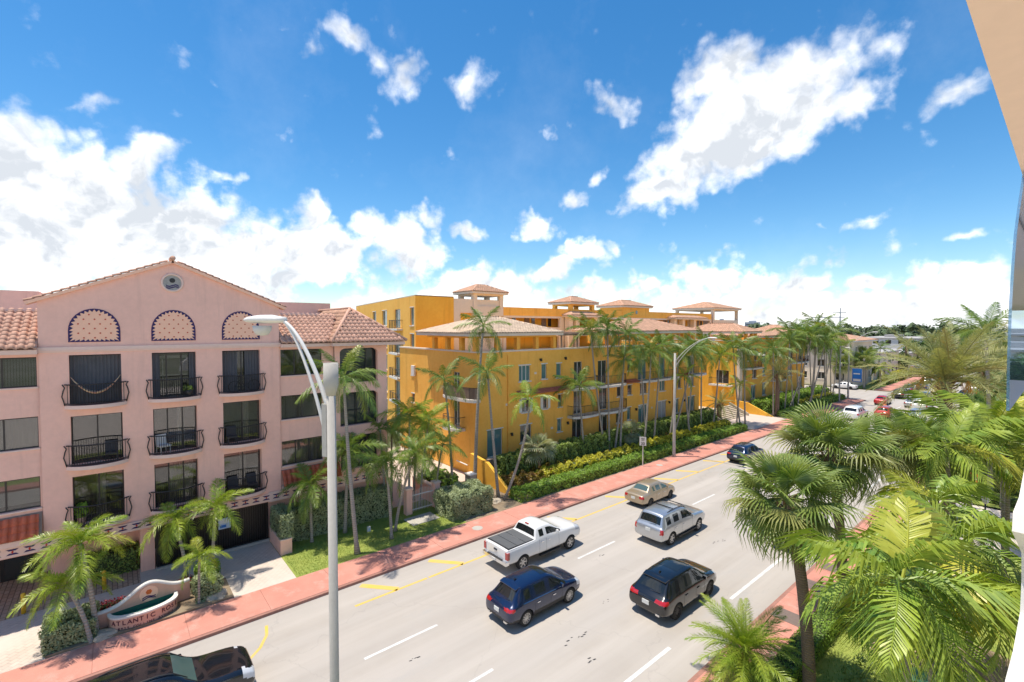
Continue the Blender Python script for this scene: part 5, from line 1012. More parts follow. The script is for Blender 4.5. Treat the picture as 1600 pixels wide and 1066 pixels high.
# ================================================================ pale building on the corner and what lies beyond
def pale_building():
    b = thing('pale_apartment_house', 'pale cream apartment house with orange hipped roof across the side street', 'building')
    x = -29.4; W = []
    for z in (7.1, 4.3, 1.5):
        for y in (120, 123.5, 127, 130.4): W.append((y, y+1.3, z, z+1.5))
    facade('wall', MT['cream'], b, (x, 0, 0), (0, 1, 0), (1, 0, 0), (118.6, 133), (0, 9.8), W, .2)
    for w in W: owin(b, (x, 0, 0), (0, 1, 0), (1, 0, 0), *w, 2, 'glass', 0, .12, 'white', True)
    S = [(a, a+1.5, z, z+1.5) for a in (2, 5.5, 9, 12.5) for z in (7.1, 4.3, 1.5)]
    facade('wall', MT['cream'], b, (-45, 118.6, 0), (1, 0, 0), (0, -1, 0), (0, 15.6), (0, 9.8), S, .2)
    for w in S: owin(b, (-45, 118.6, 0), (1, 0, 0), (0, -1, 0), *w, 2, 'glass', 0, .12, 'white', True)
    MB().box(-45, -44.9, 118.7, 133, 0, 9.8).box(-45, x-.01, 132.9, 133, 0, 9.8).build('rear_wall', MT['white'], b)
    hip_roof(b, -46, x+.9, 117.6, 134, 9.95, 1.9, MT['tilej'], .4, .55, 'white')
    for z in (6.8, 4.0): iron_balcony(b, x, 126.5, 129.5, z, 1.1, False)
pale_building()
def low_house(label, x0, x1, y0, y1, h, wall='farwall', roof='shingle', n=5, gable=False):
    b = thing('low_house', label, 'building', ((x0+x1)/2, (y0+y1)/2, 0)); hx, hy = (x1-x0)/2, (y1-y0)/2
    MB().box(-hx, hx, -hy, hy, 0, h).build('wall', MT[wall], b)
    if gable: hip_roof(b, -hx-.5, hx+.5, -hy-.5, hy+.5, h+.12, gable, MT['tilej'], .6, .8, 'white')
    else: MB().box(-hx-.3, hx+.3, -hy-.3, hy+.3, h, h+.35).box(-hx*.5, -hx*.1, -hy*.3, hy*.2, h+.35, h+1.3).build('roof', MT[roof], b)
    for k in range(n):
        y = -hy+(k+.5)*2*hy/n
        for z in np.arange(.9, h-1.4, 2.9): MB().box(hx-.05, hx+.04, y-.8, y+.8, z, z+1.3).build('window', MT['glass'], b)
        a = -hx+(k+.5)*2*hx/n
        for z in np.arange(.9, h-1.4, 2.9): MB().box(a-.8, a+.8, -hy-.04, -hy+.05, z, z+1.3).build('window', MT['glass'], b)
low_house('long beige flat-roofed house behind the roadside garden past the pale house', -48, -30.5, 139, 165, 6.2, 'cream', 'shingle', 6)
low_house('beige low shop with dark openings beside the far pavement', -46, -30, 171, 205, 5.0, 'farwall', 'shingle', 7); low_house('white flat block in the far street beyond the beige shop', -52, -30, 215, 250, 8.5, 'white', 'shingle', 6); low_house('grey low roofs at the far end of the avenue', -60, -29, 262, 330, 6.5, 'farwall', 'farroof', 8)
low_house('wide white block among trees behind the pale house', -90, -62, 140, 190, 9.5, 'white', 'shingle', 6); low_house('orange roofed house tucked behind the second orange building', -80, -62, 108, 130, 9.0, 'orange', 'shingle', 4, 2.2)
low_house('white building glimpsed behind the shrubs right of the avenue', -2, 22, 108, 132, 9, 'white', 'shingle', 6); low_house('cream building deeper behind the right hand trees', -3, 24, 150, 190, 11, 'cream', 'shingle', 6)
for k, (x, y, h, wd) in enumerate(((-520, 1000, 20, 26), (-490, 1010, 26, 16), (-455, 1080, 22, 30), (-640, 960, 20, 30), (-570, 1010, 24, 18))):
    b = thing('distant_tower', 'hazy distant tower block on the skyline, number of its row only by place', 'building', (x, y, 0), .4, 'towers on the skyline'); b['label'] = 'hazy distant tower block on the skyline behind the orange roofs'
    MB().box(-wd/2, wd/2, -wd/2, wd/2, 0, h).build('wall', MT['tower'], b); MB().box(-wd/4, wd/4, -wd/4, wd/4, h, h+3).build('roof_house', MT['tower'], b)
    for z in np.arange(4, h-2, 4): MB().box(wd/2, wd/2+.1, -wd*.45, wd*.45, z, z+1.8).box(-wd*.45, wd*.45, -wd/2-.1, -wd/2, z, z+1.8).build('window_band', MT['glass'], b)
# ================================================================ vehicles (local frame: +Y forward, Z up, origin on the road below the middle)
def wheel_meshes(r, w_, rimmat, spokes):
    ty = MB().lathe([(r*.66, -w_/2), (r*.9, -w_/2), (r, -w_*.36), (r, w_*.36), (r*.9, w_/2), (r*.66, w_/2), (r*.62, w_*.2), (r*.62, -w_*.2)], 26, (0,0,0), 'x').mesh('tyre', MT['rubber'], True)
    rm = MB(); rm.lathe([(r*.64, -w_*.3), (r*.67, w_*.46), (r*.60, w_*.46), (r*.575, w_*.12)], 26, (0,0,0), 'x', False); rm.lathe([(r*.15, w_*.1), (r*.15, w_*.38), (r*.10, w_*.42)], 12, (0,0,0), 'x')
    for k in range(spokes):
        a = 2*math.pi*k/spokes; d = Vector((0, math.cos(a), math.sin(a))); t = Vector((0, -math.sin(a), math.cos(a)))
        p, q = d*r*.12, d*r*.62; wd = r*.52/spokes*1.15
        rm.prism([p-t*wd+Vector((w_*.34, 0, 0)), q-t*wd*.7+Vector((w_*.42, 0, 0)), q+t*wd*.7+Vector((w_*.42, 0, 0)), p+t*wd+Vector((w_*.34, 0, 0))], (-w_*.14, 0, 0))
    hub = MB().lathe([(r*.62, -w_*.1), (r*.62, w_*.095)], 20, (0,0,0), 'x').mesh('wheel_disc', MT['trim'])
    return ty, rm.mesh('rim', MT[rimmat]), hub
def car_mesh(S, L, W, wheels, wr, sub=2, crease=()):
    """loft through stations (t, zb, zs, zt, ws, wt); returns evaluated mesh with arches cut, plus per-face zone codes"""
    bm = bmesh.new(); rows = []; lay = bm.faces.layers.int.new('zone')
    for (t, zb, zs, zt, ws, wt) in S:
        y = (t-.5)*L; gh = max(.0, zt-zs)
        h = [(0, zb), (ws*.55, zb), (ws*.93, zb+.02), (ws, zb+.16), (ws*1.015, zb+(zs-zb)*.55), (ws*.985, zs-.03), (ws*.95 if gh > .25 else ws*.93, zs+gh*.06), (wt*1.03, zt-min(.10, gh*.16)), (wt*.92, zt-min(.03, gh*.05)), (wt*.5, zt+.012), (0, zt+.02)]
        rows.append([bm.verts.new((x, y, z)) for x, z in h]+[bm.verts.new((-x, y, z)) for x, z in h[-2:0:-1]])
    n = len(rows[0]); half = 10
    for i in range(len(rows)-1):
        for j in range(n):
            f = bm.faces.new((rows[i][j], rows[i][(j+1) % n], rows[i+1][(j+1) % n], rows[i+1][j])); jj = j if j < half else n-1-j
            f[lay] = i*100+jj+(0 if j < half else 10000)+1
    f = bm.faces.new(rows[0]); f[lay] = 99901
    f = bm.faces.new(rows[-1][::-1]); f[lay] = 99902
    bmesh.ops.recalc_face_normals(bm, faces=bm.faces)
    cl = bm.edges.layers.float.new('crease_edge')
    for (i, j, v) in crease:
        for e in bm.edges:
            ia = [(a, b) for vv in e.verts for a in range(len(rows)) for b in [0] if vv in rows[a]]
            ii = [a for a, _ in ia]
            if j is None and len(ii) == 2 and ii[0] == ii[1] == i: e[cl] = v
    me = bpy.data.meshes.new('car'); bm.to_mesh(me); bm.free()
    o = bpy.data.objects.new('tmp', me); COL.objects.link(o)
    s = o.modifiers.new('s', 'SUBSURF'); s.levels = sub; s.render_levels = sub
    dg = bpy.context.evaluated_depsgraph_get(); m2 = bpy.data.meshes.new_from_object(o.evaluated_get(dg)); o.modifiers.clear(); o.data = m2
    cb = MB()
    for yw in wheels:
        for sd in (-1, 1): cb.lathe([(wr*1.14, -.17), (wr*1.14, .30)] if sd > 0 else [(wr*1.14, -.30), (wr*1.14, .17)], 28, (sd*(W/2-.10), yw, wr), 'x')
    co = obj('cut', cb.mesh('cut', None)); bo = o.modifiers.new('b', 'BOOLEAN'); bo.object = co; bo.operation = 'DIFFERENCE'; bo.solver = 'EXACT'
    dg = bpy.context.evaluated_depsgraph_get(); m3 = bpy.data.meshes.new_from_object(o.evaluated_get(dg))
    bpy.data.objects.remove(o); bpy.data.objects.remove(co); return m3
def split_mesh(me, code, mats_):
    """split a mesh into one mesh per part name"""
    out = {}; V = [v.co.copy() for v in me.vertices]
    for p in me.polygons: out.setdefault(code(p), []).append(p)
    res = {}
    for nm, ps in out.items():
        idx = {}; fs = []
        for p in ps:
            fs.append([idx.setdefault(i, len(idx)) for i in p.vertices])
        m = bpy.data.meshes.new(nm); vs = [None]*len(idx)
        for i, k in idx.items(): vs[k] = V[i]
        m.from_pydata(vs, [], fs); m.materials.append(mats_(nm)); m.polygons.foreach_set('use_smooth', [True]*len(fs)); m.update(); res[nm] = m
    return res
CARS = {
 'suv': dict(L=4.62, W=1.86, wr=.355, wb=(-1.36, 1.36), S=[(0, .42, .74, .80, .70, .60), (.008, .36, .86, .94, .86, .70), (.045, .30, .98, 1.05, .91, .70), (.07, .28, 1.02, 1.10, .92, .69), (.165, .24, 1.03, 1.60, .925, .60), (.19, .24, 1.03, 1.63, .925, .605), (.285, .23, 1.02, 1.665, .93, .615), (.31, .23, 1.02, 1.67, .93, .615), (.50, .22, 1.0, 1.68, .93, .625), (.52, .22, 1.0, 1.68, .93, .625), (.60, .22, .99, 1.64, .93, .615), (.755, .23, .99, 1.045, .92, .76), (.86, .25, .95, 1.0, .91, .74), (.95, .30, .84, .92, .87, .68), (.99, .36, .70, .78, .76, .58), (1.0, .42, .62, .70, .64, .50)],
   win=[(5, 6), (7, 8), (9, 10)], rear=(3, 4), front=(10, 11), roof=(4, 10)),
 'big': dict(L=5.25, W=2.0, wr=.395, wb=(-1.56, 1.58), S=[(0, .50, .90, .98, .84, .74), (.006, .42, 1.02, 1.10, .95, .80), (.02, .38, 1.12, 1.18, .985, .80), (.035, .36, 1.14, 1.24, .99, .79), (.085, .34, 1.15, 1.80, .99, .73), (.10, .34, 1.15, 1.85, .995, .735), (.215, .32, 1.15, 1.89, 1.0, .745), (.235, .32, 1.15, 1.89, 1.0, .745), (.385, .32, 1.14, 1.90, 1.0, .75), (.405, .32, 1.14, 1.90, 1.0, .75), (.56, .32, 1.12, 1.88, 1.0, .74), (.665, .33, 1.12, 1.20, .99, .83), (.80, .35, 1.10, 1.17, .98, .82), (.93, .38, 1.04, 1.11, .95, .80), (.985, .42, .92, 1.0, .88, .70), (1.0, .48, .82, .90, .80, .62)],
   win=[(5, 6), (7, 8), (9, 10)], rear=(3, 4), front=(10, 11), roof=(4, 10)),
 'sedan': dict(L=4.53, W=1.72, wr=.315, wb=(-1.30, 1.30), S=[(0, .40, .68, .76, .66, .56), (.01, .34, .82, .90, .80, .66), (.04, .27, .90, .965, .835, .68), (.155, .22, .93, 1.0, .85, .70), (.165, .22, .93, 1.02, .85, .68), (.275, .21, .93, 1.40, .855, .56), (.30, .21, .93, 1.435, .855, .56), (.355, .20, .93, 1.46, .86, .565), (.37, .20, .93, 1.465, .86, .57), (.52, .20, .92, 1.48, .86, .575), (.54, .20, .92, 1.48, .86, .575), (.60, .20, .91, 1.44, .86, .565), (.755, .21, .90, .955, .85, .70), (.87, .23, .85, .90, .84, .66), (.96, .28, .72, .79, .78, .60), (1.0, .36, .56, .64, .62, .48)],
   win=[(6, 7), (8, 9), (10, 11)], rear=(4, 5), front=(11, 12), roof=(5, 11)),
 'pickup': dict(L=5.81, W=2.03, wr=.40, wb=(-1.80, 1.88), S=[(0, .58, 1.20, 1.27, .93, .86), (.003, .52, 1.24, 1.31, .98, .90), (.012, .48, 1.26, 1.325, 1.0, .93), (.20, .46, 1.28, 1.335, 1.01, .94), (.345, .46, 1.30, 1.345, 1.01, .94), (.352, .46, 1.30, 1.36, 1.01, .93), (.378, .44, 1.30, 1.86, 1.01, .74), (.395, .44, 1.30, 1.90, 1.01, .745), (.47, .42, 1.29, 1.93, 1.01, .755), (.485, .42, 1.29, 1.93, 1.01, .755), (.575, .42, 1.28, 1.91, 1.01, .75), (.685, .42, 1.28, 1.345, 1.01, .86), (.80, .44, 1.26, 1.33, 1.0, .85), (.94, .46, 1.18, 1.26, .97, .82), (.99, .50, 1.02, 1.12, .90, .74), (1.0, .54, .92, 1.0, .82, .66)],
   win=[(7, 8), (9, 10)], rear=(5, 6), front=(10, 11), roof=(6, 10)),
}
CAR_CACHE = {}
def car_type(kind, small=False):
    key = (kind, small)
    if key in CAR_CACHE: return CAR_CACHE[key]
    sp = CARS[kind]; L, W, wr = sp['L'], sp['W'], sp['wr']; S = sp['S']
    me = car_mesh(S, L, W, sp['wb'], wr, 1 if small else 2)
    ys = [(s[0]-.5)*L for s in S]
    def zat(y, k):
        for a, b in zip(S[:-1], S[1:]):
            ya, yb = (a[0]-.5)*L, (b[0]-.5)*L
            if ya <= y <= yb: f = (y-ya)/max(1e-6, yb-ya); return a[k]+(b[k]-a[k])*f
        return S[0 if y < 0 else -1][k]
    lay = me.attributes.get('zone'); zone = [d.value for d in lay.data] if lay else [0]*len(me.polygons)
    CAR_CACHE[key] = (me, zone, zat); return CAR_CACHE[key]
CAR_N = {}
def car(kind, color, label, loc, rz=0, group=None, glass='carglass', rims='rim', spokes=10, tails=None, cladding=False, extras=(), small=False, scale=(1, 1, 1), name=None, plate=True):
    sp = CARS[kind]; L, W, wr = sp['L'], sp['W'], sp['wr']; key = (kind, color, glass, rims, small, cladding, str(tails))
    t = thing(name or {'suv': 'suv', 'big': 'large_suv', 'sedan': 'sedan_car', 'pickup': 'pickup_truck'}[kind], label, 'car' if kind != 'pickup' else 'truck', loc, rz, group); t.scale = scale
    if key not in CAR_N:
        me, zone, zat = car_type(kind, small); S = sp['S']
        def code(p):
            z = zone[p.index]; c = p.center
            if z in (0,): return 'wheel_arch'
            if z < 99000:
                i, j = (z-1) % 10000//100, (z-1) % 100; sd = 'l' if z > 10000 else 'r'
                if j in (6,):
                    for q, (a, b) in enumerate(sp['win']):
                        if a <= i < b: return 'side_window%d%s' % (q, sd)
                    if sp['front'][0] <= i < sp['front'][1]: return 'quarter_window'+sd
                if j in (8, 9) and sp['rear'][0] <= i < sp['rear'][1]: return 'rear_window'
                if j in (8, 9) and sp['front'][0] <= i < sp['front'][1]: return 'windscreen'
            y, x, h = c.y, abs(c.x), c.z; sd = 'l' if c.x < 0 else 'r'
            T = tails or dict(z=(.84, 1.02), x=(.52, 9), y=.06)
            if y < -L/2+T['y']*L and T['z'][0] < h < T['z'][1] and x > T['x'][0]: return 'tail_light'+sd
            if y > L/2-.09*L and zat(y, 2)-.20 < h < zat(y, 3)-.02 and x > W*.27: return 'headlight'+sd
            if y > L/2-.03*L and h < zat(y, 2)-.02 and h > .42 and x < W*.26: return 'grille'
            if kind in ('pickup',) and y < -L/2+.02*L and h < .72: return 'bumper'
            if h < (.50 if cladding else .30): return 'lower_trim'
            return 'body'
        def mt(nm):
            if nm.startswith(('side_w', 'quarter', 'rear_w', 'winds')): return MT[glass if nm.startswith(('winds',)) or glass != 'carglass' else 'carglass']
            return MT[{'wheel_arch': 'trim', 'tail_l': 'tail', 'headli': 'head', 'grille': 'trim', 'lower_': 'trim', 'bumper': 'chrome'}.get(nm if nm == 'wheel_arch' else nm[:6], 'car_'+color)]
        parts = split_mesh(me, code, mt)
        bv = BVHTree.FromPolygons([v.co for v in me.vertices], [list(p.vertices) for p in me.polygons])
        xs = {}
        if not small:
            # door shut-lines and handles follow the body side
            def side(y, z, s):
                h = bv.ray_cast(Vector((s*3, y, z)), Vector((-s, 0, 0))); return h[0].x if h[0] else None
            seam = MB(); hd = MB()
            yb = [(S[w_[0]][0]-.5)*L for w_ in sp['win'][-2:]]+[(S[sp['front'][0]][0]-.5)*L+.16*L*.5]
            for s in (-1, 1):
                for y in yb:
                    pr = None
                    for k in range(11):
                        z = .44+(zat(y, 2)-.47)*k/10; x = side(y, z, s)
                        if x is None: pr = None; continue
                        q = Vector((x+s*.002, y, z))
                        if pr: seam.add([pr-Vector((0, .006, 0)), pr+Vector((0, .006, 0)), q+Vector((0, .006, 0)), q-Vector((0, .006, 0))], [(0, 1, 2, 3)])
                        pr = q
                for y in yb[:-1] if len(yb) > 1 else yb:
                    yy = y+.12; z = zat(yy, 2)-.17; x = side(yy, z, s)
                    if x: hd.box(min(x, x+s*.035), max(x, x+s*.035), yy, yy+.18, z-.018, z+.018)
            if seam.v: xs['door_seams'] = seam.mesh('door_seams', MT['trim'])
            if hd.v: xs['door_handles'] = hd.mesh('door_handles', MT['chrome'] if color != 'black' else MT['car_'+color])
        CAR_N[key] = (parts, xs, wheel_meshes(wr, .24, rims, spokes), bv, zat)
    parts, xs, (ty, rm, hb), bv, zat = CAR_N[key]
    plain = {'side_window': 'side_window', 'quarter_window': 'quarter_window', 'tail_light': 'tail_light', 'headlight': 'headlight'}
    for nm, m in parts.items():
        base = nm.rstrip('lr0123456789') if nm.startswith(('side_w', 'quarter', 'tail_l', 'headl')) else nm
        base = {'side_window': 'side_window', 'quarter_window': 'quarter_window', 'tail_light': 'tail_light', 'head_light': 'headlight', 'headlight': 'headlight', 'tail_ligh': 'tail_light'}.get(base, base)
        obj(base, m, t)
    for nm, m in xs.items(): obj(nm.rstrip('s') if False else {'door_seams': 'door_shutline', 'door_handles': 'door_handle'}[nm], m, t)
    for yw in sp['wb']:
        for s in (-1, 1):
            wl = obj('wheel', hb, t, (s*(W/2-.135), yw, wr), (0, 0, 0 if s > 0 else math.pi)); obj('tyre', ty, wl); obj('rim', rm, wl)
    if not small:
        yf = (sp['S'][sp['front'][0]][0]-.5)*L+.33; zm = zat(yf, 2)+.07
        for s in (-1, 1): MB().prism([(s*(W/2-.06), yf, zm), (s*(W/2+.14), yf-.03, zm+.02), (s*(W/2+.15), yf-.03, zm+.15), (s*(W/2-.02), yf, zm+.15)], (0, -.10, 0)).build('mirror', MT['car_'+color], t)
        if plate:
            h = bv.ray_cast(Vector((0, -9, zat(-L/2+.1, 2)-.16)), Vector((0, 1, 0)))
            if h[0]: MB().box(-.16, .16, h[0].y-.022, h[0].y+.05, h[0].z-.085, h[0].z+.085).build('number_plate', MT['plate'], t)
    for e in extras: e(t, bv, zat, L, W)
    return t
def roof_rails(mat='trim'):
    def f(t, bv, zat, L, W):
        for s in (-1, 1):
            pts = []
            for k in range(7):
                y = -L*.30+L*.42*k/6; h = bv.ray_cast(Vector((s*W*.315, y, 4)), Vector((0, 0, -1)))
                if h[0]: pts.append((s*W*.315, y, h[0].z+(.05 if 0 < k < 6 else .0)))
            MB().tube(pts, .022, 5).build('roof_rail', MT[mat], t, True)
    return f
def cross_bars(mat='trim'):
    def f(t, bv, zat, L, W):
        for y in (-L*.18, L*.02): MB().box(-W*.31, W*.31, y-.03, y+.03, 1.93, 1.965).build('roof_bar', MT[mat], t)
    return f
def sunroof(y0, y1):
    def f(t, bv, zat, L, W):
        vs = []; fs = []
        for i in range(7):
            for j in range(7):
                x = -W*.24+W*.48*j/6; y = y0*L+(y1-y0)*L*i/6; h = bv.ray_cast(Vector((x, y, 4)), Vector((0, 0, -1))); vs.append((x, y, h[0].z+.006))
        for i in range(6):
            for j in range(6): fs.append((i*7+j, i*7+j+1, (i+1)*7+j+1, (i+1)*7+j))
        MB().add(vs, fs).build('sunroof', MT['carglass'], t, True)
    return f
def fin(t, bv, zat, L, W):
    h = bv.ray_cast(Vector((0, -L*.26, 4)), Vector((0, 0, -1))); z = h[0].z; MB().prism([(-.02, -L*.26-.12, z-.01), (-.02, -L*.26+.08, z-.01), (-.012, -L*.26-.10, z+.07)], (.04, 0, 0)).build('roof_antenna', MT['trim'], t)
def wiper(t, bv, zat, L, W):
    h = bv.ray_cast(Vector((.1, -9, zat(-L/2+.3, 2)+.16)), Vector((0, 1, 0)))
    if h[0]: MB().tube([h[0]+Vector((-.1, -.02, -.03)), h[0]+Vector((.35, -.02, .02))], .012, 4).build('rear_wiper', MT['trim'], t)
def spoiler(mat):
    def f(t, bv, zat, L, W):
        y = None
        for k in range(40):
            yy = -L*.5+L*.012*k; h = bv.ray_cast(Vector((0, yy, 4)), Vector((0, 0, -1)))
            if h[0] and h[0].z > zat(0, 3)-.12: y = yy; z = h[0].z; break
        if y is not None: MB().prism([(-W*.30, y+.10, z+.02), (W*.30, y+.10, z+.02), (W*.29, y-.16, z-.035), (-W*.29, y-.16, z-.035)], (0, 0, -.035)).build('roof_spoiler', MT[mat], t)
    return f
def side_steps(t, bv, zat, L, W):
    for s in (-1, 1): MB().box(min(s*(W/2-.12), s*(W/2+.06)), max(s*(W/2-.12), s*(W/2+.06)), -.95, 1.15, .33, .40).build('side_step', MT['trim'], t)
def exhausts(t, bv, zat, L, W):
    for s in (-1, 1): MB().box(s*W*.30-.09, s*W*.30+.09, -L/2-.005, -L/2+.12, .36, .44).build('exhaust', MT['chrome'], t)
def chromeline(t, bv, zat, L, W):
    for s in (-1, 1):
        pts = []
        for k in range(13):
            y = -L*.33+L*.54*k/12; h = bv.ray_cast(Vector((s*3, y, zat(y, 2)+.005)), Vector((-s, 0, 0)))
            if h[0]: pts.append(h[0]+Vector((s*.004, 0, 0)))
        if len(pts) > 2: MB().tube(pts, .012, 4).build('window_trim', MT['chrome'], t)
def truck_bits(t, bv, zat, L, W):
    # folding bed cover of three panels, tailgate handle, rear bumper step, tow plate
    y0, y1 = -L/2+.14, -L*.157
    MB().box(-W*.44, W*.44, y0, y1, 1.28, 1.352).build('cover_frame', MT['trim'], t)
    for k in range(3):
        a = y0+.04+(y1-y0-.06)*k/3; MB().box(-W*.425, W*.425, a+.018, a+(y1-y0-.06)/3-.018, 1.352, 1.376).build('bed_cover_panel', MT['car_grey'] if False else COVER, t)
    MB().box(-.13, .13, -L/2-.03, -L/2+.03, 1.08, 1.16).build('tailgate_handle', MT['trim'], t)
    MB().box(-W*.49, W*.49, -L/2-.12, -L/2+.10, .56, .74).build('rear_bumper', MT['chrome'], t); MB().box(-W*.30, W*.30, -L/2-.13, -L/2+.0, .742, .765).build('bumper_step', MT['trim'], t)
    for s in (-1, 1): MB().box(min(s*W*.40, s*W*.502), max(s*W*.40, s*W*.502), -L/2-.012, -L/2+.14, .84, 1.20).build('tail_light', MT['tail'], t)
    MB().box(-.16, .16, -L/2-.145, -L/2-.12, .58, .70).build('number_plate', MT['plate'], t)
    h = bv.ray_cast(Vector((0, -.85, 4)), Vector((0, 0, -1))); MB().box(-.14, .14, -L*.118, -L*.105, 1.875, 1.915).build('brake_light', MT['tail'], t)
    for s in (-1, 1): MB().box(min(s*(W/2-.16), s*(W/2+.05)), max(s*(W/2-.16), s*(W/2+.05)), -.55, 1.0, .34, .42).build('side_step', MT['trim'], t)
COVER = pm('bed_cover', (.10, .105, .11), .7, var=.15, vscale=3)
T_BMW = dict(z=(.86, 1.0), x=(.40, 9), y=.07); T_BIG = dict(z=(.84, 1.12), x=(.80, 9), y=.03); T_MAZ = dict(z=(.86, .98), x=(.44, 9), y=.07); T_TAN = dict(z=(.70, .88), x=(.50, 9), y=.035); T_NONE = dict(z=(9, 10), x=(9, 9), y=0)
car('pickup', 'white', 'white double-cab pickup truck with black folding bed cover', (-19.6, 18.35, 0), .0, None, 'carglass', 'rim', 6, T_NONE, False, (truck_bits,), plate=False)
car('suv', 'navy', 'dark blue compact suv beside the white pickup truck', (-15.85, 14.85, 0), .0, None, 'carglass', 'rim', 10, T_MAZ, True, (fin, wiper, sunroof(-.02, .08), chromeline, spoiler('car_navy'), exhausts))
car('suv', 'black', 'glossy black suv with wide red tail lights and panoramic roof', (-11.95, 20.35, 0), .0, None, 'carglass', 'rimD', 10, T_BMW, False, (fin, wiper, sunroof(-.15, .08), spoiler('car_black'), exhausts), scale=(1.075, 1.065, 1.04))
car('big', 'silver', 'silver boxy large suv with roof rails ahead of the blue suv', (-16.0, 26.75, 0), .0, None, 'carglass', 'rim', 6, T_BIG, False, (roof_rails('trim'), cross_bars('trim'), side_steps, wiper))
car('sedan', 'tan', 'beige four-door sedan driving ahead of the white pickup', (-20.1, 30.7, 0), .0, None, 'cargreen', 'rimD', 7, T_TAN, False, ())
car('suv', 'navy', 'dark blue car passing the far hatched parking lines, half behind a fan palm', (-20.2, 47.0, 0), .0, None, 'carglass', 'rimD', 10, T_MAZ, True, ())
car('big', 'black', 'long black suv beside the low curved entrance sign', (-19.1, 1.05, 0), .0, None, 'cargreen', 'rim', 6, T_BIG, False, (roof_rails('trim'), side_steps))
far = [('sedan', 'red', -20.1, 98.2, 'red car waiting at the side street corner'), ('suv', 'black', -19.8, 109.2, 'black car with red lights ahead of the red car'), ('suv', 'navy', -20.3, 119.5, 'dark blue car following the far queue by the corner garden'), ('sedan', 'silver', -16.3, 98.8, 'silver sedan in the middle lane of the far queue'), ('suv', 'black', -16.0, 107.5, 'black suv in the middle lane ahead of the silver sedan'), ('suv', 'blue', -19.4, 127.5, 'blue car deep in the far queue'), ('big', 'black', -20.3, 138, 'large black suv deep in the far queue'), ('big', 'white', -14.6, 95.5, 'white van stopped beside the silver sedan'), ('suv', 'red', -16.9, 84.2, 'red suv half hidden behind the fan palms'), ('sedan', 'white', -12.4, 101, 'white car with a teal windscreen at the far right kerb'), ('sedan', 'silver', -13.8, 86, 'silver car behind the red suv by the palms'), ('sedan', 'white', -20.6, 151, 'white car far up the avenue'), ('suv', 'white', -16.2, 142, 'white suv far up the avenue in the middle lane'), ('suv', 'grey', -15.8, 124, 'grey suv between the blue car and the right kerb'), ('sedan', 'black', -12.2, 118, 'black car in the right lane beyond the date palm'), ('sedan', 'white', -12.0, 132, 'white sedan in the right lane far beyond the date palm'), ('suv', 'black', -10.4, 31.6, 'black car at the right kerb half hidden under the fan palm')]
for kd, cl, x, y, lb in far: car(kd, cl, lb, (x, y, 0), random.uniform(-.02, .02), 'cars in the far queue' if y > 60 else None, 'cargreen' if 'teal' in lb else 'carglass', 'rimD', 6, {'suv': T_MAZ, 'sedan': T_TAN, 'big': T_BIG}[kd], False, (), True)
car('sedan', 'white', 'white car parked in the side street by the pale house', (-30.3, 116.3, 0), 1.57, None, 'carglass', 'rimD', 6, T_TAN, False, (), True)
car('big', 'white', 'white van with a plain pale roof just behind the red suv', (-19.3, 79.6, 0), 0, 'cars in the far queue', 'carglass', 'rimD', 6, T_BIG, False, (), True, (1, 1.05, 1.05), 'van')
# ================================================================ street furniture and planting
def street_lamp(label, base, h, side, arm, rise, r0=.17, r1=.13, cap=False, group='street lamps along the avenue', j0=None, brace=.5, tk=.034):
    """round concrete pole, two-tube arm reaching over the road, cobra-head luminaire"""
    t = thing('street_lamp', label, 'street lamp', (base[0], base[1], .05), 0, group); j0 = h-.75 if j0 is None else j0
    MB().tube([(0, 0, 0), (0, 0, .35), (0, 0, h*.5), (0, 0, h)], [r0*1.15, r0, (r0+r1)/2, r1], 14).build('pole', MT['concrete'], t, True)
    if cap: MB().lathe([(r1*1.0, h-.50), (r1*1.5, h-.36), (r1*1.65, h-.34), (r1*1.65, h+.02), (r1*1.5, h+.02), (r1*1.45, h-.1)], 16).build('pole_cap', MT['concrete'], t, True)
    top, low = [], []
    for k in range(15):
        q = k/14; z = j0+rise*(1-(1-q)**1.45); x = r1*.8+arm*(.8*q+.2*q*q)
        top.append((side*x, 0, z)); low.append((side*x, 0, z-brace*(1-q)**1.3-.03*(1-q)))
    MB().tube(top, [tk*(1-.3*k/14) for k in range(15)], 8).build('arm', MT['white'], t, True); MB().tube(low, [tk*.8*(1-.3*k/14) for k in range(15)], 8).build('arm_brace', MT['white'], t, True)
    MB().box(side*r1*.7 if side > 0 else side*(r1*.7+.10), side*(r1*.7+.10) if side > 0 else side*r1*.7, -.06, .06, j0-brace-.12, j0+.1).build('bracket', MT['concrete'], t)
    x, z = top[-1][0], top[-1][2]; hd = MB(); pr = []
    for k, (q, w_, up, dn) in enumerate(((-.06, .05, .045, .045), (.08, .09, .06, .05), (.25, .16, .085, .06), (.55, .18, .085, .06), (.76, .155, .06, .05), (.84, .11, .03, .03))):
        pr.append([(x+side*q, w_*math.cos(a), z+.02+(up if math.sin(a) > 0 else dn)*math.sin(a)) for a in [2*math.pi*i/12 for i in range(12)]])
    vs = [p for r in pr for p in r]; fs = [(i*12+k, i*12+(k+1) % 12, (i+1)*12+(k+1) % 12, (i+1)*12+k) for i in range(5) for k in range(12)]+[tuple(range(12))[::-1], tuple(range(60, 72))]
    hd.add(vs, fs); lm = hd.build('luminaire', MT['white'], t, True)
    MB().lathe([(.15, -.02), (.14, -.10), (.10, -.17), (.03, -.19)], 14, (x+side*.5, 0, z-.06)).build('lens', MT['cushion'], lm, True); return t
street_lamp('tall near concrete street lamp whose arm crosses in front of the pink building', (-7.55, 2.64), 12.35, -1, 1.02, 1.42, .078, .068, True, 'street lamps along the avenue', 11.62, .62, .036).rotation_euler = (0, 0, .43)
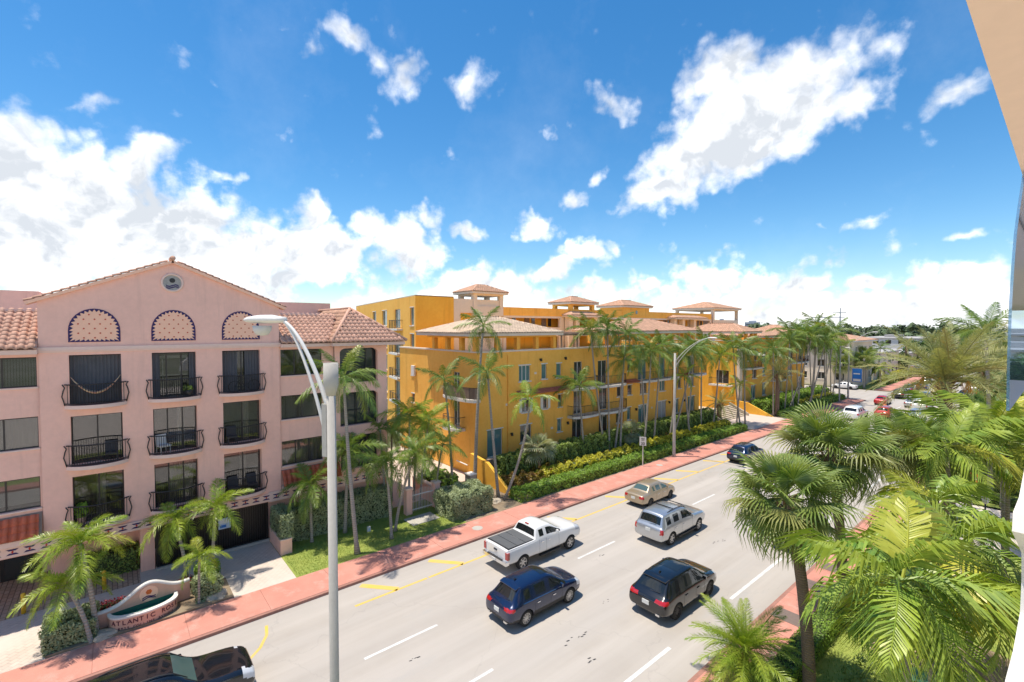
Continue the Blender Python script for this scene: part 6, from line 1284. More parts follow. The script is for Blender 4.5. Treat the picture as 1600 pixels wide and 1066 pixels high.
street_lamp('street lamp rising from the clipped hedge beside the speed limit sign', (-25.15, 42.3), 10.3, 1, 3.3, 2.3, .16, .10)
street_lamp('street lamp at the end of the hedges before the side street', (-25.3, 102.8-3.4), 10.5, 1, 3.2, 2.2, .16, .10); street_lamp('slim lamp column just short of the side street corner lamp', (-25.6, 95.6), 9.6, 1, .6, .4, .14, .09)
def speed_sign():
    t = thing('speed_limit_sign', 'white speed limit 30 sign on a post at the hedge', 'sign', (-25.2, 37.1, .1)); MB().box(-.03, .03, -.03, .03, 0, 2.75).build('post', MT['white'], t)
    p = MB().box(-.30, .30, -.055, -.035, 1.95, 2.75).build('plate', MT['white'], t)
    p.rotation_euler = (0, 0, .45); text('SPEED', p, (0, -.058, 2.60), .13, MT['trim']); text('LIMIT', p, (0, -.058, 2.46), .13, MT['trim']); text('30', p, (0, -.058, 2.13), .36, MT['trim'])
def text(s, parent, loc, size, mat, rot=(math.pi/2, 0, 0), name='lettering', ext=.004, font_scale=1.0, sp=1.0):
    c = bpy.data.curves.new(name, 'FONT'); c.body = s; c.size = size; c.align_x = 'CENTER'; c.align_y = 'CENTER'; c.extrude = ext; c.space_character = sp; c.offset = .004*size/.3
    o = bpy.data.objects.new(name, c); COL.objects.link(o); dg = bpy.context.evaluated_depsgraph_get(); me = bpy.data.meshes.new_from_object(o.evaluated_get(dg)); bpy.data.objects.remove(o); me.materials.clear(); me.materials.append(mat)
    return obj(name, me, parent, loc, rot)
speed_sign()
def entrance_sign():
    """low curved sign: wavy back wall, bowed front basin with lettering"""
    cx, cy = -25.95, .9; t = thing('entrance_sign', 'low curved pink entrance sign reading ATLANTIC ROSE with a rose emblem', 'sign', (cx, cy, .08), .10)
    hw = 1.22; n = 30; prof = []
    for k in range(n+1):
        f = -1+2*k/n; h = .72+.66*math.exp(-((f-.12)/.45)**2)+.22*max(0, f)**1.5; prof.append((f*1.75, h))
    MB().prism([(-.42, -1.75, 0)]+[(-.42, y, h) for y, h in prof]+[(-.42, 1.75, 0)], (-.16, 0, 0)).build('back_wall', MT['signpink'], t)
    MB().tube([(-.50, y, h+.03) for y, h in prof], .095, 6).build('wall_coping', MT['white'], t, True)
    # basin
    arc = [(-.42+.92*math.cos(a)**.7 if math.cos(a) > 0 else -.42, hw*math.sin(a)) for a in [-math.pi/2+math.pi*k/26 for k in range(27)]]
    m = MB()
    for (a, b) in zip(arc[:-1], arc[1:]): m.prism([(a[0], a[1], 0), (b[0], b[1], 0), (b[0], b[1], .60), (a[0], a[1], .60)], (-.11, 0, 0))
    m.build('basin_front', MT['signpink'], t)
    m = MB()
    for (a, b) in zip(arc[:-1], arc[1:]): m.prism([(a[0]+.05, a[1]*1.02, .60), (b[0]+.05, b[1]*1.02, .60), (b[0]-.17, b[1]*.93, .60), (a[0]-.17, a[1]*.93, .60)], (0, 0, .07))
    m.build('basin_rim', MT['white'], t)
    MB().prism([(-.42, -hw*.9, .40)]+[(a[0]-.1, a[1]*.9, .40) for a in arc]+[(-.42, hw*.9, .40)], (0, 0, .03)).build('basin_lining', MT['green'], t)
    MB().box(-.417, -.405, -hw*.9, hw*.9, .42, .63).build('basin_back', MT['green'], t)
    def on_arc(s):
        # point at arc length s (0 = middle) and heading
        L = [0]
        for a, b in zip(arc[:-1], arc[1:]): L.append(L[-1]+math.hypot(b[0]-a[0], b[1]-a[1]))
        q = L[-1]/2+s
        for i in range(len(L)-1):
            if L[i] <= q <= L[i+1]:
                f = (q-L[i])/(L[i+1]-L[i]+1e-9); a, b = arc[i], arc[i+1]; return a[0]+(b[0]-a[0])*f, a[1]+(b[1]-a[1])*f, math.atan2(b[1]-a[1], b[0]-a[0])
    def bent(s, z, size, pitch):
        for k, ch in enumerate(s):
            if ch == ' ': continue
            q = on_arc((k-(len(s)-1)/2)*pitch)
            if q: text(ch, t, (q[0]+.006*math.sin(q[2]), q[1]-.006*math.cos(q[2]), z), size, MT['letter'], (math.pi/2, 0, q[2]), ext=.006)
    bent('ATLANTIC ROSE', .41, .26, .197); bent('8925 COLLINS AVENUE', .17, .14, .108)
    em = MB().lathe([(.34, -.42), (.34, -.40), (.30, -.395)], 26, (0, .2, .98), 'x').build('emblem_disc', MT['peach'], t)
    for dz, s in ((-.10, 1), (-.17, 1)):
        m = MB(); up = [(-.388, .2+.24*(i/6-.5)*2, .98+dz+.035*math.sin(i*1.1+dz*9)) for i in range(7)]; m.prism(up+[(p[0], p[1], p[2]-.045) for p in up[::-1]], (.008, 0, 0)); m.build('emblem_wave', MT['navy'], em)
    m = MB()
    for k in range(6):
        a = k*1.047; m.lathe([(.062, -.392), (.05, -.375)], 9, (0, .2+.055*math.cos(a), 1.06+.055*math.sin(a)), 'x')
    m.lathe([(.05, -.392), (.04, -.365)], 9, (0, .2, 1.06), 'x'); m.build('emblem_rose', MT['orangep'], em)
entrance_sign()
for x, y, lb in ((-30.07, -3.24, 'yellow bollard beside the arched entrance court'), (-30.3, -.5, 'yellow bollard beside the recessed hedge of the pink building')):
    t = thing('bollard', lb, 'bollard', (x, y, .1), 0, 'yellow bollards'); MB().lathe([(.085, 0), (.085, .88), (.07, .94), (.03, .96)], 14).build('post', MT['yellowp'], t, True); MB().lathe([(.13, 0), (.12, .03)], 14).build('base', MT['concrete'], t)
def garage_gate():
    t = thing('garage_gate', 'wide black barred garage gate under the pink building', 'gate', (-30.95, 4.3, .12)); 
    MB().box(-.06, .0, -2.7, 2.7, 2.28, 2.38).box(-.06, 0, -2.7, 2.7, .12, .2).box(-.06, 0, -2.7, -2.6, .2, 2.28).box(-.06, 0, 2.6, 2.7, .2, 2.28).box(-.06, 0, -.05, .05, .2, 2.28).build('gate_frame', MT['gate'], t)
    m = MB()
    for k in range(44): y = -2.58+k*.12; m.box(-.045, -.015, y, y+.028, .2, 2.28)
    m.build('bars', MT['gate'], t); MB().box(-.30, -.26, -2.7, 2.7, .05, 2.4).build('mesh_screen', MT['gate'], t); MB().box(-.2, .12, -2.72, 2.72, -.05, .12).build('threshold', MT['concrete'], t)
    s = tag(MB().box(0, .02, .12, .72, 1.35, 1.95).build('gate_notice', MT['skyb'], None, loc=(-30.945, 4.3, .12)), 'pale blue notice board fixed to the black garage gate', 'notice'); MB().box(.02, .024, .18, .66, 1.66, 1.90).build('notice_panel', MT['white'], s); MB().box(.02, .024, .18, .5, 1.42, 1.58).build('notice_panel', MT['blue'], s)
garage_gate()
t = thing('planter_wall', 'pink planter wall flanking the garage gate, topped by a hedge', 'planter', (-29.6, 7.2, 0)); MB().box(-1.2, 1.25, -.18, .42, 0, .95).build('wall', MT['pink'], t); MB().box(-1.22, 1.28, -.2, .44, .95, 1.0).build('coping', MT['pinkL'], t)
# hedges and shrubs
hedge('clipped_hedge', 'clipped grey-green hedge block on the planter beside the garage gate', -30.6, -28.4, 7.05, 7.75, 2.35, MT['silverleaf'], .06, 520, .06, z0=.9)
hedge('clipped_hedge', 'long dark green hedge running under the frieze beside the lawn', -31.0, -29.6, 7.7, 14.4, 2.05, MT['silverleaf'], .065, 420, .10)
hedge('clipped_hedge', 'dark hedge filling the recess behind the yellow bollard', -32.6, -31.6, -1.6, .9, 1.35, MT['hedge'], .055, 260, .05)
hedge('loose_shrub', 'silver-green loose shrub left of the entrance sign', -27.2, -25.5, -2.3, -.7, 1.05, MT['silverleaf'], .055, 650, .18, 'shrub'); hedge('loose_shrub', 'silver-green loose shrub right of the entrance sign', -27.0, -25.75, 2.75, 3.75, 1.05, MT['silverleaf'], .055, 650, .18, 'shrub')
hedge('clipped_hedge', 'bright clipped shrub behind the right end of the entrance sign', -27.6, -27.0, 2.9, 3.9, 1.35, MT['hedgeB'], .06, 300, .1, 'shrub')
hedge('flower_bush', 'low red flowering plants behind the left end of the sign', -27.5, -27.1, -1.2, .3, .75, MT['redflower'], .05, 260, .2, 'flowers'); hedge('flower_bush', 'low red flowering plants behind the sign under the palms', -27.9, -27.5, 2.2, 3.0, .7, MT['redflower'], .05, 260, .2, 'flowers')
hedge('loose_shrub', 'large rounded silver shrub beside the pink garden gate', -28.3, -25.9, 16.9, 20.2, 1.75, MT['silverleaf'], .06, 600, .22, 'shrub')
hedge('clipped_hedge', 'low bright green clipped hedge along the pavement by the orange building', -27.0, -25.6, 22.6, 59.9, .85, MT['hedgeB'], .07, 300, .14)
hedge('yellow_shrubs', 'row of yellow-leaved shrubs behind the low clipped hedge', -28.35, -27.15, 26.6, 59.0, 1.15, MT['yellowleaf'], .085, 260, .35, 'shrub'); hedge('croton_bed', 'red and yellow croton shrubs around the silver fan palm', -29.4, -27.3, 23.4, 29.5, .95, MT['croton'], .085, 260, .5, 'shrub', twig=False)
hedge('croton_bed', 'thin bronze shrubs between the leaning palm trunks', -29.3, -28.3, 30, 58, .7, MT['croton'], .075, 70, .5, 'shrub', twig=False)
hedge('tall_hedge', 'tall olive-green hedge in front of the orange patio wall', -30.9, -29.4, 24.2, 59.5, 2.25, MT['hedge'], .085, 240, .25)
hedge('clipped_hedge', 'low hedge beyond the entrance court along the pavement', -27.0, -25.7, 72.5, 99.5, .9, MT['hedgeB'], .09, 130, .2); hedge('tall_hedge', 'loose green hedge in front of the second orange building', -30.9, -28.2, 73.5, 99.5, 1.9, MT['hedgeB'], .11, 110, .4); hedge('yellow_shrubs', 'yellow shrubs beyond the entrance court', -28.1, -27.1, 84, 99, 1.2, MT['yellowleaf'], .1, 60, .4, 'shrub')
hedge('clipped_hedge', 'bright flat-topped hedge along the right pavement under the fan palms', -6.9, -6.0, 13, 37.5, .75, MT['hedgeB'], .045, 420, .04); hedge('loose_shrub', 'dark shrubs at the foot of the near fan palm', -4.9, -3.4, 17.5, 21.5, .6, MT['hedge'], .07, 160, .4, 'shrub', twig=False)
hedge('clipped_hedge', 'long low hedge edging the lawn beyond the driveway', -6.7, 6, 48.6, 49.6, .7, MT['hedge'], .07, 110, .1); hedge('round_shrub', 'rounded dark shrub on the far lawn behind the stop sign', -4.6, -2.2, 52, 54.5, 1.5, MT['hedge'], .09, 110, .3, 'shrub'); hedge('clipped_hedge', 'dark hedge closing the near lawn below the big fronds', -.8, 1.2, 27.6, 30, 1.1, MT['hedge'], .07, 150, .2)
hedge('roadside_bush', 'green bush in the corner garden beside the far pavement', -27.6, -25.8, 130, 137, 1.7, MT['hedgeB'], .13, 40, .6, 'shrub'); hedge('roadside_bush', 'yellow-green bush beside the far beige shop', -27.8, -25.9, 142, 150, 2.0, MT['yellowleaf'], .15, 35, .7, 'shrub')
rock('boulder', 'pale limestone boulder right of the entrance sign', (-25.75, 3.6, .2), (.42, .5, .32), 3); rock('boulder', 'pale limestone boulder left of the entrance sign', (-25.65, -.45, .2), (.35, .5, .25), 5); rock('boulder', 'brown boulder under the paired leaning palms by the stair wall', (-27.0, 21.2, .15), (.6, .5, .3), 8)
grass('grass', -30.6, -25.4, 7.1, 17.5, 22000); grass('grass', -5.9, 3, 14, 38.4, 26000, .07); grass('grass', -6.8, 5, 49.8, 60, 6000, .09)
def garden_gate():
    t = thing('garden_gate', 'pink garden gate with white iron bars between masonry posts', 'gate', (-29.1, 16.6, .1)); m = MB()
    for y in (-1.3, .9): MB().box(-.22, .22, y-.22, y+.22, 0, 1.75).build('gate_post', MT['pink'], t); MB().box(-.27, .27, y-.27, y+.27, 1.75, 1.86).build('post_cap', MT['pinkL'], t)
    for k in range(15): y = -1.0+k*.12; m.tube([(0, y, .1), (0, y, 1.45+.2*math.sin(math.pi*k/14))], .016, 4)
    m.build('gate_bars', MT['white'], t); MB().box(-.03, .03, -1.06, .66, .2, .26).box(-.03, .03, -1.06, .66, 1.2, 1.26).build('gate_rail', MT['white'], t)
    MB().box(-.18, .18, 1.14, 3.2, 0, 1.1).box(-3.6, -.25, 1.0, 1.3, 0, 1.2).build('low_wall', MT['pink'], t); MB().box(-.22, .22, 1.14, 3.25, 1.1, 1.18).box(-3.6, -.27, .96, 1.34, 1.2, 1.28).build('wall_coping', MT['pinkL'], t)
garden_gate()
t = thing('utility_box', 'grey metal utility cabinet against the orange side wall', 'cabinet', (-30.6, 21.6, .1)); MB().box(-.35, .35, -.3, .3, 0, 1.15).build('cabinet', MT['concrete'], t); MB().box(-.4, .4, -.35, .35, 1.15, 1.22).build('lid', MT['white'], t)
t = thing('meter_box', 'small white marker box standing in the front lawn', 'box', (-28.2, 12.1, .1)); MB().box(-.06, .06, -.1, .1, 0, .34).build('casing', MT['white'], t); MB().box(.06, .064, -.06, .06, .1, .26).build('label_plate', MT['skyb'], t)
# ---- palms
S_ = 'slender palms before the orange building'
palm('christmas_palm', 'upper short palm with arching fronds left of the entrance sign', (-25.9, -.7), (-26.35, -1.1, 3.7), 'xmas', 13, 1.0, .10, .075, shaft=.35, lo=-.1, hi=1.2); palm('christmas_palm', 'lower short palm leaning left of the entrance sign', (-25.45, -.86), (-26.05, -1.5, 2.3), 'xmas', 11, .92, .09, .07, shaft=.3, lo=-.1, hi=1.15)
palm('christmas_palm', 'leaning palm over the right end of the sign, before the gate', (-28.1, 2.68), (-28.75, 2.25, 3.2), 'xmas', 12, .88, .09, .065, shaft=.3, lo=-.6, hi=1.1); palm('christmas_palm', 'bright palm beside the blue notice on the gate', (-28.0, 3.68), (-28.1, 3.9, 3.5), 'xmas', 12, .9, .085, .065, shaft=.3, lo=-.3); palm('christmas_palm', 'smallest palm in the bed right of the sign', (-25.75, 2.85), (-25.75, 2.9, 2.2), 'xmas', 9, .72, .06, .05, shaft=.25, lo=-.25, hi=1.2)
palm('tall_palm', 'tall thin palm on the lawn crossing the corner pavilion of the pink building', (-25.85, 10.41), (-26.5, 10.0, 9.7), 'slim', 13, 1.05, .13, .07, shaft=.5, lo=-.5, hi=1.2, curve=.75, flower=True)
palm('christmas_palm', 'palm behind the lamp pole at the back of the lawn', (-29.0, 10.9), (-29.0, 11.2, 5.0), 'xmasD', 14, 1.15, .11, .08, shaft=.3); palm('christmas_palm', 'left palm of the leaning pair on the lawn', (-26.35, 12.74), (-26.7, 12.6, 4.4), 'xmasD', 13, .98, .10, .075, shaft=.35); palm('christmas_palm', 'right palm of the leaning pair on the lawn', (-27.2, 13.4), (-26.6, 14.5, 4.8), 'xmasD', 13, 1.0, .10, .075, shaft=.35)
palm('bushy_palm', 'bushy bright palm rising between the pink and orange buildings', (-29.7, 15.7), (-29.9, 15.9, 6.5), 'slimB', 15, .92, .09, .07, shaft=.3); palm('bushy_palm', 'bright palm against the orange side wall above the garden gate', (-29.8, 16.6), (-29.5, 17.2, 6.1), 'slimB', 14, .85, .08, .065, shaft=.3); palm('bushy_palm', 'palm clump behind the lawn pair near the pink corner', (-30.3, 14.2), (-30.6, 14.0, 5.9), 'slim', 14, .85, .08, .065); palm('bushy_palm', 'lower palm hanging over the garden gate', (-29.9, 17.9), (-29.4, 18.3, 4.4), 'slim', 13, .78, .08, .06); palm('bushy_palm', 'low bright palm under the pink right wing window', (-29.0, 8.9), (-29.0, 8.8, 3.6), 'xmasD', 12, .95, .09, .07)
palm('bushy_palm', 'bushy palm filling the path between the two buildings', (-32.2, 15.6), (-32.3, 15.7, 5.2), 'slimB', 15, .9, .09, .07); palm('bushy_palm', 'dark palm under the orange side balconies', (-32.6, 18.6), (-32.5, 18.7, 4.6), 'slim', 15, .9, .09, .07); palm('bushy_palm', 'low palm behind the garden gate', (-31.2, 16.9), (-31.1, 17.0, 3.4), 'slimB', 14, .8, .09, .07); hedge('loose_shrub', 'leafy shrubs lining the path behind the garden gate', -33.6, -30.6, 18.6, 20.6, 1.3, MT['hedgeB'], .09, 160, .4, 'shrub')
palm('slender_palm', 'slender palm beside the utility cabinet at the orange side wall', (-30.9, 20.1), (-31.5, 19.8, 8.4), 'slim', 9, .92, .11, .065, shaft=.55, group=S_, flower=True); palm('slender_palm', 'tallest slender palm rising past the corner roof pavilion', (-31.0, 22.3), (-31.1, 23.2, 12.5), 'slim', 11, 1.05, .16, .08, shaft=.6, group=S_); palm('slender_palm', 'straight palm of the pair rooted by the stair wall', (-27.5, 21.95), (-28.3, 21.6, 9.1), 'slim', 11, .95, .12, .07, shaft=.55, group=S_, flower=True, curve=.6); palm('slender_palm', 'bent bright palm of the pair rooted by the stair wall', (-26.95, 22.05), (-25.9, 23.6, 7.1), 'slimB', 9, .9, .11, .065, shaft=.55, group=S_, curve=.9)
palm('silver_fan_palm', 'silvery fan palm in the croton bed', (-29.2, 27.9), (-29.4, 27.9, 2.7), 'fanS', 15, 1.15, .13, .12, 'trunkB', lo=-.7, hi=1.3, boots=14); palm('silver_fan_palm', 'smaller fan palm beside the leaning trio', (-29.3, 41.0), (-29.4, 41.0, 2.1), 'fanS', 13, 1.0, .12, .11, 'trunkB', lo=-.6, hi=1.3, boots=10)
for (b_, h_, kd, nn, sc_, lb) in (((-29.7, 37.4), (-31.0, 36.6, 12.1), 'slim', 10, 1.0, 'left stem of the leaning palm trio in the hedge'), ((-29.4, 37.6), (-29.8, 37.7, 12.3), 'slim', 11, 1.0, 'middle stem of the leaning palm trio in the hedge'), ((-29.2, 38.1), (-28.8, 39.3, 11.7), 'slim', 10, .95, 'right stem of the leaning palm trio in the hedge'), ((-28.9, 38.6), (-28.9, 39.1, 9.2), 'slim', 8, .8, 'shorter palm just right of the leaning trio'),
  ((-28.5, 42.1), (-28.3, 43.0, 10.0), 'slim', 12, 1.0, 'palm left of the street lamp in the hedge'), ((-28.6, 44.0), (-28.4, 44.8, 10.4), 'slim', 11, 1.0, 'palm immediately behind the street lamp in the hedge'), ((-29.8, 44.6), (-30.4, 44.3, 9.0), 'slim', 9, .85, 'palm leaning at the orange wall behind the street lamp'), ((-29.0, 47.8), (-28.6, 48.9, 9.7), 'slim', 10, .95, 'palm under the street lamp arm'), ((-28.9, 48.2), (-27.6, 50.1, 9.9), 'slim', 11, 1.0, 'leaning palm beyond the street lamp arm'), ((-27.5, 49.7), (-28.1, 49.3, 7.0), 'slimB', 7, .7, 'yellowish small palm beyond the street lamp'),
  ((-26.9, 60.8), (-27.7, 60.3, 9.9), 'slim', 11, 1.1, 'first palm at the end of the low hedge by the landing'), ((-27.0, 62.4), (-27.3, 62.5, 9.5), 'slim', 11, 1.1, 'second palm at the end of the low hedge by the landing'), ((-28.6, 63.5), (-28.4, 63.8, 4.8), 'slimB', 8, .8, 'small palm on the landing before the bright wall'), ((-27.3, 72.1), (-27.5, 72.3, 9.3), 'slim', 11, 1.1, 'palm beside the date palm past the landing'),
  ((-27.8, 81.2), (-28.5, 80.9, 11.8), 'slim', 11, 1.25, 'leaning palm in the far planting bed, first of the row'), ((-27.8, 83), (-27.5, 84, 11.3), 'slimB', 10, 1.2, 'yellowing palm in the far planting bed'), ((-28.2, 80.6), (-26.3, 83.5, 10.9), 'slim', 10, 1.2, 'crossing palm in the far planting bed'), ((-26.9, 86), (-26.6, 86.9, 12.5), 'slim', 12, 1.3, 'tallest palm of the far planting bed'), ((-26.4, 82.9), (-24.9, 85.2, 10.4), 'slim', 10, 1.2, 'palm of the far bed leaning over the pavement'), ((-26.9, 89.8), (-25.5, 92.1, 11.8), 'slim', 11, 1.3, 'palm of the far bed before the pale house'), ((-27.0, 96.8), (-26.6, 97.8, 8.6), 'slimB', 9, 1.1, 'palm at the end of the far bed by the corner lamp'), ((-27.2, 94), (-27.6, 94.2, 10.2), 'slim', 10, 1.2, 'palm near the end of the far bed, before the pale house')):
    palm('slender_palm', lb, b_, h_, kd, nn+3, sc_*1.12, .11, .065, shaft=.5, group=S_, curve=.7, lo=-.45)
palm('date_palm', 'stout date palm beside the entrance stairs', (-30.5, 62.5), (-30.5, 62.6, 2.6), 'date', 22, .75, .30, .30, 'trunkB', lo=-.6, hi=1.3, boots=24); palm('date_palm', 'tall date palm before the second orange building', (-27.1, 72.9), (-27.1, 73.1, 6.2), 'date', 26, .95, .30, .28, 'trunkB', lo=-.5, hi=1.3, boots=24)
palm('fan_palm', 'fan palm in front of the pale house, left of the blue sign', (-31.2, 117.9), (-31.3, 118, 5.2), 'fan', 18, 1.3, .2, .2, 'trunk', lo=-.9); palm('fan_palm', 'fan palm beside the blue sign by the pale house', (-27.6, 119.2), (-27.7, 119.3, 6.3), 'fan', 18, 1.3, .2, .2, 'trunk', lo=-.9); palm('slender_palm', 'yellow-green palm in the corner garden', (-26.9, 129), (-27, 129, 3.6), 'slimB', 10, 1.2, .16, .12, group=S_); palm('date_palm', 'date palm standing before the beige shop far up the avenue', (-29.3, 167), (-29.3, 167, 7.6), 'date', 20, 1.1, .3, .28, 'trunkB', lo=-.5)
palm('fan_palm', 'shaggy fan palm behind the blue sign', (-28.4, 123.5), (-28.6, 123.5, 7), 'fan', 16, 1.4, .2, .2, 'trunk', lo=-.9); palm('slender_palm', 'thin palm at the corner of the pale house', (-28.5, 134.5), (-28.3, 135, 8), 'slim', 10, 1.4, .14, .1, group=S_)
# right-hand side
palm('sabal_palm', 'near fan palm with a brown skirt of dead leaves over the kerb', (-5.55, 18.2), (-6.48, 18.4, 6.9), 'fan', 34, 1.0, .21, .17, 'trunkB', lo=-.95, hi=1.35, skirt=7, boots=10, curve=.1); palm('sabal_palm', 'second fan palm standing farther along the right pavement', (-6.2, 24.5), (-6.8, 24.3, 7.6), 'fan', 36, 1.18, .22, .18, 'trunkB', lo=-.95, hi=1.35, skirt=4, boots=12, curve=.2)
palm('sabal_palm', 'left thick-trunked palm of the pair beside the driveway', (-4.6, 31.2), (-5.4, 30.4, 7.0), 'fan', 26, 1.05, .22, .19, 'trunkB', lo=-.9, hi=1.3, boots=8); palm('sabal_palm', 'right thick-trunked palm of the pair beside the driveway', (-4.1, 33.2), (-5.0, 32.3, 7.0), 'fan', 24, 1.05, .22, .19, 'trunkB', lo=-.9, hi=1.3, boots=8)
palm('pygmy_date_palm', 'low feathery date palm on the right pavement below the black suv', (-7.2, 17.0), (-7.3, 17.1, 1.4), 'pygmy', 54, 1.22, .10, .12, 'trunkB', lo=-.75, hi=1.4, boots=18)
palm('solitaire_palm', 'big glossy feather palm nearest the balcony, front stem of its clump', (-2.0, 14.0), (-2.45, 13.9, 6.7), 'big', 11, .88, .10, .07, shaft=.5, lo=-.6, hi=1.1); palm('solitaire_palm', 'middle stem of the big glossy palm clump', (-1.9, 15.7), (-2.2, 15.6, 5.9), 'big', 9, .85, .10, .07, shaft=.5, lo=-.6, hi=1.0); palm('solitaire_palm', 'rear stem of the big glossy palm clump', (-1.4, 17.6), (-1.75, 17.5, 6.6), 'big', 10, .85, .10, .07, shaft=.5, lo=-.6, hi=1.1)
palm('solitaire_palm', 'glossy palm with raised broad leaves beside the thick-trunked pair', (-3.2, 29.4), (-3.6, 29.5, 7.0), 'big', 11, .95, .11, .08, shaft=.5, lo=-.6, hi=1.3); palm('solitaire_palm', 'glossy palm before the stop sign', (-3.0, 32.8), (-3.3, 32.9, 7.2), 'big', 12, 1.0, .11, .08, shaft=.5, lo=-.6); palm('solitaire_palm', 'glossy palm at the edge of the driveway', (-2.1, 37.0), (-2.4, 37.0, 7.2), 'big', 12, 1.0, .11, .08, shaft=.5, lo=-.6); palm('solitaire_palm', 'glossy palm rising between the near clump and the driveway pair', (-2.6, 22.8), (-3.0, 22.7, 6.0), 'big', 12, .9, .10, .075, shaft=.5, lo=-.6, hi=1.1); palm('solitaire_palm', 'thin-stemmed glossy palm before the lawn lamp', (-1.8, 33.8), (-1.9, 34.0, 6.6), 'big', 10, .9, .1, .08, shaft=.5)
palm('date_palm', 'great date palm towering over the avenue with orange fruit stalks', (-4.9, 41.6), (-5.3, 41.5, 9.4), 'date', 50, 1.4, .34, .36, 'trunkB', lo=.02, hi=1.4, boots=40, fruit=6); palm('tall_palm', 'windblown tall palm beside the great date palm', (-3.7, 50.7), (-4.2, 50.7, 12.0), 'slim', 12, 1.25, .16, .1, shaft=.6, wind=2.6, lo=-.3, hi=1.2)
palm('date_palm', 'date palm crown beyond the glass guard', (-1.0, 52), (-1.4, 52, 11), 'date', 30, 1.1, .3, .3, 'trunkB', lo=-.4, hi=1.3, boots=20); palm('bushy_palm', 'dense green palm clump under the great date palm', (-4.2, 55.5), (-4.3, 55.5, 6.0), 'slim', 16, 1.1, .12, .1, lo=-.6); palm('bushy_palm', 'green palm clump right of the great date palm', (-2.9, 47.2+1), (-3.0, 48.4, 5.6), 'slim', 15, 1.1, .12, .1, lo=-.6)
for k, (x, y, h, r_, lb) in enumerate(((-3.4, 60, 8, 3.0, 'broad dark tree behind the great date palm'), (-.6, 56, 8.5, 3.2, 'broad tree beyond the stop sign lawn'), (2.5, 60, 9.5, 3.6, 'broad tree at the right edge behind the glass'), (-4.6, 72, 8, 3.0, 'leafy tree beside the far right kerb'), (-5.0, 84, 8.5, 3.2, 'leafy tree farther along the right kerb'), (-5.5, 100, 9, 3.5, 'leafy tree beyond the queue of cars'), (1.5, 78, 10, 4, 'tall leafy tree deep on the right side'), (-31.0, 136.5, 6, 2.6, 'dark tree beside the pale house'), (-30.5, 124.0-3, 4.6, 1.6, 'small dark tree before the pale house wall'), (-33, 208, 8, 4, 'spreading tree by the far white block'), (-30.5, 168, 5.5, 3.2, 'low spreading tree before the beige shop'))):
    broad_tree('broadleaf_tree', lb, (x, y), h, r_, MT['broad'], 2600 if k < 4 else 1500, .17 if y < 70 else .26, 'leafy trees')
more = [((-29.6, 34.2), (-30.0, 33.8, 7.0), 'slim'), ((-29.5, 52.5), (-29.2, 53.2, 9.6), 'slim'), ((-29.3, 55.4), (-29.6, 55.9, 10.6), 'slim'), ((-28.9, 57.6), (-28.5, 58.3, 8.8), 'slimB'), ((-28.3, 75.6), (-28.6, 76.2, 8.2), 'slim'), ((-28.0, 78.2), (-27.6, 78.6, 10.4), 'slim'), ((-28.4, 85.0), (-29.0, 85.4, 11.0), 'slimB'), ((-27.4, 88.2), (-27.9, 88.0, 10.0), 'slim'), ((-28.2, 91.0), (-28.0, 91.6, 12.0), 'slim'), ((-27.6, 98.3), (-28.0, 98.9, 10.8), 'slim'), ((-28.6, 99.3), (-28.9, 99.8, 9.0), 'slim')]
more_l = ('short palm between the silver fan palm and the leaning trio', 'palm beyond the lamp arm, nearer the orange wall', 'tall palm near the end of the tall hedge', 'light green palm at the end of the yellow shrubs', 'low palm just past the second stair wall', 'palm before the parasol balcony', 'pale palm among the crossing palms of the far bed', 'palm standing close before the tallest far palm', 'high palm before the far iron balcony', 'high palm at the far end of the second orange building', 'short palm at the far end of the second orange building')
for (b_, h_, kd), lb in zip(more, more_l): palm('slender_palm', lb, b_, h_, kd, 13, 1.1, .11, .065, shaft=.5, group=S_, curve=.7, lo=-.45)
for k, (x, y, h, r_, lb) in enumerate(((-30, 186, 9, 4.5, 'wide tree shading the front of the beige shop'), (-29, 212, 10, 5, 'wide tree past the beige shop'), (-28.5, 240, 10, 5, 'tree beside the far white block'), (-29, 268, 11, 6, 'tree before the grey low roofs'), (-62, 150, 11, 5, 'tall tree behind the long beige house'), (-56, 176, 11, 5.5, 'tall tree behind the beige shop'), (-64, 215, 12, 6, 'tree mass left of the far white block'), (-5, 118, 10, 4.5, 'tree over the right kerb beyond the queue'), (-4.5, 140, 11, 5, 'large tree far along the right kerb'), (-5, 170, 12, 6, 'largest far tree along the right kerb'), (0, 94, 11, 4.5, 'tree behind the leafy right kerb'), (4, 70, 10, 4, 'tree behind the driveway lawn'), (-5, 200, 12, 6, 'last tree at the right end of the avenue'))):
    broad_tree('broadleaf_tree', lb, (x, y), h, r_, MT['broad'], 1500, .30 if y > 100 else .22, 'leafy trees')
for (x, y, h, lb) in ((-5.2, 64, 8.6, 'date palm by the right kerb behind the great one'), (-4.8, 78, 9.0, 'date palm by the right kerb, farther on'), (-26.9, 190, 8.4, 'date palm beside the far pavement')): palm('date_palm', lb, (x, y), (x-.2, y, h), 'date', 28, 1.2, .3, .3, 'trunkB', lo=-.4, hi=1.35, boots=16)
g2 = np.random.default_rng(5)
for k in range(46):    # far trees on the skyline, each its own
    a = math.radians(g2.uniform(-46, -4)) if k < 30 else math.radians(g2.uniform(-22, -3)); d = g2.uniform(260, 620); x, y = math.sin(a)*d, math.cos(a)*d
    if -31 < x < -3 and y < 400: x = -38
    broad_tree('skyline_tree', 'distant dark green tree on the skyline', (x, y), g2.uniform(10, 15), g2.uniform(6, 11), MT['farleaf'], 420, 1.2, 'trees on the skyline', .4, .25)
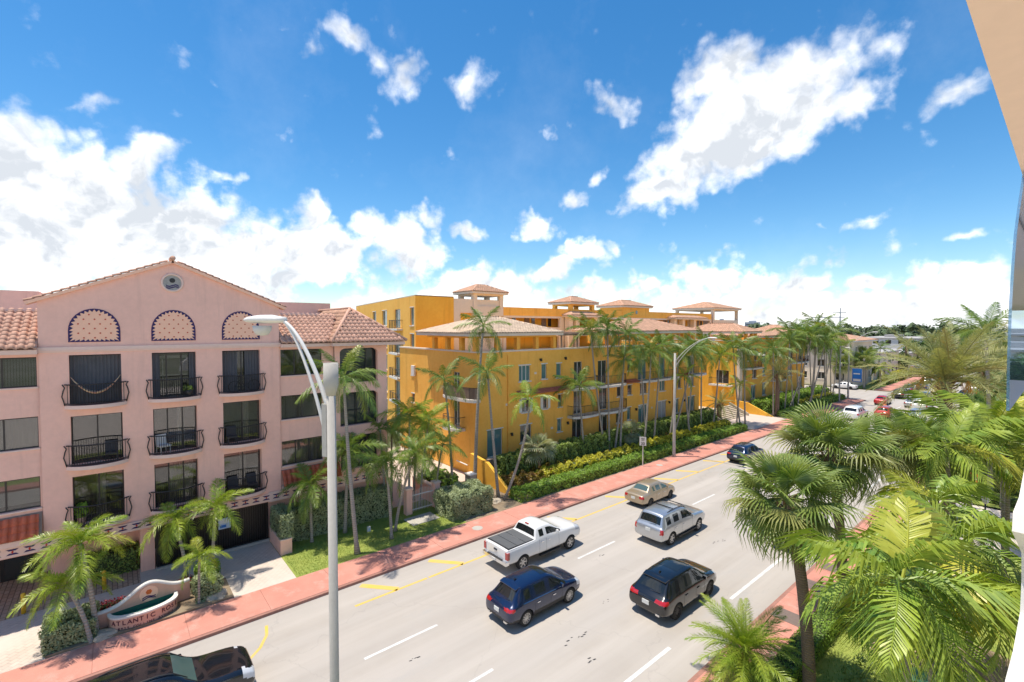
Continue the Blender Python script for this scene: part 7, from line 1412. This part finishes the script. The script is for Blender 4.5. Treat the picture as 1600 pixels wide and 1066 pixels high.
def pylon():
    t = thing('antenna_mast', 'thin steel mast with cross arms on the skyline', 'mast', (-118, 420, 0)); m = MB()
    for dx in (-9, 5): m.tube([(dx, 0, 0), (dx, 0, 27 if dx > 0 else 22)], [.8, .35], 5)
    MB().box(-14, 8, -.3, .3, 19.5, 20.2).box(0, 9, -.3, .3, 23, 23.6).build('cross_arm', MT['tower'], t); m.build('pole', MT['tower'], t)
pylon()
def banner():
    t = thing('blue_banner', 'blue banner sign hanging from the side street corner lamp', 'sign', (-25.1, 99.4, 0)); MB().box(.35, 1.75, -.03, .03, 3.3, 5.6).build('panel', MT['blue'], t); MB().box(.5, 1.6, -.036, -.03, 3.4, 3.8).box(.55, 1.5, -.036, -.03, 4.6, 4.8).build('print', MT['white'], t); MB().box(-.05, 1.75, -.02, .02, 5.6, 5.66).box(-.05, 1.75, -.02, .02, 3.24, 3.3).build('bracket', MT['concrete'], t)
banner()
def stop_sign():
    t = thing('stop_sign', 'orange-red octagonal stop sign on a post by the far lawn', 'sign', (-4.3, 46.6, 0), 0.1); MB().box(-.03, .03, -.03, .03, 0, 2.5).build('post', MT['concrete'], t)
    p = MB().prism([(.42*math.cos(math.pi/8+k*math.pi/4), -.045, 2.2+.42*math.sin(math.pi/8+k*math.pi/4)) for k in range(8)], (0, .012, 0)).build('plate', MT['orangep'], t); text('STOP', p, (0, -.05, 2.2), .26, MT['white'])
stop_sign()
def lawn_lamp():
    t = thing('lantern_post', 'small black lantern post beside the driveway', 'lamp post', (-3.2, 41.2, 0)); MB().tube([(0, 0, 0), (0, 0, .2), (0, 0, 2.0)], [.09, .05, .04], 8).build('post', MT['dark'], t, True)
    l = MB().lathe([(.08, 2.0), (.15, 2.12), (.19, 2.4), (.17, 2.44)], 6).build('lantern', MT['cushion'], t); MB().lathe([(.21, 2.44), (.10, 2.56), (.02, 2.66)], 6).build('lantern_cap', MT['dark'], l)
lawn_lamp()
t = thing('patio_umbrella', 'cream parasol on a balcony of the second orange building', 'umbrella', (-31.85, 77, 6.55)); MB().tube([(0, 0, 0), (0, 0, 2.5)], .03, 6).build('pole', MT['wood'], t); MB().lathe([(1.5, 1.95), (.8, 2.3), (.05, 2.6)], 8).build('canopy', MT['linen'], t)
t = thing('brick_planter', 'low brick planter border on the near lawn', 'planter', (-4.0, 23.2, .1), .1); MB().box(-.9, .9, -.5, -.35, 0, .18).box(-.9, -.75, -.35, .5, 0, .18).box(.75, .9, -.35, .5, 0, .18).box(-.9, .9, .5, .62, 0, .18).build('border', MT['brickp'], t); MB().box(-.75, .75, -.35, .5, 0, .1).build('soil', MT['soil'], t)
vs = []; fs = []
for i in range(9):
    for j in range(9): vs.append((i*.14-.56+random.uniform(-.04, .04), j*.16-.64, .05+.16*abs(math.sin(i*1.1+j*.7))*random.uniform(.5, 1)))
for i in range(8):
    for j in range(8): fs.append((i*9+j, (i+1)*9+j, (i+1)*9+j+1, i*9+j+1))
tag(MB().add(vs, fs).build('tarpaulin', MT['tarp'], None, True, (-3.3, 22.4, .12)), 'crumpled green tarpaulin on the lawn by the brick planter', 'tarpaulin')
t = thing('bin', 'dark street bin beside the far pavement', 'bin', (-26.2, 154.6, 0)); MB().lathe([(.3, 0), (.33, .9), (.36, .92)], 12).build('body', MT['trim'], t, True); MB().lathe([(.37, .92), (.2, 1.1)], 12).build('lid', MT['trim'], t)
t = thing('bus_shelter', 'small dark bus shelter on the far pavement', 'shelter', (-27.4, 168, 0)); MB().box(-.9, .9, -2, 2, 2.3, 2.5).build('roof', MT['white'], t); MB().box(-.85, -.75, -1.9, 1.9, .3, 2.2).build('back_panel', MT['glass'], t)
for y in (-1.8, 1.8): MB().box(.7, .8, y-.05, y+.05, 0, 2.3).build('post', MT['white'], t)
t = thing('lane_barrel', 'orange barrel marking the lane between the red cars', 'barrel', (-18.2, 90, 0)); MB().lathe([(.35, 0), (.33, .5), (.26, 1.05)], 12).build('body', MT['orangep'], t, True); MB().lathe([(.45, 0), (.42, .08)], 10).build('base', MT['rubber'], t)
# ================================================================ the building the view is taken from
def own_building():
    t = thing('balcony_tower', 'beige balcony slab, glass guard and white parapet of the tower at the right edge', 'building', (0, 6, 0))
    MB().box(-.35, 6, -4, 60, 14.5, 14.74).build('balcony_ceiling', MT['soffit'], t); MB().box(-.13, -.115, -4, 60, 14.485, 14.4995).build('drip_groove', MT['wood'], t)
    edge = [(5.66, 12.3), (5.58, 12.75), (5.60, 13.2), (5.70, 13.5), (5.85, 13.78), (6.1, 14.02), (6.56, 14.40), (6.75, 14.499)]
    MB().prism([(-.335, y-6, z) for y, z in edge]+[(-.335, 12, 14.499), (-.335, 12, 12.3)], (.018, 0, 0)).build('guard_glass', MT['guard'], t)
    nose = [(8.6, 11.30), (7.6, 11.12), (6.75, 11.17), (6.68, 11.0), (7.6, 10.6), (8.42, 10.24), (8.62, 9.8), (8.55, 9.45), (7.5, 9.45), (6.45, 9.62), (5.9, 9.1), (5.6, 8.2), (16, 8.2), (16, 11.75), (9.6, 11.75)]
    MB().prism([(-.33, y-6, z) for y, z in nose], (1.4, 0, 0)).build('white_parapet', MT['white'], t)
    MB().box(1.4, 3, 3, 30, -.05, 8.2).build('wall', MT['white'], t)
own_building()
